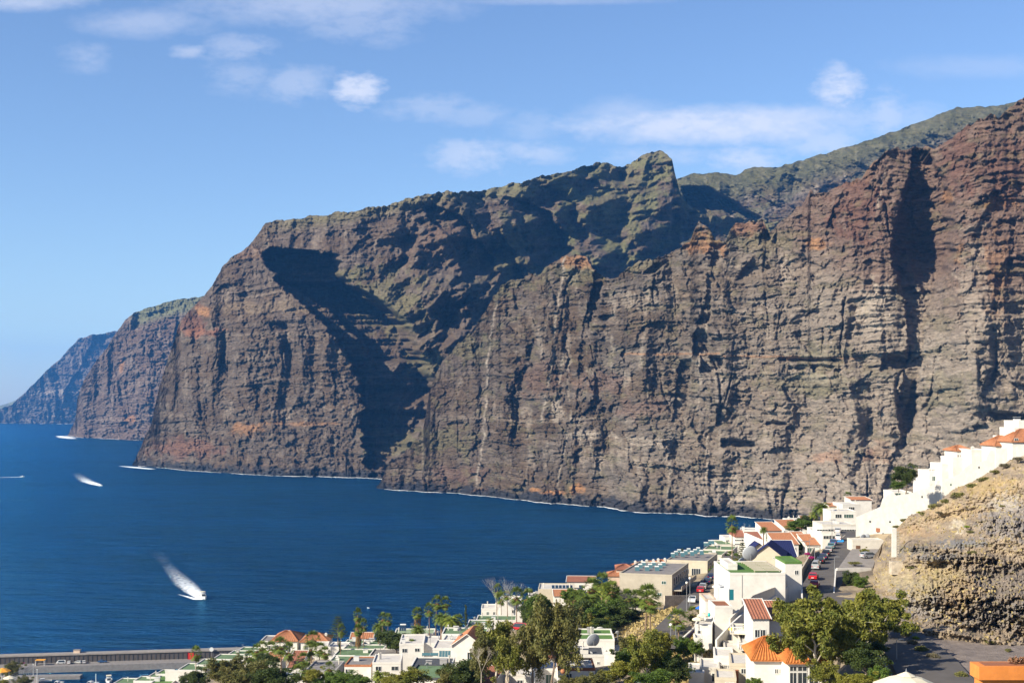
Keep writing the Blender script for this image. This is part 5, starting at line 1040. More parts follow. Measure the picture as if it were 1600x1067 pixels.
# upper storeys of the terraced building: each is a house behind the wall's brink
GU = 'upper storeys stepping up along the terraced building'
def up(x0, x1, y, lab, **k):
    Y = np.interp((x0+x1)/2, [1338, 1720], [346, 262])+k.pop('dy', 6)*.5+1.2; return house(x0, x1, y, Y, k.pop('dep', 9), k.pop('h', 4), lab, k.pop('roof', 'wroof'), k.pop('wall', 'white'), gz=None, **k)
up(1396, 1424, 768, 'small white roof room with green shutters left end of the terraced building', win=[(.2,.3,2,.7,'gglass'),(.75,.2,1,1.2,'gglass')], h=3)
up(1444, 1454, 748, 'tiny white block left of the crenellated roof room', h=3)
up(1452, 1472, 735, 'white roof room with crenellated parapet and green window', win=[(.35,1.4,.9,1.2,'gglass')], chim=[(.1,.05,.2),(.4,.05,.2),(.7,.05,.2)], dy=2)
up(1472, 1502, 724, 'white plain roof room between the crenels and the hipped roof', win=[(.9,1.2,.8,1.3)], dy=3)
up(1489, 1512, 714, 'white roof room with planted terrace in front of the arched window', win=[], roof='brown', dy=3)
up(1495, 1520, 704, 'white roof room with low orange hip roof and arched window', roof='tile', kind='hip', rise=1.2, win=[(.08,.9,.45,.9),(.24,.9,.45,.9),(.6,.8,1.0,1.2)], dy=9, h=5, tilesp=.4)
up(1518, 1545, 702, 'white roof room with double window right of the low hip roof', win=[(.75,1.0,.6,1.0)], dy=5, chim=[(.3,.3,.3)])
up(1556, 1592, 696, 'white house with broad orange hipped roof near the right edge', roof='tile', kind='hip', rise=2.2, dy=5, h=4, tilesp=.4, cap='tile')
up(1582, 1640, 690, 'orange roofed house with white dormer at the right edge', roof='tile', kind='hip', rise=2.8, dy=8, h=5, tilesp=.4, win=[(.1,-.8,.9,.8)])
up(1568, 1592, 681, 'white stepped parapet house behind the orange hipped roofs', dy=16, h=5, roof='wroof', rot=-6)
up(1585, 1640, 668, 'upper white balcony house at the right edge with cream awning', dy=19, h=5, win=[(.2,1.2,2,1,'gglass')])
up(1592, 1650, 657, 'topmost white house cut by the right edge', dy=26, h=5)
gate = house(1332, 1380, 843, 311, 5, 3.8, 'white lower block with brown garage door at the head of the road', 'wroof', 'white2', rot=0, door=[(.18,1.4,1.05,2.2)], name='garage_block', cat='garage')
# --- walls beside the roads ---
def wallrun(pts, h, th, label, m='white', name='wall', foot=3.0, cat='wall', off=0):
    P = [at(*p) for p in pts]; V = []; F = []
    for i, p in enumerate(P):
        d = (P[min(i+1, len(P)-1)]-P[max(i-1, 0)]); d.z = 0; d.normalize(); s = Vector((-d.y, d.x, 0))*th/2
        V += [tuple(p+s), tuple(p-s), tuple(p+s-Vector((0, 0, h+foot))), tuple(p-s-Vector((0, 0, h+foot)))]
        if i: k = 4*i; F += [(k-4, k-3, k+1, k), (k-3, k-1, k+3, k+1), (k-4, k, k+2, k-2), (k-2, k+2, k+3, k-1)]
    F += [(0, 2, 3, 1), (len(V)-4, len(V)-3, len(V)-1, len(V)-2)]
    return tag(link_mesh(name, V, F, M[m]), label, cat)
wallrun([(1119,999,200),(1140,976,208),(1160,958,216),(1200,938,228),(1252,902,245)], 3, .3, 'rising white garden wall below the villa along the scrub slope', 'white', 'garden_wall')
wallrun([(1140,966,212),(1175,930,222),(1253,900,246)], 5, .3, 'weathered white retaining wall behind the garden wall', 'white2', 'retaining_wall')
wallrun([(1253,903,248),(1253,938,228)], 1.0, .3, 'thin white parapet on the left kerb of the upper road', 'white', 'parapet_wall')
wallrun([(1248,895,262),(1262,872,300),(1272,854,336)], 1.8, .3, 'ochre garden wall with bougainvillea along the parked cars', 'cream', 'garden_wall')
wallrun([(1307.5,887,271.5),(1361,887,273.5)], 2.9, .4, 'white retaining wall holding the forecourt beside the upper road', 'white', 'retaining_wall')
wallrun([(1306,888,262),(1303,925,242)], 1.0, .25, 'slim white kerb wall running down from the forecourt', 'white', 'parapet_wall')
wallrun([(1363,950,214),(1370,985,196)], 6, .3, 'grey white screen wall behind the great tree', 'white2', 'screen_wall')
wallrun([(1075,935,293),(1043,985,240)], 1.2, .5, 'long grey parapet wall beside the lower road', 'concrete', 'parapet_wall')
wallrun([(1038,930,290),(1075,930,294)], 4.4, .4, 'pale block wall at the corner below the beige apartment block', 'stone', 'garden_wall')
wallrun([(982,949,290),(1038,950,289)], 1.6, .3, 'low white garden wall under the palm row', 'white2', 'garden_wall')
wallrun([(1062,1000,226),(1086,978,238)], 1.2, .3, 'low white wall with blue base at the lower road bend', 'white', 'parapet_wall', foot=.1)
wallrun([(1063,1003,225),(1086,982,237)], 1.0, .1, 'dark blue painted base of the low wall at the bend', 'purple', 'painted_wall', foot=.1)
wallrun([(1368,1018,176),(1382,1037,168),(1397,1063,158)], .7, .4, 'rubble stone edge wall left of the lower stretch of road', 'stone', 'stone_wall', foot=.8)
wallrun([(1309,845,335),(1320,836,352),(1336,828,372)], 1.0, .3, 'stone kerb wall curving up at the top of the road', 'stone', 'parapet_wall')
wallrun([(1165,832,402),(1200,815,420),(1283,815,416)][:1]+[(1222,856,392),(1283,817,410)], 2.6, .3, 'long white diagonal wall rising from the orange roofs to the hall', 'white', 'boundary_wall')
# --- terrain sheet ---
gz_ = solve_ground()
def ground_z(X, Y):
    X = np.asarray(X, float); Y = np.asarray(Y, float); b = 800+2000*X/np.maximum(Y, 1); e = np.interp(b, *zip(*EDGE))
    z = gz_(X, np.minimum(Y, e)); z = z-np.maximum(Y-e, 0)*1.1
    return np.maximum(z, -6)
bx = np.concatenate([np.arange(-500, 0, 25), np.arange(0, 1800, 4.0), np.arange(1800, 2600, 25)]); yy = np.geomspace(12, 760, 300)
BX, YY = np.meshgrid(bx, yy, indexing='ij'); XX = (BX-800)/2000*YY
ZZ = ground_z(XX, YY)+.25*fbm(XX/6, YY/6, 3, s=2)*np.clip((YY-60)/60, 0, 1)
idx = np.arange(ZZ.size).reshape(ZZ.shape); F_ = np.stack([idx[:-1, :-1], idx[1:, :-1], idx[1:, 1:], idx[:-1, 1:]], -1).reshape(-1, 4)
n1 = fbm(XX/9, YY/9, 4, .6, s=3); C_ = np.zeros(ZZ.shape+(3,)); C_[:] = (.27, .215, .15); C_ = lerp3(C_, (.40, .32, .21), sst(n1, 0, .7)); C_ = lerp3(C_, (.15, .125, .10), sst(-n1, .1, .8))
lot = sst(BX, 1395, 1425)*(1-sst(YY, 196, 206))*sst(YY, 120, 150); C_ = lerp3(C_, (.205, .172, .155), lot)
M_SOIL = rock_material('dry_soil', 6.0, .06)
ground = link_mesh('ground', np.stack([XX, YY, ZZ], -1).reshape(-1, 3), F_, M_SOIL, smooth=True, cols=C_.reshape(-1, 3)); tag(ground, 'dry brown sloping ground under the town', 'ground', kind='structure')
def drape(name, label, pts, w0, lift=.12, m='asphalt', n=60, side=0.0, cat='road'):
    P = road_pts(pts, n); V = []; F = []
    for i, p in enumerate(P):
        d = P[min(i+1, len(P)-1)]-P[max(i-1, 0)]; d.z = 0; d.normalize(); s = Vector((d.y, -d.x, 0))
        ww = w0 if not isinstance(w0, list) else np.interp(i/(len(P)-1), [0, .5, 1], w0)
        for k in (-.5, -.17, .17, .5): V.append(tuple(p+s*(side+ww*k)+Vector((0, 0, lift))))
        for k in (.5,): pass
        if i:
            for j in range(3): a = 4*(i-1)+j; F.append((a, a+1, a+5, a+4))
    o = link_mesh(name, V, F, M[m]); tag(o, label, cat, kind='structure'); return o, P
R1 = [(1470,1075,160),(1440,1030,178),(1390,985,201),(1340,950,224),(1282,920,250),(1296,893,272),(1312,870,300),(1328,842,345),(1338,822,384)]
def smooth_pts(pts, z=None):
    return pts
drape('road', 'asphalt upper road running up past parked cars', R1, [9.5,7.4,7.0], .35, cat='road')
drape('road', 'asphalt lower road curving down beside the beige block', [(1030,1015,222),(1052,985,241),(1090,943,286),(1112,914,322),(1135,888,352),(1150,870,380)], 7.0, .35)
fc_ = MB().poly([(at(a, 880, b).x, b) for a, b in [(1309,273),(1364,275),(1374,311),(1331,311)]], 86, 95.75).build('pavement', M['concrete']); tag(fc_, 'grey concrete forecourt beside the garage block', 'pavement', kind='structure')
for k in range(10):      # bay lines
    pass
# --- the rocky hillside ---
hb = [(1330,925),(1355,935),(1380,958),(1420,985),(1450,991),(1500,996),(1560,1003),(1600,1010),(1720,1026),(2040,1064)]
hs = [(1330,905),(1345,893),(1358,884),(1366,868),(1374,856),(1388,836),(1398,828),(1420,806),(1450,795),(1470,781),(1490,764),(1520,752),(1545,738),(1560,729),(1580,718),(1600,712),(1720,660),(2040,540)]
def hleft(PX, PY, H):
    t = np.clip((ip(hb, PX)-PY)/np.maximum(ip(hb, PX)-ip(hs, PX), 1), 0, 1)
    steps = t+0.05*np.sin(t*19+PX*.012)
    return 66*np.clip(steps, 0, 1.1)
def hrel(PX, PY, XM, ZM, YB):
    wx = PX+5*fbm(PX/30, PY/30, 3, s=41); wy = PY+4*fbm(PX/26, PY/26, 3, s=42)
    face = np.clip(sum(np.exp(-(((PX-a)/c)**2+((PY-b)/d)**2)) for a, b, c, d in [(1540,960,90,34),(1480,930,60,40),(1570,820,60,22),(1545,885,60,22),(1430,855,40,8),(1590,960,40,40),(1480,872,60,6)]), 0, 1)
    b1, e1 = facets(wx/16, wy/9, .5, 3); b2, e2 = facets(wx/6, wy/4.5, .5, 6); r = -ridged(wx/70, wy/30, 3, .5, s=31)*2.4-ridged(wx/20, wy/13, 3, .6, s=32)*1.2*(.2+face)+b1*.9*(.1+face)+b2*.55*(.15+face)
    r = r-ridged(PX/7.5, wy/15, 3, .6, s=33)*1.3*(.05+face)+fbm(PX/6, PY/4, 4, .65, s=34)*.7+sharp(fbm(PX/4, PY/3, 3, .6, s=35), 2)*.5
    return r*(.35+.5*face)
def hcol(PX, PY, XM, ZM, rel, C):
    n = fbm(PX/26, PY/12, 5, .65, s=35); c = np.zeros(PX.shape+(3,)); c[:] = (.25, .198, .145)
    c = lerp3(c, (.33, .26, .185), sst(n, 0, .7)); c = lerp3(c, (.22, .18, .15), sst(-n, .1, .7)*.7)
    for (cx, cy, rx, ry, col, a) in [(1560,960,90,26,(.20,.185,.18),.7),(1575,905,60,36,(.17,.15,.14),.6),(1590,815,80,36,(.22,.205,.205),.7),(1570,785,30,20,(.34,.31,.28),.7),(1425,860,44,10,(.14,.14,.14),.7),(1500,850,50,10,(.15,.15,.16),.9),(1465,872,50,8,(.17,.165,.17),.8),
              (1430,940,50,36,(.22,.21,.21),.7),(1460,950,14,10,(.4,.36,.3),.7),(1470,900,40,26,(.40,.32,.17),.6),(1440,920,30,30,(.40,.32,.17),.5),(1400,905,40,20,(.40,.33,.2),.6),(1500,930,30,40,(.33,.24,.14),.6),(1420,830,50,12,(.31,.22,.14),.7),(1540,760,60,20,(.33,.24,.12),.6),(1500,820,16,14,(.5,.44,.34),.7),(1480,800,60,16,(.34,.25,.15),.6)]:
        c = patch(c, PX, PY, cx, cy, rx, ry, col, a, s=int(cx) % 7, fr=9)
    g = sst(fbm(PX/9, PY/6, 4, .65, s=36), .3, .9)*.5; c = lerp3(c, (.32, .27, .11), g)
    return c
M_HILL = rock_material('hill_rock', 7.0, .05)
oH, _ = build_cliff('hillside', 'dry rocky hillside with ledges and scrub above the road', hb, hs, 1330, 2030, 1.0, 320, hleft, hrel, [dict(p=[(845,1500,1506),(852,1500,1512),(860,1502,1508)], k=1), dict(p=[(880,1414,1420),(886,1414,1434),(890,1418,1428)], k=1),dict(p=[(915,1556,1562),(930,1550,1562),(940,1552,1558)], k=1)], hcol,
    drop=1.0, back=(6, 30), jag=1.2, jf=6, seed=12, sub=14, mat_=M_HILL, depth_of=[(1330,246),(1355,236),(1380,215),(1420,201),(1450,197),(1500,194),(1560,191),(1600,188),(1720,181),(2040,168)])
# ================= plants =================
def gy(px, py, Y0=None):
    """distance at which the sight line through px,py meets the ground"""
    Ys = np.linspace(150 if Y0 is None else Y0, 620, 900); z = ground_z((px-800)/2000*Ys, Ys); s = CH-(py-637)/2000*Ys; k = int(np.argmax(s < z)); return float(Ys[k]) if s[k] < z[k] else float(Ys[-1])
PROTO = {}
def place(kind, builder, px, pyt, pyb, Y, label, wpx=None, uh=10.0, uw=8.0, group=None, cat=None):
    """stand a plant with its top and foot at the given picture rows, width in picture pixels"""
    foot = at(px, pyb, Y); h = (pyb-pyt)*Y/2000; g = float(ground_z(foot.x, foot.y)); 
    sz = h/uh; sx = sz if wpx is None else (wpx*Y/2000)/uw
    if kind[:3] in ('fan', 'ski', 'dat') and sx > sz: foot.z -= uh*(sx-sz); sz = sx
    if kind not in PROTO: PROTO[kind] = builder(); o = PROTO[kind]; o.location = foot; o.rotation_euler = (0, 0, random.random()*6.28); o.scale = (sx, sx, sz); tag(o, label, group=group); return o
    o = dup(PROTO[kind], foot, random.random()*6.28, (sx, sx, sz), label, group)
    return o
KF = [lambda s=s: make_fan_palm('x', s, skirt=0.8, nf=34) for s in (1, 2)]
def fan(px, pyt, pyb, Y, w, lab, v=0, group=None): return place('fan%d' % v, KF[v], px, pyt, pyb, Y, lab, w, 10.6, 3.4, group)
def skirted(px, pyt, pyb, Y, w, lab, group=None): return place('skirt', lambda: make_fan_palm('x', 5, skirt=3.4, nf=40, h=8, cr=1.7), px, pyt, pyb, Y, lab, w, 8.6, 3.4, group)
def date(px, pyt, pyb, Y, w, lab, v=0, group=None): return place('date%d' % v, lambda: make_date_palm('x', 11+v, nf=[48, 34][v], leaf=['palm', 'palm2'][v]), px, pyt, pyb, Y, lab, w, 7.6, 5.2, group)
def spiky(px, pyt, pyb, Y, w, lab, group=None): return place('spiky', lambda: make_date_palm('x', 15, nf=40, h=1.2, fl=2.0, r=.25, leaf='palm2'), px, pyt, pyb, Y, lab, w, 2.9, 4.0, group)
def tree(kind, px, pyt, pyb, Y, w, lab, v=0, group=None): return place(kind+str(v), lambda: make_tree('x', kind, {'euc': 3, 'euc2': 5, 'round': 8, 'green': 12, 'yel': 14}[kind]+v*31), px, pyt, pyb, Y, lab, w, 10.0, 7.6, group)
def bush(px, py, Y, wpx, lab, leaf='scrub', group=None, hh=1.0, v=0):
    c = at(px, py, Y); s = wpx*Y/2000/2.0
    if group and ('stretch' in group or 'gully' in group or 'bare slope' in group or 'rock face' in group): c.z = float(ground_z(c.x, c.y))+.02
    k = 'bush'+leaf+str(v)
    if k not in PROTO: o = PROTO[k] = make_bush('x', 20+v, leaf); o.location = c; o.scale = (s, s, s*hh); return tag(o, lab, group=group)
    return dup(PROTO[k], c, random.random()*6.28, (s, s, s*hh), lab, group)

# fan palms with tall trunks
fan(306,1012,1072,300,15,'tall thin fan palm in front of the harbour breakwater')
fan(402,1008,1056,330,17,'fan palm with yellow green crown right of the green roofed rows',1)
fan(412,1003,1040,345,16,'short fan palm at the left wing of the orange hipped villa')
fan(424,1004,1046,330,18,'dark fan palm against the front wall of the orange hipped villa',1)
fan(440,998,1067,300,20,'left of the two tall palms crossing the orange villa')
fan(451,1006,1080,270,17,'right of the two tall palms crossing the orange villa',1)
fan(472,1022,1075,285,18,'fan palm between the terracotta lean-to and grey gravel roof')
fan(463,1041,1085,250,20,'low fan palm in front of the pale blue shaded wall',1)
fan(486,988,1036,325,20,'bushy topped palm hiding the second orange roof')
fan(484,1004,1045,312,19,'leafy palm under the bushy topped palm',1)
fan(498,1006,1042,310,17,'palm with pale trunk right of the leafy palm')
fan(532,976,1028,305,10,'slim palm in front of the island pine')
skirted(559,949,1010,345,16,'brown skirted palm highest of the trio over the sea left of centre')
fan(568,968,1024,320,11,'thin small crowned palm right of the brown skirted trio palm')
skirted(559,974,1026,312,17,'green skirted palm standing in front of the trio')
fan(597,959,1010,332,13,'left palm of the close twin pair beside the dark round tree')
fan(606,960,1010,330,12,'right palm of the close twin pair beside the dark round tree',1)
date(592,972,1012,335,26,'shaggy palm with drooping brown fronds behind the twin pair')
skirted(653,948,990,350,20,'fat brown skirted palm at the sea edge near the solar heater')
fan(671,944,1000,345,13,'thin palm second from the left in the tall sea edge row')
fan(681,932,990,352,15,'tallest palm of the sea edge row')
fan(696,934,984,352,15,'palm at the right of the tall sea edge row',1)
date(653,975,1004,322,30,'low spreading palm over the tiny terracotta annex')
date(690,956,988,330,34,'wide shaggy palm below the tall sea edge row')
date(706,959,985,322,36,'bright arching frond palm beside the stepped green roofs',1)
fan(776,914,968,345,12,'slim palm inside the bare branches by the sea')
fan(783,926,980,342,12,'short palm beside the bare branches by the sea',1)
fan(807,920,992,318,18,'tall fan palm with stout trunk over the white stepped building')
fan(825,923,962,330,22,'broad light palm right of the white stepped building',1)
fan(793,924,950,340,12,'little dark palm left of the stout trunk palm')
fan(928,906,985,290,26,'tall sunlit palm at the left of the beige block garden')
fan(940,898,975,310,24,'high palm top touching the white verged house',1)
date(918,925,985,280,40,'wide green palm among the garden trees')
date(948,905,975,300,40,'lush arching palm beside the beige block',1)
fan(1008,917,1004,236,30,'left palm of the tall close pair in front of the beige block')
fan(1016,926,1006,232,28,'right palm of the tall close pair in front of the beige block',1)
fan(982,923,952,284,22,'small palm left end of the row along the beige wall')
fan(993,924,952,286,20,'small palm second in the row along the beige wall',1)
date(1059,884,908,345,20,'potted looking palm between the two beige blocks')
fan(1062,955,999,226,26,'thick trunked palm at the near end of the lower road')
fan(1082,950,980,238,18,'slim grey trunk palm beside the lower road',1)
fan(1144,809,878,330,17,'lone tall palm standing against the dark sea')
date(1193,822,850,395,16,'shaggy brown hearted palm among the terracotta roofs')
date(1284,783,816,430,36,'big dark date palm in front of the grey cliff')
date(1272,798,816,432,20,'leaning light palm left of the big dark date palm',1)
fan(1326,770,790,462,11,'little round topped palm below the cliff foot')
spiky(1172,968,986,198,26,'yellow green spiky palm at the foot of the white terrace house')
spiky(592,1042,1067,235,26,'spiky low palm in front of the plain white wall')
spiky(533,1054,1072,240,22,'low palm before the pale pillar of the veranda house')
spiky(1183,1056,1075,150,24,'dark palm top in front of the foreground balconies')
spiky(772,1016,1045,232,34,'green banana like palm behind the slim white trunks')
for i_, (x, t, b, Y, w_, lb) in enumerate([(388,1018,1060,330,15,'small fan palm over the rounded green roofed corner'),(394,1030,1075,300,16,'fan palm left edge of the dark tree mass'),(432,1016,1060,318,17,'shaggy fan palm between orange villa and terracotta lean-to'),(508,1012,1056,300,15,'slim fan palm right of the grey roof railing'),(516,1036,1080,250,16,'low fan palm by the rosy veranda'),(478,1036,1080,262,17,'fan palm before the grey roof left corner'),
  (645,1000,1040,290,13,'young fan palm below the solar heater roof'),(716,962,992,322,16,'feathery fan palm right of the arching frond palm'),(838,950,1000,285,22,'fan palm left of the central eucalyptus'),(912,936,990,282,24,'fan palm at the heart of the garden'),(956,912,965,296,24,'fan palm at the beige wall corner'),(898,926,980,300,22,'fan palm below the brown verged house'),(1004,926,954,286,20,'small palm third in the row along the beige wall'),
  (1150,866,884,330,12,'small palm below the lone tall palm'),(1206,834,852,392,12,'small palm left of the sea view pair')]):
    fan(x, t, b, Y, w_, lb, i_ % 2)
# island pine
def pine():
    root = empty('island_pine', (0, 0, 0), 0, 'x', 'tree'); MB().tube([(0, 0, -1), (0, 0, 5), (0, 0, 10)], [.2, .13, .03], 8).build('trunk', M['bark'], root); rs = np.random.RandomState(2); c = []; t = MB()
    for k in range(9):
        z = 1.6+k*.95; L_ = 3.2*(1-k/10.5)
        for j in range(6):
            a = j*1.047+k*.5; t.tube([(0, 0, z), (math.cos(a)*L_, math.sin(a)*L_, z+.25*L_)], [.05, .015], 4)
            for u in (.35, .6, .8, 1.0): c.append((math.cos(a)*L_*u, math.sin(a)*L_*u, z+.25*L_*u))
    t.build('limbs', M['bark'], root); V, F = leafcloud(c, [.42]*len(c), 34, .16, rs, .35, 0, 1.5); link_mesh('crown', V, F, LF['dk'], root); return root
place('pine', pine, 528, 961, 1003, 322, 'layered island pine with flat branches at the cliff edge', 34, 10, 6.6)
place('pine', pine, 1160, 846, 880, 320, 'layered island pine behind the big villa dish', 24, 10, 6.6)
def cypress():
    root = empty('cypress_tree', (0, 0, 0), 0, 'x', 'tree'); MB().tube([(0, 0, -1), (0, 0, 9)], [.15, .04], 6).build('trunk', M['bark'], root); rs = np.random.RandomState(4); c = [(rs.normal()*.1, rs.normal()*.1, .6+z*.5) for z in range(19)]; V, F = leafcloud(c, [.75*(1-.03*i) for i in range(19)], 90, .22, rs, 1.2, 0, 1.4); link_mesh('crown', V, F, LF['dk'], root); return root
place('cyp', cypress, 728, 944, 984, 335, 'slim dark column cypress on the sea edge', 6, 10, 1.6); place('cyp', cypress, 531, 1000, 1026, 310, 'short dark cypress among the white terraces', 6, 10, 1.6)
place('cyp', cypress, 1066, 856, 868, 420, 'tiny dark cypress peeking above the solar tanks', 6, 10, 1.6)
# broad trees
T = tree
T('round',620,988,1022,300,46,'dense dark round tree below the twin palms'); T('round',604,984,1015,305,34,'dark shrubby tree under the drooping brown palm',1)
T('round',636,992,1016,306,24,'small dark tree right of the dense round tree',1)
T('euc2',345,1027,1082,292,60,'spreading olive tree at the bottom left of town'); T('euc2',372,1024,1080,300,36,'light yellowish tree top right of the spreading olive tree',1)
T('round',310,1046,1085,300,30,'low dark tree top below the thin harbour palm'); T('round',292,1052,1085,310,22,'leftmost small palm like tree over the garden wall',1)
T('euc2',400,1030,1085,262,66,'brown green tree mass below the palm cluster'); T('round',430,1040,1090,240,60,'dark tree filling the bottom left of the palm trunks'); T('euc2',372,1046,1085,250,60,'olive tree at the very bottom left of the palms',2)
T('round',415,1022,1050,315,34,'leafy tree between the left palms',1)
T('yel',492,1044,1080,240,30,'yellow green tree beside the grey gravel roof house'); T('green',520,1048,1085,240,36,'bright green tree before the veranda house'); T('green',548,1054,1085,235,60,'row of low green tree tops under the veranda house',1)
T('euc',640,1042,1085,212,70,'golden olive tree top in front of the slanting parapet',2); T('yel',612,1054,1085,220,40,'yellowish tree left of the golden olive tree')
T('round',722,1032,1085,205,64,'dark grey olive tree right of the long white car port house'); T('euc2',700,1040,1085,205,40,'olive tree left of the slim pale trunks',1)
T('euc',775,968,1068,205,66,'tall eucalyptus with bare lower trunks left of the central pair'); T('euc2',752,985,1072,200,44,'feathery eucalyptus left side of the central group',1)
T('euc',795,1000,1080,192,56,'eucalyptus with thick cream trunk in the middle of town',1)
T('euc2',862,934,1082,190,84,'largest grey olive eucalyptus in the centre of town'); T('euc2',832,965,1080,195,66,'eucalyptus left half of the largest pair',2); T('euc2',886,946,1062,205,62,'eucalyptus right half of the largest pair',1)
T('green',842,928,985,300,40,'fresh green tree behind the largest eucalyptus'); T('round',832,940,990,300,36,'dark tree next to the broad light palm')
T('round',905,940,1000,268,56,'dark leafy garden tree below the orange annex'); T('green',928,945,1000,268,56,'mid green garden tree among palms',1); T('green',900,920,960,310,44,'leafy green tree beside the brown verged house')
T('yel',932,958,990,266,46,'yellow green tree in the middle of the garden'); T('round',962,945,992,272,62,'darkest tree at the edge of the dry slope'); T('round',985,950,985,276,30,'dark tree corner beside the low garden wall',1); T('green',965,935,975,285,44,'green tree under the beige block wall')
T('green',948,915,960,315,50,'tall green tree left of the beige block',1); T('round',945,965,998,262,40,'lower dark tree above the green strip roofs')
T('euc2',982,992,1030,226,40,'grey green tree right of the white dish houses'); T('euc2',935,1050,1085,178,50,'grey olive tree covering the lower white houses'); T('euc2',905,1054,1088,172,44,'dusty tree bottom centre left of the lane',2); T('euc2',882,1056,1088,172,36,'dusty tree by the wall with the pot',1)
T('yel',972,1032,1085,182,52,'yellow tree left of the sunken lane'); T('green',975,1015,1050,200,36,'dark green hedge tree by the low white house',1)
T('euc',1010,985,1085,180,64,'tall slender tree with orange brown trunk right of the lane'); T('green',1035,1016,1080,182,54,'broad bright green tree below the lower road'); T('yel',1030,985,1035,205,40,'yellow topped tree at the foot of the dry slope')
T('green',1068,996,1034,208,34,'rounded hedge tree under the blue based wall'); T('green',1087,1000,1030,206,26,'leafy hedge end beside the lantern gatehouse',1); T('green',1020,1048,1090,168,60,'leafy tree bottom edge right of the lane',1)
T('round',1050,1030,1080,180,50,'dark undergrowth tree left of the grassy gully')
T('green',1226,908,925,246,22,'dark potted tree in the shade of the villa wing'); T('green',1245,845,866,372,20,'small garden tree between blue and orange roofs')
T('green',1252,812,835,430,44,'green garden bushes tree under the diagonal wall'); T('green',1222,838,852,400,26,'light green garden tree below the sea view pair',1); T('green',1240,833,848,402,36,'second light green garden tree below the sea view pair')
T('round',1262,805,824,440,26,'dark tree left of the big date palm foot'); T('green',1322,786,800,450,20,'round green tree by the farthest white houses',1)
T('round',1416,728,768,312,36,'dark pine like tree rising behind the terraced building'); T('lime' if False else 'yel',1352,856,874,300,14,'small lime green tree on the forecourt'); T('green',1404,752,768,306,24,'bright leafy tree low on the terraced building roof',1)
T('green',1180,1060,1090,150,30,'small tree in front of the bottom balconies'); T('yel',1350,1052,1100,120,52,'yellow flowering bushy tree at the bottom edge'); T('yel',1325,1056,1100,118,40,'second yellow bushy tree left at the bottom edge',1)
T('green',1378,1042,1090,140,40,'bright green undergrowth tree beside the stone edge wall')
T('round',1350,1010,1062,160,60,'dark shrubby tree under the great eucalyptus'); T('round',1365,1000,1040,172,40,'dark bush tree below the seated people',1)
T('euc',1290,1030,1090,146,60,'small olive tree over the glazed bay corner',2)
# the great tree: several leaders, big
def great(seed, label, hgt, px, pyb, Y, lean, nb=12, sc=1.0, leaf='euc', spread=.42, name='eucalyptus_tree', per=190):
    rs = np.random.RandomState(seed); f = at(px, pyb, Y); root = empty(name, f, 0, label, 'tree'); t = MB(); tips = branch_tree(t, hgt, rs, nb, .38*sc, spread, .32, lean); t.build('trunk', M['pbark'], root)
    c = [np.array(p)+rs.normal(size=3)*.5 for p in tips]+[np.array(p)+rs.normal(size=3)*.9 for p in tips[::2]]; rr = [.95*sc*(.5+.9*rs.rand()) for _ in c]
    V, F = leafcloud(c, rr, per, .30, rs, .8, .3, 1.7); link_mesh('crown', V, F, LF[leaf], root); return root
great(1, 'great eucalyptus with spreading golden green crown beside the upper road', 13.5, 1318, 1090, 168, (-2.0, 1), 12, .95)
great(2, 'great eucalyptus crown reaching left over the orange roofs', 13.0, 1292, 1085, 172, (-4.5, 0), 10, .9)
great(3, 'right hand eucalyptus leaning out over the road', 12.5, 1340, 1075, 178, (1.8, 1), 9, .85, spread=.36)
great(4, 'slender eucalyptus with white trunk above the road bend', 11.5, 1360, 1040, 192, (2.6, 0), 8, .75, spread=.34)
great(5, 'middle eucalyptus with dense hanging clumps over the glazed bay', 11.0, 1286, 1085, 164, (-1.5, -1), 8, .85)
great(6, 'rear eucalyptus behind the great tree beside the parked red cars', 10.0, 1312, 1035, 206, (1.0, 1), 7, .8)
# bare tree by the sea and bare trunks
def bare(seed, label, px, pyt, pyb, Y, w, m='pbark'):
    rs = np.random.RandomState(seed); h = (pyb-pyt)*Y/2000; f = at(px, pyb, Y); root = empty('bare_tree', f, 0, label, 'tree'); t = MB()
    def rec(p, d, L_, r, n):
        q = p+d*L_; t.tube([p, q], [r, r*.65], 5)
        if n:
            for k in range(3 if n > 1 else 2): dd = (d+Vector((rs.normal()*.38, rs.normal()*.38, .1+rs.rand()*.2))).normalized(); rec(q, dd, L_*(.6+.2*rs.rand()), r*.6, n-1)
    MB().tube([(0, 0, -1), (0, 0, h*.3)], [.08, .05], 7).build('trunk', M[m], root)
    for k in range(3): rec(Vector((0, 0, h*.28)), Vector((math.cos(k*2.1)*.45, math.sin(k*2.1)*.3, 1)).normalized(), h*.27, .035, 4)
    t.build('branches', M[m], root)
bare(3, 'leafless grey tree with fine twigs against the sea', 778, 902, 972, 322, 40); bare(5, 'smaller leafless tree right of the grey twiggy one', 800, 912, 970, 320, 30)
bare(7, 'leafless white stemmed bush tree beside the car port house', 752, 1010, 1066, 196, 30)
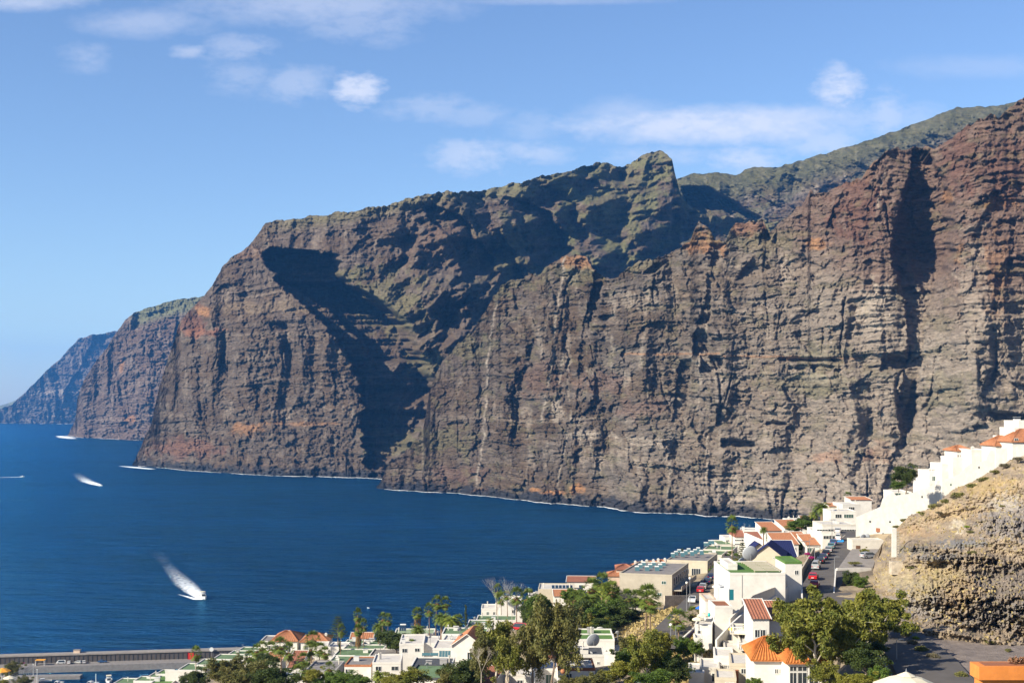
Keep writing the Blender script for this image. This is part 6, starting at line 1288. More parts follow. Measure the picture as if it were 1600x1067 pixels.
# ---- shrubs of the slopes ----
gs = 'scrub on the rocky hillside'
for i, (x, y, w_, lf) in enumerate([(1462,790,30,'scrub'),(1478,782,26,'scrub'),(1500,772,34,'scrub'),(1520,758,22,'scrub'),(1538,748,26,'scrub'),(1570,726,22,'gscrub'),(1444,802,20,'scrub'),(1436,800,14,'lime'),(1470,788,18,'gscrub'),(1590,716,20,'gscrub'),(1412,812,16,'scrub'),(1400,822,14,'scrub'),(1555,736,18,'scrub'),(1510,822,12,'lime'),(1516,830,14,'scrub'),(1566,790,12,'scrub'),(1422,886,14,'scrub'),(1518,862,18,'scrub'),(1492,776,18,'gscrub'),(1466,800,14,'gscrub')]):
    yb = float(ip(hb, x)); ysk = float(ip(hs, x)); t_ = (yb-y)/(yb-ysk); Yd = float(np.interp(x, [1330,1355,1380,1420,1450,1500,1560,1600,1720], [246,236,215,201,197,194,191,188,181]))+66*min(max(t_, 0), 1.02)
    bush(x, y+w_*.22, Yd-4, w_, ['olive shrub growing on the rocky hillside', 'grey shrub growing on the rocky hillside', 'bright green shrub growing on the rocky hillside'][['scrub', 'gscrub', 'lime'].index(lf)], lf, {'scrub': 'olive shrubs on the rocky hillside', 'gscrub': 'grey shrubs on the rocky hillside', 'lime': 'bright green shrubs on the rocky hillside'}[lf], .75, i % 3)
for i, (x, y, w_, Y) in enumerate([(1384,992,20,208),(1402,1000,24,200),(1415,1010,20,194),(1424,1020,22,188),(1440,1028,26,183),(1460,1038,26,178),(1398,986,16,210),(1372,983,16,214),(1502,1064,26,166),(1432,1012,14,192)]):
    bush(x, y, Y, w_, 'rounded roadside shrub %s between the road and the gravel lot' % ['second from the top', 'fourth from the top', 'sixth from the top', 'seventh from the top', 'eighth from the top', 'nearest but one', 'third from the top', 'first at the top', 'nearest of the row', 'fifth and greenest'][i], ['scrub', 'gscrub'][i % 2] if i != 9 else 'lime', 'shrubs lining the lower stretch of road', .9, i % 2)
for i, (x, y, w_, Y) in enumerate([(1450,994,16,200),(1500,996,24,196),(1510,1000,14,194),(1546,1006,20,190),(1576,1016,16,184),(1585,1030,12,178)]):
    bush(x, y, Y, w_, 'dry yellow bush at the foot of the rock face', 'scrub', 'dry bushes at the foot of the rock face', .7, i % 3)
for i in range(46):
    t_ = random.random(); x = 1150-90*t_+random.uniform(-16, 16); y = 985+76*t_+random.uniform(-8, 10); Y = gy(x, y, 170)
    if Y > 300: continue
    lf = ['scrub', 'gscrub', 'scrub', 'lime'][i % 4] if i % 12 == 3 else ['scrub', 'gscrub'][i % 2]
    bush(x, y, Y, random.uniform(12, 24), {'scrub': 'yellowish shrub on the gully slope beside the balconies', 'gscrub': 'grey brown shrub on the gully slope beside the balconies', 'lime': 'fresh green shrub on the gully slope beside the balconies'}[lf], lf, {'scrub': 'yellowish gully shrubs', 'gscrub': 'grey gully shrubs', 'lime': 'green gully shrubs'}[lf], .6, i % 3)
for i in range(26):
    x = random.uniform(975, 1046); y = random.uniform(958, 1000); Y = gy(x, y, 200)
    bush(x, y, Y, random.uniform(6, 14), 'dry shrub on the bare slope below the beige block', ['gscrub', 'scrub'][i % 2], 'dry shrubs on the bare slope', .6, i % 3)
for x, y, Y in [(1262,868,300),(1268,874,296)]: bush(x, y, Y-6, 12, 'magenta bougainvillea spilling over the ochre wall', 'bloom', 'bougainvillea along the ochre wall', 1.0)
bush(1276,962,196,10,'magenta bougainvillea spot inside the great tree','bloom'); T('round',1328,893,925,256,26,'shadowy dark hedge tree below the forecourt wall'); T('green',1345,900,930,250,22,'green hedge tree right below the forecourt wall',1)
bush(1336,882,277,26,'green planted bed on the forecourt edge','scrub',hh=.4); 
# hedge of the lower road
for i in range(7): bush(1112+i*5, 893-i*4.6, 352+i*9, 12, 'clipped hedge bush lining the lower road by the beige block', 'green', 'clipped hedge along the lower road', 1.0)
# dry grass, uncountable
def grass():
    rs = np.random.RandomState(9); n = 9000; V = []; x = rs.uniform(940, 1260, n); y = rs.uniform(940, 1067, n); Ys = None
    P = []
    for i in range(n):
        if i < 0: bx_ = 1400+rs.rand()*200; Yd = rs.uniform(176, 200)
        elif i < 6500: bx_ = 1040+rs.rand()*130; Yd = rs.uniform(180, 235)
        else: bx_ = 960+rs.rand()*100; Yd = rs.uniform(235, 288)
        if i < 3000 and (rs.rand() < .7 and Yd < 193): continue
        X = (bx_-800)/2000*Yd; P.append((X, Yd))
    P = np.array(P); Z = ground_z(P[:, 0], P[:, 1]); P = np.c_[P, Z]; c = P; k = len(c); a = rs.rand(k)*6.28; h = .25+.35*rs.rand(k); w_ = .22
    d = np.stack([np.cos(a)*w_, np.sin(a)*w_, 0*a], 1); u = np.stack([rs.normal(size=k)*.1, rs.normal(size=k)*.1, h], 1)
    V = np.stack([c-d*.4, c+d*.4, c+d+u, c-d+u*.9], 1).reshape(-1, 3); o = link_mesh('dry_grass', V, np.arange(4*k).reshape(k, 4), LF['grass']); tag(o, 'dry straw coloured grass on the bare slopes', 'grass', kind='stuff')
    # tufts of the hillside follow its surface
    me = oH.data; nv = len(me.vertices); co = np.empty(nv*3, np.float32); me.vertices.foreach_get('co', co); co = co.reshape(-1, 3); co = co[(co[:, 1] < 275) & (co[:, 0]/co[:, 1] < .44)]; pick = co[rs.randint(0, len(co), 3200)]; bpx = 800+2000*pick[:, 0]/pick[:, 1]; bpy_ = 637-(pick[:, 2]-CH)*2000/pick[:, 1]
    nn = fbm(bpx/30, bpy_/16, 4, .6, s=77); pick = pick[nn > .12]; k = len(pick); a = rs.rand(k)*6.28; h = .15+.25*rs.rand(k); d = np.stack([np.cos(a)*.2, np.sin(a)*.15, 0*a], 1); u = np.stack([rs.normal(size=k)*.12, rs.normal(size=k)*.12, h], 1)
    V = np.stack([pick-d*.4, pick+d*.4, pick+d+u, pick-d+u*.9], 1).reshape(-1, 3); o = link_mesh('hillside_grass', V, np.arange(4*k).reshape(k, 4), LF['grass']); tag(o, 'tufts of dry grass and low scrub over the rocky hillside', 'grass', kind='stuff')
M['stone2'] = mat('grey_stones', (.20, .17, .145), .95, noise=(.6, .5)); grass()
ORD = ['first', 'second', 'third', 'fourth', 'fifth', 'sixth', 'seventh', 'eighth', 'ninth', 'tenth']
# ================= vehicles =================
def paint(name, c, r=.25): return mat(name, c, r, spec=.6)
PW, PS, PB, PD, PR, PK, PG = paint('white_car_paint', (.62,.62,.62)), paint('silver_car_paint', (.36,.37,.38)), paint('blue_car_paint', (.03,.09,.22)), paint('dark_blue_car_paint', (.012,.02,.06)), paint('red_car_paint', (.42,.012,.015)), paint('black_car_paint', (.012,.012,.014)), paint('teal_car_paint', (.10,.22,.22))
def road_dir(P, p):
    i = min(range(len(P)-1), key=lambda k: (P[k]-p).length); d = P[i+1]-P[i]; return math.atan2(-d.x, d.y)
P1 = road_pts(R1, 60)
def car(px, py, Y, label, pt, body='hatch', flip=False, rz=None, lift=.36, name='parked_car', group='cars parked along the upper road', cat='car'):
    c = at(px+(7 if group == 'cars parked along the upper road' and rz is None else 0), py, Y); P_ = P1 if group == 'cars parked along the upper road' else (P2 if group == 'cars on the lower road' else None); z = float(gz_(c.x, c.y))+lift if P_ is None or body is None or (rz == -70) else min(P_, key=lambda q: (q.x-c.x)**2+(q.y-c.y)**2).z+.36; z = 95.77 if rz == -70 else z; o = make_car(label, pt, body, name, cat); o.location = (c.x, c.y, z); a = road_dir(P1, c) if rz is None else R(rz); o.rotation_euler = (0, 0, a+(math.pi if flip else 0)); tag(o, group=group); return o
car(1266,920,250,'red car nearest the great tree on the upper road',PR,'saloon'); car(1264,908,260,'brighter red car just above the nearest one on the upper road',PR)
car(1268,894,274,'silver hatchback at the lower end of the parked row',PS,'van'); car(1275,886,285,'black car second in the parked row above the silver one',PK); car(1280,881,292,'dark blue car third in the parked row',PD)
car(1284,876,300,'black saloon fourth in the parked row',PK,'saloon'); car(1288,870,308,'silver estate fifth in the parked row',PS); car(1292,864,317,'teal car sixth in the parked row',PG); car(1295,858,326,'blue car at the upper end of the parked row',PB)
car(1303,852,338,'white van parked beside the blue covered boat',PW,'van'); car(1302,838,360,'white car farthest up by the white hall',PW,'hatch'); car(1358,869,292,'pale car half hidden behind the lime tree on the forecourt',PS,'hatch',rz=-70)
gl = 'cars on the lower road'
P2 = road_pts([(1030,1015,222),(1052,985,241),(1090,943,286),(1112,914,322),(1135,888,352),(1150,870,380)], 60)
def car2(px, py, Y, label, pt, body='hatch', flip=False): c = at(px, py, Y); o = car(px, py, Y, label, pt, body, flip, rz=math.degrees(road_dir(P2, c)), group=gl); return o
car2(1082,944,286,'white car driving alone at the bottom of the lower road',PW,'saloon',True); car2(1095,928,305,'red car below the dark row on the lower road',PR); car2(1099,922,312,'grey silver car just behind the red one on the lower road',PS); car2(1106,913,323,'dark blue car in the shade of the lower road',PD)
car2(1112,906,331,'blue black saloon next in the shaded row of the lower road',PD,'saloon'); car2(1122,899,340,'pale blue estate halfway up the lower road',PB,'van'); car2(1124,893,346,'light van roof just above the pale blue estate',PW,'van'); car2(1131,889,352,'white car topmost on the lower road',PW)
c_ = car(812,990,305,'small red and white van glimpsed between the trunks',PR,'van',rz=70,group='x',lift=.1); del c_['group']
c_ = car(988,1066,182,'white car roof half hidden in the sunken lane',PW,'hatch',rz=20,group='x',lift=.1); del c_['group']
# covered dinghy beside the van
def hull(name, label, cat, L_, W, H, loc, rz, m, deckm, cabin=None, parent=None):
    root = empty(name, loc, rz, label, cat); n = 9; k = MB(); secs = []
    for i in range(n):
        t = i/(n-1); y = -L_/2+L_*t; wd = W/2*(1-max(0, (t-.45)/.55)**2.2)*(.86+.14*min(1, t*4)); zk = -.25*H+max(0, t-.6)*H*.9; zt = H*(.62+.38*t); secs.append([(-wd, y, zt), (-wd*.8, y, zk+(zt-zk)*.35), (0, y, zk), (wd*.8, y, zk+(zt-zk)*.35), (wd, y, zt)])
    for s in secs: k.v += s
    for i in range(n-1):
        for j in range(4): a = i*5+j; k.f.append((a, a+1, a+6, a+5))
    k.f.append((0, 1, 2, 3, 4)); k.build('hull', M[m] if isinstance(m, str) else m, root, smooth=False)
    d = MB()
    for i in range(n-1): a, b = secs[i], secs[i+1]; d.quad((a[0][0]*.9, a[0][1], a[0][2]-.12), (a[4][0]*.9, a[4][1], a[4][2]-.12), (b[4][0]*.9, b[4][1], b[4][2]-.12), (b[0][0]*.9, b[0][1], b[0][2]-.12))
    d.build('deck', M[deckm], root)
    if cabin:
        c = MB(); c.prismx([(-L_*.1, H*.6), (-L_*.1, H*1.5), (L_*.12, H*1.5), (L_*.26, H*.8)], -W*.3, W*.3); cb = c.build('cabin', M['tank'], root); MB().prismx([(L_*.128, H*1.44), (L_*.135, H*1.44), (L_*.245, H*.92), (L_*.238, H*.92)], -W*.26, W*.26).build('windscreen', M['glass'], cb)
        MB().tube([(0, -L_*.05, H*1.5), (0, -L_*.05, H*2.3)], [.04, .02], 6).build('antenna', M['steel'], root)
        if cabin == 'hard': MB().box(-W*.36, W*.36, -L_*.22, L_*.08, H*1.95, H*2.03).tube([(-W*.32, -L_*.2, H*.6), (-W*.32, -L_*.2, H*1.95)], [.03, .03], 6).tube([(W*.32, -L_*.2, H*.6), (W*.32, -L_*.2, H*1.95)], [.03, .03], 6).build('hardtop', M['canvas'], root)
    return root
d = at(1312, 852, 334); dz = float(gz_(d.x, d.y))+.7; hb_ = hull('dinghy', 'bright blue covered dinghy beside the white van', 'boat', 4.6, 2.0, .8, (d.x, d.y, dz), R(-25), 'bluecov', 'bluecov') if False else None
M['bluecov'] = mat('bright_blue_cover', (.02, .27, .62), .7); hull('dinghy', 'bright blue covered dinghy beside the white van', 'boat', 4.8, 2.2, .9, (d.x, d.y, dz), R(-25), 'bluecov', 'bluecov')
# ================= boats at sea =================
M['foam2'] = mat('wake_foam', (.8, .83, .86), .6, noise=(.5, .2))
def foam_mat(name, dens):
    m = bpy.data.materials.new(name); m.use_nodes = True; t = m.node_tree; p = t.nodes['Principled BSDF']; p.inputs['Base Color'].default_value = (.75, .8, .84, 1); p.inputs['Roughness'].default_value = .7
    a = nd(t, 'ShaderNodeAttribute', attribute_name='Col'); g = t.nodes.new('ShaderNodeNewGeometry'); n = nd(t, 'ShaderNodeTexNoise', inp={'Scale': .32, 'Detail': 8.0, 'Roughness': .75}); t.links.new(g.outputs['Position'], n.inputs['Vector'])
    s = nd(t, 'ShaderNodeSeparateColor'); t.links.new(a.outputs[0], s.inputs[0]); v = mth(t, 'ADD', s.outputs[0], mth(t, 'MULTIPLY', mth(t, 'SUBTRACT', n.outputs[0], .5), 3.2)); v = mth(t, 'MULTIPLY', mth(t, 'MULTIPLY', v, s.outputs[0], clamp=True), dens, clamp=True)
    tr = nd(t, 'ShaderNodeBsdfTransparent'); mx = nd(t, 'ShaderNodeMixShader'); t.links.new(v, mx.inputs[0]); t.links.new(tr.outputs[0], mx.inputs[1]); t.links.new(p.outputs[0], mx.inputs[2]); t.links.new(mx.outputs[0], t.nodes['Material Output'].inputs[0]); return m
MF = foam_mat('wake_water', 1.05)
def wake(path, widths, dens, label, name='wake', lift=.12):
    """foam trail on the water: path in picture px,py on sea level; widths in metres"""
    P = [Vector(((x-800)/2000*(CH*2000/(y-637)), CH*2000/(y-637), lift)) for x, y in path]; Q = []; Wd = []; D = []
    for i in range(len(P)-1):
        for k in range(14): t = k/14; Q.append(P[i].lerp(P[i+1], t)); Wd.append(widths[i]*(1-t)+widths[i+1]*t); D.append(dens[i]*(1-t)+dens[i+1]*t)
    V = []; F = []; C = []; m = 8
    for i, p in enumerate(Q):
        d = (Q[min(i+1, len(Q)-1)]-Q[max(i-1, 0)]).normalized(); s = Vector((-d.y, d.x, 0))
        for j in range(m+1): u = j/m*2-1; V.append(tuple(p+s*u*Wd[i]/2)); C.append([D[i]*(1-abs(u)**2.5)]*3)
        if i:
            for j in range(m): a = (i-1)*(m+1)+j; F.append((a, a+1, a+m+2, a+m+1))
    o = link_mesh(name, np.array(V), np.array(F), MF, cols=np.array(C)); tag(o, label, 'wake', kind='stuff'); return o
def seapt(px, py): Y = CH*2000/(py-637); return Vector(((px-800)/2000*Y, Y, 0))
bt = seapt(317, 935); hull('motor_boat', 'white motor yacht with cream hardtop heading towards the harbour', 'boat', 15, 4.8, 2.3, (bt.x, bt.y, .1), R(205), 'tank', 'wroof', 'hard')
wake([(316,935.5),(303,925),(290,913),(277,900),(266,888),(258,878)], [7,15,18,16,13,10], [1.6,1.0,.75,.5,.3,.08], 'broad white wake fading behind the motor yacht')
wake([(318,936),(306,936),(292,932),(277,928)], [5,6,4,2], [1.4,1.2,.9,.5], 'bright left bow wave of the motor yacht', lift=.2); wake([(320,935),(314,928),(310,922)], [4,6,3], [1.3,.9,.3], 'short right bow wave of the motor yacht', lift=.2)
wake([(258,878),(250,868),(243,858)], [10,16,20], [.2,.1,.01], 'long pale trail of old wake above the motor yacht')
b2_ = seapt(158, 759); hull('motor_boat', 'small white motor boat far out in the bay', 'boat', 10, 3.4, 1.7, (b2_.x, b2_.y, .1), R(215), 'tank', 'wroof', 'soft')
wake([(158,759),(148,756),(136,752),(126,745),(118,738)], [8,22,28,26,20], [1.3,1.2,.8,.4,.05], 'white wake of the small motor boat in the bay')
wake([(36,745),(18,745.4),(0,745.8),(-20,746)], [10,16,14,14], [1.2,.9,.8,.8], 'thin white wake line at the left edge of the bay')
b3_ = seapt(35, 745); hull('motor_boat', 'tiny pale boat at the end of the thin wake line', 'boat', 9, 3.2, 1.6, (b3_.x, b3_.y, .1), R(-90), 'tank', 'wroof', 'soft')
wake([(93,681),(104,683.5),(116,686)], [50,90,40], [.9,1.2,.4], 'burst of white surf at the point of the middle headland'); wake([(722,770),(732,772),(752,772)], [10,18,8], [.8,1.3,.6], 'splash of surf on the rocks of the near cliff')
wake([(188,728),(210,730),(240,733)], [16,30,24], [.7,1.2,.9], 'white surf around the tip of the dark headland')
bw = seapt(575, 950); hull('buoy_boat', 'tiny white tender lying alone on the water', 'boat', 2.6, 1.2, .6, (bw.x, bw.y, .05), .5, 'tank', 'wroof')
# ================= harbour =================
def quay(px0, px1, py0, py1, z, w_, name, label, m='flat', base=-3, cat='structure'):
    a = Vector(((px0-800)/2000*(CH-z)*2000/(py0-637), (CH-z)*2000/(py0-637), 0)); b = Vector(((px1-800)/2000*(CH-z)*2000/(py1-637), (CH-z)*2000/(py1-637), 0)); d = (b-a).normalized(); s = Vector((-d.y, d.x, 0))
    if s.y < 0: s = -s
    P = [(a.x, a.y), (b.x, b.y), (b.x+s.x*w_, b.y+s.y*w_), (a.x+s.x*w_, a.y+s.y*w_)]; o = MB().poly(P, base, z).build(name, M[m]); tag(o, label, cat); return a, b, d, s
A_, B_, D_, S_ = quay(-90, 420, 1046, 1030.5, 3.0, 9.4, 'quay', 'grey concrete quay inside the breakwater', cat='quay')
bwall = empty('breakwater', (A_.x, A_.y, 0), math.atan2(D_.y, D_.x), 'long ribbed breakwater wall with pale walkway on top', 'breakwater'); LL = (B_-A_).length
MB().box(0, LL, 9.403, 14.5, -4, 6.5).build('wall', M['bwdark'] if 'bwdark' in M else M.setdefault('bwdark', mat('dark_concrete', (.085, .075, .075), .9, noise=(.3, .2))), bwall); MB().box(-.1, LL, 9.0, 15, 6.503, 7.1).build('walkway', M['concrete'], bwall)
r_ = MB()
for k in range(int(LL/2.2)): r_.box(k*2.2, k*2.2+.35, 9.25, 9.4, 3.003, 6.49)
ro = r_.build('ribs', M['dark'], bwall); ro['kind'] = 'stuff' if False else 'part'
del ro['kind']
def onq(px, off, z=3.0):     # point on the quay by bearing
    for k in range(400):
        p = A_+D_*(LL*k/400)+S_*off
        if 800+2000*p.x/p.y >= px: break
    return Vector((p.x, p.y, z))
qa = math.degrees(math.atan2(D_.y, D_.x))-90
for i, (px, lab, pt, bd, rz) in enumerate([(95,'white box van leftmost on the quay under the breakwater',PW,'van',qa+180),(108,'narrow white car seen end on second along the quay',PW,'hatch',qa+90),(121,'silver white car third along the quay',PS,'hatch',qa+150),(131,'white car parked end on fourth along the quay',PW,'hatch',qa+100),(160,'blue grey car alone at the right of the quay row',PB,'saloon',qa)]):
    o = make_car(lab, pt, bd); o.location = onq(px, 6.2, 3.02); o.rotation_euler = (0, 0, R(rz)); tag(o, group='cars parked on the quay')
o = empty('kiosk', onq(63, 4.5, 3.0), 0, 'small orange roofed open shelter on the quay', 'kiosk'); MB().box(-2.3, 2.3, -1.3, 1.3, 2.5, 2.75).build('roof', M['ocanvas'], o); MB().box(-2.2, -2.0, -1.2, 1.2, 0, 2.497).box(2.0, 2.2, -1.2, -1.0, 0, 2.497).box(2.0, 2.2, 1.0, 1.2, 0, 2.497).build('posts', M['tank'], o)
o = empty('hut', onq(120, 12.5, 7.1), 0, 'tiny pinkish hut on top of the breakwater', 'hut'); MB().box(-1.6, 1.6, -1, 1, 0, 1.5).build('wall', M['peach'], o); MB().box(-1.8, 1.8, -1.2, 1.2, 1.503, 1.7).build('roof', M['flat'], o)
o = empty('red_gate', onq(298, 8.0, 3.0), 0, 'red painted gate box against the breakwater wall', 'gate'); MB().box(-1.3, 1.3, -.3, .3, 0, 3.2).build('panel', M['red'], o); MB().box(-1.5, -1.303, -.35, .35, 0, 3.5).build('post', M['tail'], o); MB().box(1.303, 1.5, -.35, .35, 0, 3.5).build('post', M['tail'], o)
o = empty('round_sign', onq(330, 8.6, 3.0), 0, 'round white sign board on the breakwater end', 'sign'); k = MB().tube([(0, -.2, 4.6), (0, -.05, 4.6)], [1.1, 1.1], 20).build('disc', M['tank'], o); MB().tube([(0, 0, 0), (0, 0, 4.6)], [.08, .08], 6).build('post', M['steel'], o)
quay(-60, 125, 1058.5, 1055.5, 1.6, 5.0, 'jetty', 'low grey inner jetty in the marina', cat='jetty')
for px, py, rz, L_, lab, cb in [(170,1066,200,10,'white cabin boat at the right of the marina basin','hard'),(142,1071,160,9,'white motor boat beside the tall mast','soft'),(67,1066,120,8,'pinkish white boat by the left pontoon','soft'),(90,1070,170,8,'small white boat in the middle of the marina','soft')]:
    p = seapt(px, py); hull('motor_boat', lab, 'boat', L_, L_*.33, L_*.16, (p.x, p.y, .1), R(rz), 'tank', 'wroof', cb)
p = seapt(150, 1074); o = empty('sailing_boat', (p.x, p.y, 0), .4, 'sailing boat with tall white mast in the marina', 'boat'); hh = hull('h', 'x', 'x', 9, 2.8, 1.2, (0, 0, 0), 0, 'tank', 'wroof')
for ch in list(kids(hh)): ch.parent = o
bpy.data.objects.remove(hh); MB().tube([(0, .5, 0), (0, .5, 6.4)], [.22, .18], 8).build('mast', M['tank'], o); MB().tube([(0, .5, 1.6), (0, -3.4, 1.6)], [.12, .1], 6).build('boom', M['tank'], o)
# railings, parasols and plants at the marina corner
def railing(pts, label, h=1.1, m='steel'):
    P = [at(*q) for q in pts]; r = MB(); root = empty('railing', P[0], 0, label, 'railing'); r.tube([p-P[0]+Vector((0, 0, h)) for p in P], [.06]*len(P), 5); r.tube([p-P[0]+Vector((0, 0, h*.5)) for p in P], [.05]*len(P), 5); r.build('rails', M[m], root)
    for i in range(len(P)-1):
        n = max(1, int((P[i+1]-P[i]).length/1.8))
        for k in range(n+1): s = P[i].lerp(P[i+1], k/n)-P[0]; MB().tube([s-Vector((0, 0, .5)), s+Vector((0, 0, h))], [.07, .07], 5).build('post', M[m], root)
railing([(16,1062,560),(40,1050,575),(52,1042,590)], 'grey gangway railing climbing at the marina corner', 2.0); railing([(20,1068,550),(48,1056,566),(58,1052,570)], 'second grey gangway railing lower down at the marina corner', 2.0)
for px, t0, Y, lab in [(52,1038,585,'thin mast pole behind the gangway railings'),(58,1046,560,'thin pole topped by a white lantern at the marina'),(14,1050,545,'left pole beside the yellow parasol'),(3,1048,545,'outermost pole at the left edge')]:
    p = at(px, 1075, Y); h_ = (1075-t0)*Y/2000; o = empty('pole', p, 0, lab, 'pole'); MB().tube([(0, 0, -2), (0, 0, h_)], [.16, .12], 6).build('shaft', M['tank'], o); MB().box(-.3, .3, -.2, .2, h_, h_+.25).build('cap', M['tank'], o)
parasol(4, 1043, 545, 3.6, 'large yellow orange parasol at the left edge of the marina', 'ocanvas', 3.0); parasol(15, 1055, 530, 2.6, 'pale orange parasol below the yellow one', 'peachc' if 'peachc' in M else 'canvas', 3.0)
T('euc2',20,1034,1064,575,36,'shrubby trees left at the marina corner',1); T('euc2',38,1056,1080,545,34,'low trees below the gangway railing'); bush(24,1037,585,8,'yellow flowering bush at the marina','yel'); bush(36,1037,588,6,'bluish orange flower bush at the marina','bloom'); T('yel',6,1060,1085,530,22,'yellowish bush in the bottom left corner')
# ================= roof furniture =================
dish(927.5,1001,229,1.28,'giant tilted grey dish before the upper green strip roofs',az=200,el=14,pole=1.5); dish(891,984,262,1.15,'pale dish with dark hub left of the green strip roofs',True,az=150,el=10); dish(938,984,258,.85,'half hidden pale dish behind the upper green strip roof',True,az=170,el=45); dish(923,1021,222,.42,'small pale dish on the dark slate roof',True,az=160); dish(965,988,240,.38,'small dish on the pillar right of the green strip roofs',True)
dish(1172.5,865,262,1.62,'large grey dish on the left corner of the villa roof',az=185,el=14,pole=1.4); dish(1159,878,252,.95,'smaller blue grey dish beside the large villa dish',az=215,el=20,pole=.9); dish(1209,848,330,.9,'narrow grey dish behind the blue gable',az=240,el=15)
dish(1303,804,402,1.75,'big pale dish leaning on the white hall roof',True,az=215,el=25); dish(1349,840,318,.9,'wall mounted grey dish pair left disc on the long white wall',az=200,el=10); dish(1354,838,319,.8,'wall mounted grey dish pair right disc on the long white wall',az=160,el=10)
dish(718,983,296,.55,'round grey dish left on the middle green roof'); dish(729,980,300,.5,'round grey dish right on the middle green roof'); dish(721,992,280,.42,'dark round dish over the gabled house'); dish(685,987,292,.36,'little dish on the left corner of the lowest green row',True); dish(742,965,330,.36,'white dish on the upper green roof row',True)
dish(667,1038,242,.4,'small dish in the dark car port corner'); dish(672,995,284,.35,'dark dish on the edge of the domed house'); dish(594,1006,300,.35,'white dish on the white terrace wall',True)
g_ = 'solar heaters crowding the beige block roof'
for i in range(9):
    x = 996+i*5.2; solar(x, 893-(i % 3)*3.4, 309+(i % 3)*5, 1.1, 1.5, '%s solar heater from the left on the beige two storey block' % ORD[i], 1, True, R(-17), True, g_)
for i in range(10):
    x = 1052+i*5; solar(x, 871-(i % 3)*2.4-i*.5, 370+(i % 3)*6, 1.2, 1.5, '%s solar heater from the left on the second beige block' % ORD[i], 1, True, R(-17), True, 'solar heaters crowding the second block roof')
for i in range(6): solar(864.5+i*5.6, 919.3, 358, .86, 1.25, '%s dark solar panel of the six on the cream house' % ORD[i], 1, False, 0, False, 'row of six dark solar panels')
solar(629,985,344,1.8,1.9,'solar heater with white tank on the pale green sea edge roof',3,True); solar(626,1009,312,1.2,1.4,'tilted solar panel on the vivid green roof',2,False)
solar(672,1024,262,3.4,.7,'long low solar panel over the car port',2,False,pale=True); solar(695,1027,262,2.4,1.5,'upright four pane solar panel over the car port',4,False,pale=True,tilt=55); solar(908,919,360,1.2,1.2,'grey solar panel at the right end of the cream house roof',1,False)
solar(1112,850,424,2.0,1.5,'solar heater on the fourth pale block of the lower road',2,True,pale=True); solar(1104,853,424,1.6,1.4,'solar heater left neighbour on the fourth pale block',2,True,pale=True)
street_lamp(1258,868,846,300,'thin street lamp over the bougainvillea',double=True); street_lamp(1265,862,842,305,'street lamp right of the magenta bush'); street_lamp(1304,893,870,262,'thin post at the forecourt corner')
street_lamp(1078,951,905,272,'tall post with two round lamps at the hotel corner',globe=True); street_lamp(1073,952,912,268,'shorter globe lamp left of the two lamp post',globe=True); street_lamp(1048,1004,978,222,'white globe lamp beside the lower road end',globe=True); street_lamp(1056,1000,978,222,'plain lamp post beside the thick palm')
street_lamp(1401,1048,999,176,'dark slim lamp post beside the lower stretch of road'); street_lamp(1273,880,855,285,'slim street light above the parked cars'); street_lamp(1300,840,812,350,'tall thin lamp post in front of the white hall',double=True)
parasol(1416,1052,72,1.9,'large off white parasol with pointed finial at the bottom edge','canvas',2.8); parasol(1160,982,197,1.35,'cream parasol on the upper balcony',h=2.2); parasol(1091,963,212,1.05,'cream round parasol at the lower road terrace',h=2.4); parasol(1099,957,216,1.1,'second cream parasol tucked behind the round one',h=2.4); parasol(1122,912,226,1.1,'white parasol on the terrace left of the villa',m='tank'); parasol(1143,980,203,.5,'small bright yellow parasol on the scrub slope','yflower',2.2)
parasol(1097,945,236,1.3,'blue square parasol beside the white car','bluec',2.0,4)
MB_ = MB().box(-.35, .35, -.1, .1, 0, 1.75); o = empty('privacy_screen', at(1143,937,213), 0, 'upright dark teal screen at the edge of the planted terrace', 'screen'); MB_.build('panel', M['teal'], o); MB().box(-.42, -.353, -.12, .12, -.2, 1.85).build('frame', M['steel'], o)
o = empty('flower_vase', at(1108,963,214), 0, 'turquoise vase in the niche of the narrow white house', 'vase'); MB().lathe([(.1, 0), (.22, .15), (.25, .35), (.12, .55), (.16, .65)], 12).build('body', M['turq'] if 'turq' in M else M.setdefault('turq', mat('turquoise_glaze', (.02, .42, .42), .4)), o)
o = empty('clay_pot', at(879.5,1052,186), 0, 'round orange clay pot on the lower white wall', 'pot'); MB().lathe([(.15, 0), (.33, .2), (.36, .4), (.25, .62), (.2, .66), (.01, .6)], 16).build('body', M['tile'], o)
o = empty('wind_sail', at(1397,870,250), 0, 'tall white pillar like board standing on the hillside', 'pillar'); MB().box(-.45, .45, -.15, .15, 0, 5.6).build('board', M['white'], o); k = MB()
for i in range(10): k.box(.453, 1.0, -.1, .1, .2+i*.5, .5+i*.5)
k.build('brick_edge', M['stone'], o); o = empty('stone_plinth', at(1400,885,244), 0, 'pale stone plinth below the white pillar board', 'plinth'); MB().prismx([(-1, -1.4), (-.8, 1.0), (.8, 1.0), (1, -1.4)], -1.1, 1.1).build('block', M['stone'], o)
o = empty('rusty_fence', at(1410,874,249), R(8), 'rusty corrugated retaining fence on the hillside', 'fence'); k = MB(); k.corr((0, 0, 0), (6.4, 0, 0), (0, 0, 1.3), (6.4, 0, 1.2), .3, .15); k.v = [(x, y-(z*.02), z) for x, y, z in k.v]; k.build('sheets', M['rust'], o); MB().box(-.1, .1, .05, .2, -.4, 1.5).box(3.1, 3.3, .05, .2, -.4, 1.4).box(6.4, 6.6, .05, .2, -.4, 1.3).build('posts', M['wood'], o)
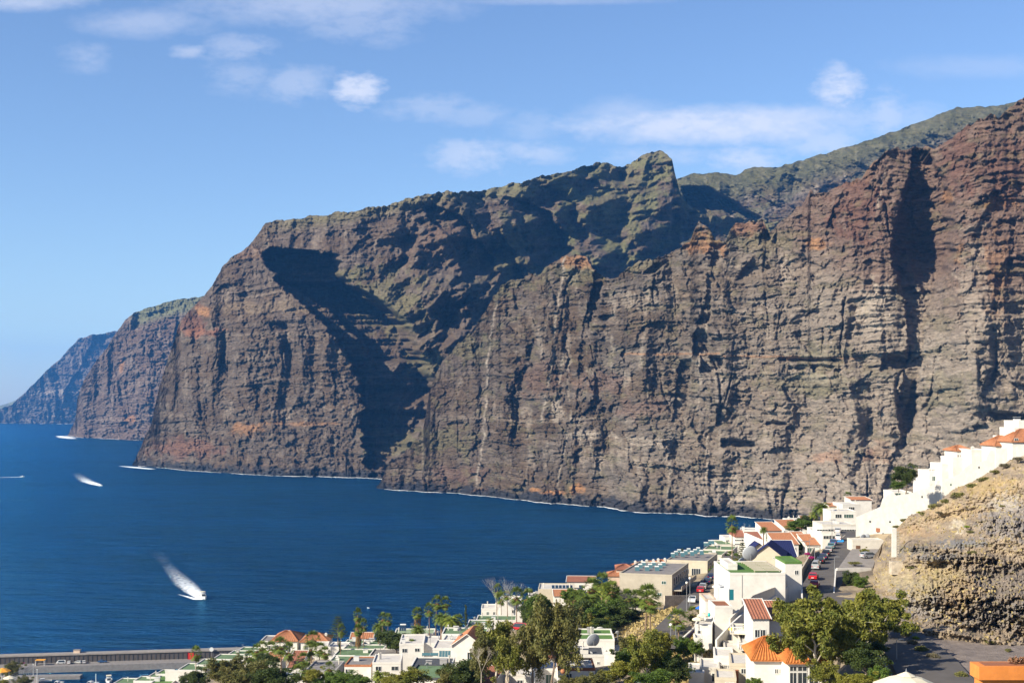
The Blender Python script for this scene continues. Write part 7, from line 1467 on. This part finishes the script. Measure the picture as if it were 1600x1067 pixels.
# orange terrace wall close to the camera
o = empty('terrace_parapet', at(1530,1041,44), 0, 'orange rendered terrace parapet in the bottom right corner', 'parapet'); MB().box(0, 3.2, 0, .9, -.46, 0).box(.16, 3.2, .12, .9, -3, -.463).build('wall', M['orangew'], o); MB().box(.25, 3.1, .16, .74, .0, .012).build('soil', M['brown'], o)
rs_ = np.random.RandomState(5); V_, F_2 = leafcloud([(1.3+.12*i, .45, .12) for i in range(14)], [.13]*14, 40, .09, rs_, .9, 0, 1.5); pl = empty('planter_plant', at(1530,1041,44), 0, 'dry reddish succulent growing in the orange parapet', 'plant'); link_mesh('leaves', V_, F_2, leafmat('dry_red_leaves', (.22, .10, .06), (.32, .18, .10), 8), pl)
o = empty('handrail', at(1560,1040,52), 0, 'white handrail rising behind the orange parapet', 'railing'); MB().tube([(0, 0, 0), (1.8, .4, .42)], [.05, .05], 8).build('rail', M['tank'], o); MB().tube([(.1, .02, -1.5), (.1, .02, 0)], [.03, .03], 6).tube([(1.7, .36, -1.5), (1.7, .36, .38)], [.03, .03], 6).build('posts', M['tank'], o)
bush(1528,1062,46,16,'small green agave left of the orange parapet','scrub'); 
# people seated at the road bend
def person(px, py, Y, label, shirt, rz=0):
    f = at(px, py, Y); root_v = [(0, 0, .50), (0, 0, .72), (0, 0, .98), (0, 0, 1.07), (0, -.02, 1.2), (.10, 0, .48), (.12, -.42, .50), (.12, -.44, .08), (.12, -.56, .04), (-.10, 0, .48), (-.12, -.42, .50), (-.12, -.44, .08), (-.12, -.56, .04), (.19, 0, .96), (.24, -.06, .70), (.16, -.30, .62), (-.19, 0, .96), (-.24, -.06, .70), (-.16, -.30, .62)]
    E = [(0,1),(1,2),(2,3),(3,4),(0,5),(5,6),(6,7),(7,8),(0,9),(9,10),(10,11),(11,12),(2,13),(13,14),(14,15),(2,16),(16,17),(17,18)]; rad = [.14,.13,.12,.055,.1,.09,.065,.045,.035,.09,.065,.045,.035,.055,.042,.03,.055,.042,.03]
    me = bpy.data.meshes.new('person'); me.from_pydata(root_v, E, []); me.update(); b = bpy.data.objects.new('person', me); COL.objects.link(b); b.location = f; b.rotation_euler = (0, 0, rz); me.materials.append(M['skin']); tag(b, label, 'person')
    sk = b.modifiers.new('skin', 'SKIN'); sk.use_smooth_shade = True
    for i, s in enumerate(me.skin_vertices[0].data): s.radius = (rad[i], rad[i])
    me.skin_vertices[0].data[0].use_root = True; b.modifiers.new('sub', 'SUBSURF').levels = 1
    MB().lathe([(.125, .68), (.165, .8), (.17, .95), (.12, 1.04), (.07, 1.06)], 14).build('shirt', M[shirt], b); MB().lathe([(.02, 1.33), (.09, 1.30), (.115, 1.22), (.11, 1.15)], 12, 0, .02).build('hair', M['hair'], b)
    MB().tube([(.1, .02, .48), (.12, -.42, .51)], [.105, .08], 8).tube([(-.1, .02, .48), (-.12, -.42, .51)], [.105, .08], 8).build('trousers', M['trous'], b); return b
for (px, lab, sh, rz) in [(1361,'person in a red top sitting under the pale road side awning','cloth1',.4),(1367,'person in a pale pink top sitting at the road side table','cloth2',-.5)]:
    person(px, 1012, 178, lab, sh, rz); p = at(px, 1012, 178); o = empty('bench_stool', p+Vector((0, .02, 0)), rz, 'low stool under the person in %s' % ('red' if sh == 'cloth1' else 'pale pink'), 'stool'); MB().box(-.2, .2, -.2, .2, .34, .38).build('seat', M['wood'], o); l_ = MB(); [l_.box(x-.02, x+.02, y-.02, y+.02, -.6, .338) for x in (-.17, .17) for y in (-.17, .17)]; l_.build('legs', M['wood'], o)
o = parasol(1357, 994, 180, 1.5, 'thin pale road side awning over the two seated people', 'canvas', 2.6, 4)

_pl = [at(-40,1078,505), at(62,1078,505), at(60,1050,600), at(-40,1050,612)]
o = MB().poly([(p.x, p.y) for p in _pl], -3, 4.0).build('quay', M['concrete']); tag(o, 'planted quay corner of the marina at the left edge', 'quay')
# things nothing but their place tells apart: say which one, counted from the left of the photo
ORDW = 'first second third fourth fifth sixth seventh eighth ninth tenth eleventh twelfth thirteenth fourteenth fifteenth sixteenth seventeenth eighteenth nineteenth twentieth twenty-first twenty-second twenty-third twenty-fourth twenty-fifth twenty-sixth twenty-seventh twenty-eighth'.split()
_g = {}
for o in list(scene.objects):
    if o.parent is None and o.get('label') and o.get('category') and not o.get('kind'): _g.setdefault(o['label'], []).append(o)
for lb, os_ in _g.items():
    if 1 < len(os_) <= len(ORDW):
        os_.sort(key=lambda o: o.location.x/max(o.location.y, 1))
        for i, o in enumerate(os_): o['label'] = lb+', '+ORDW[i]+' from the left'
haze()
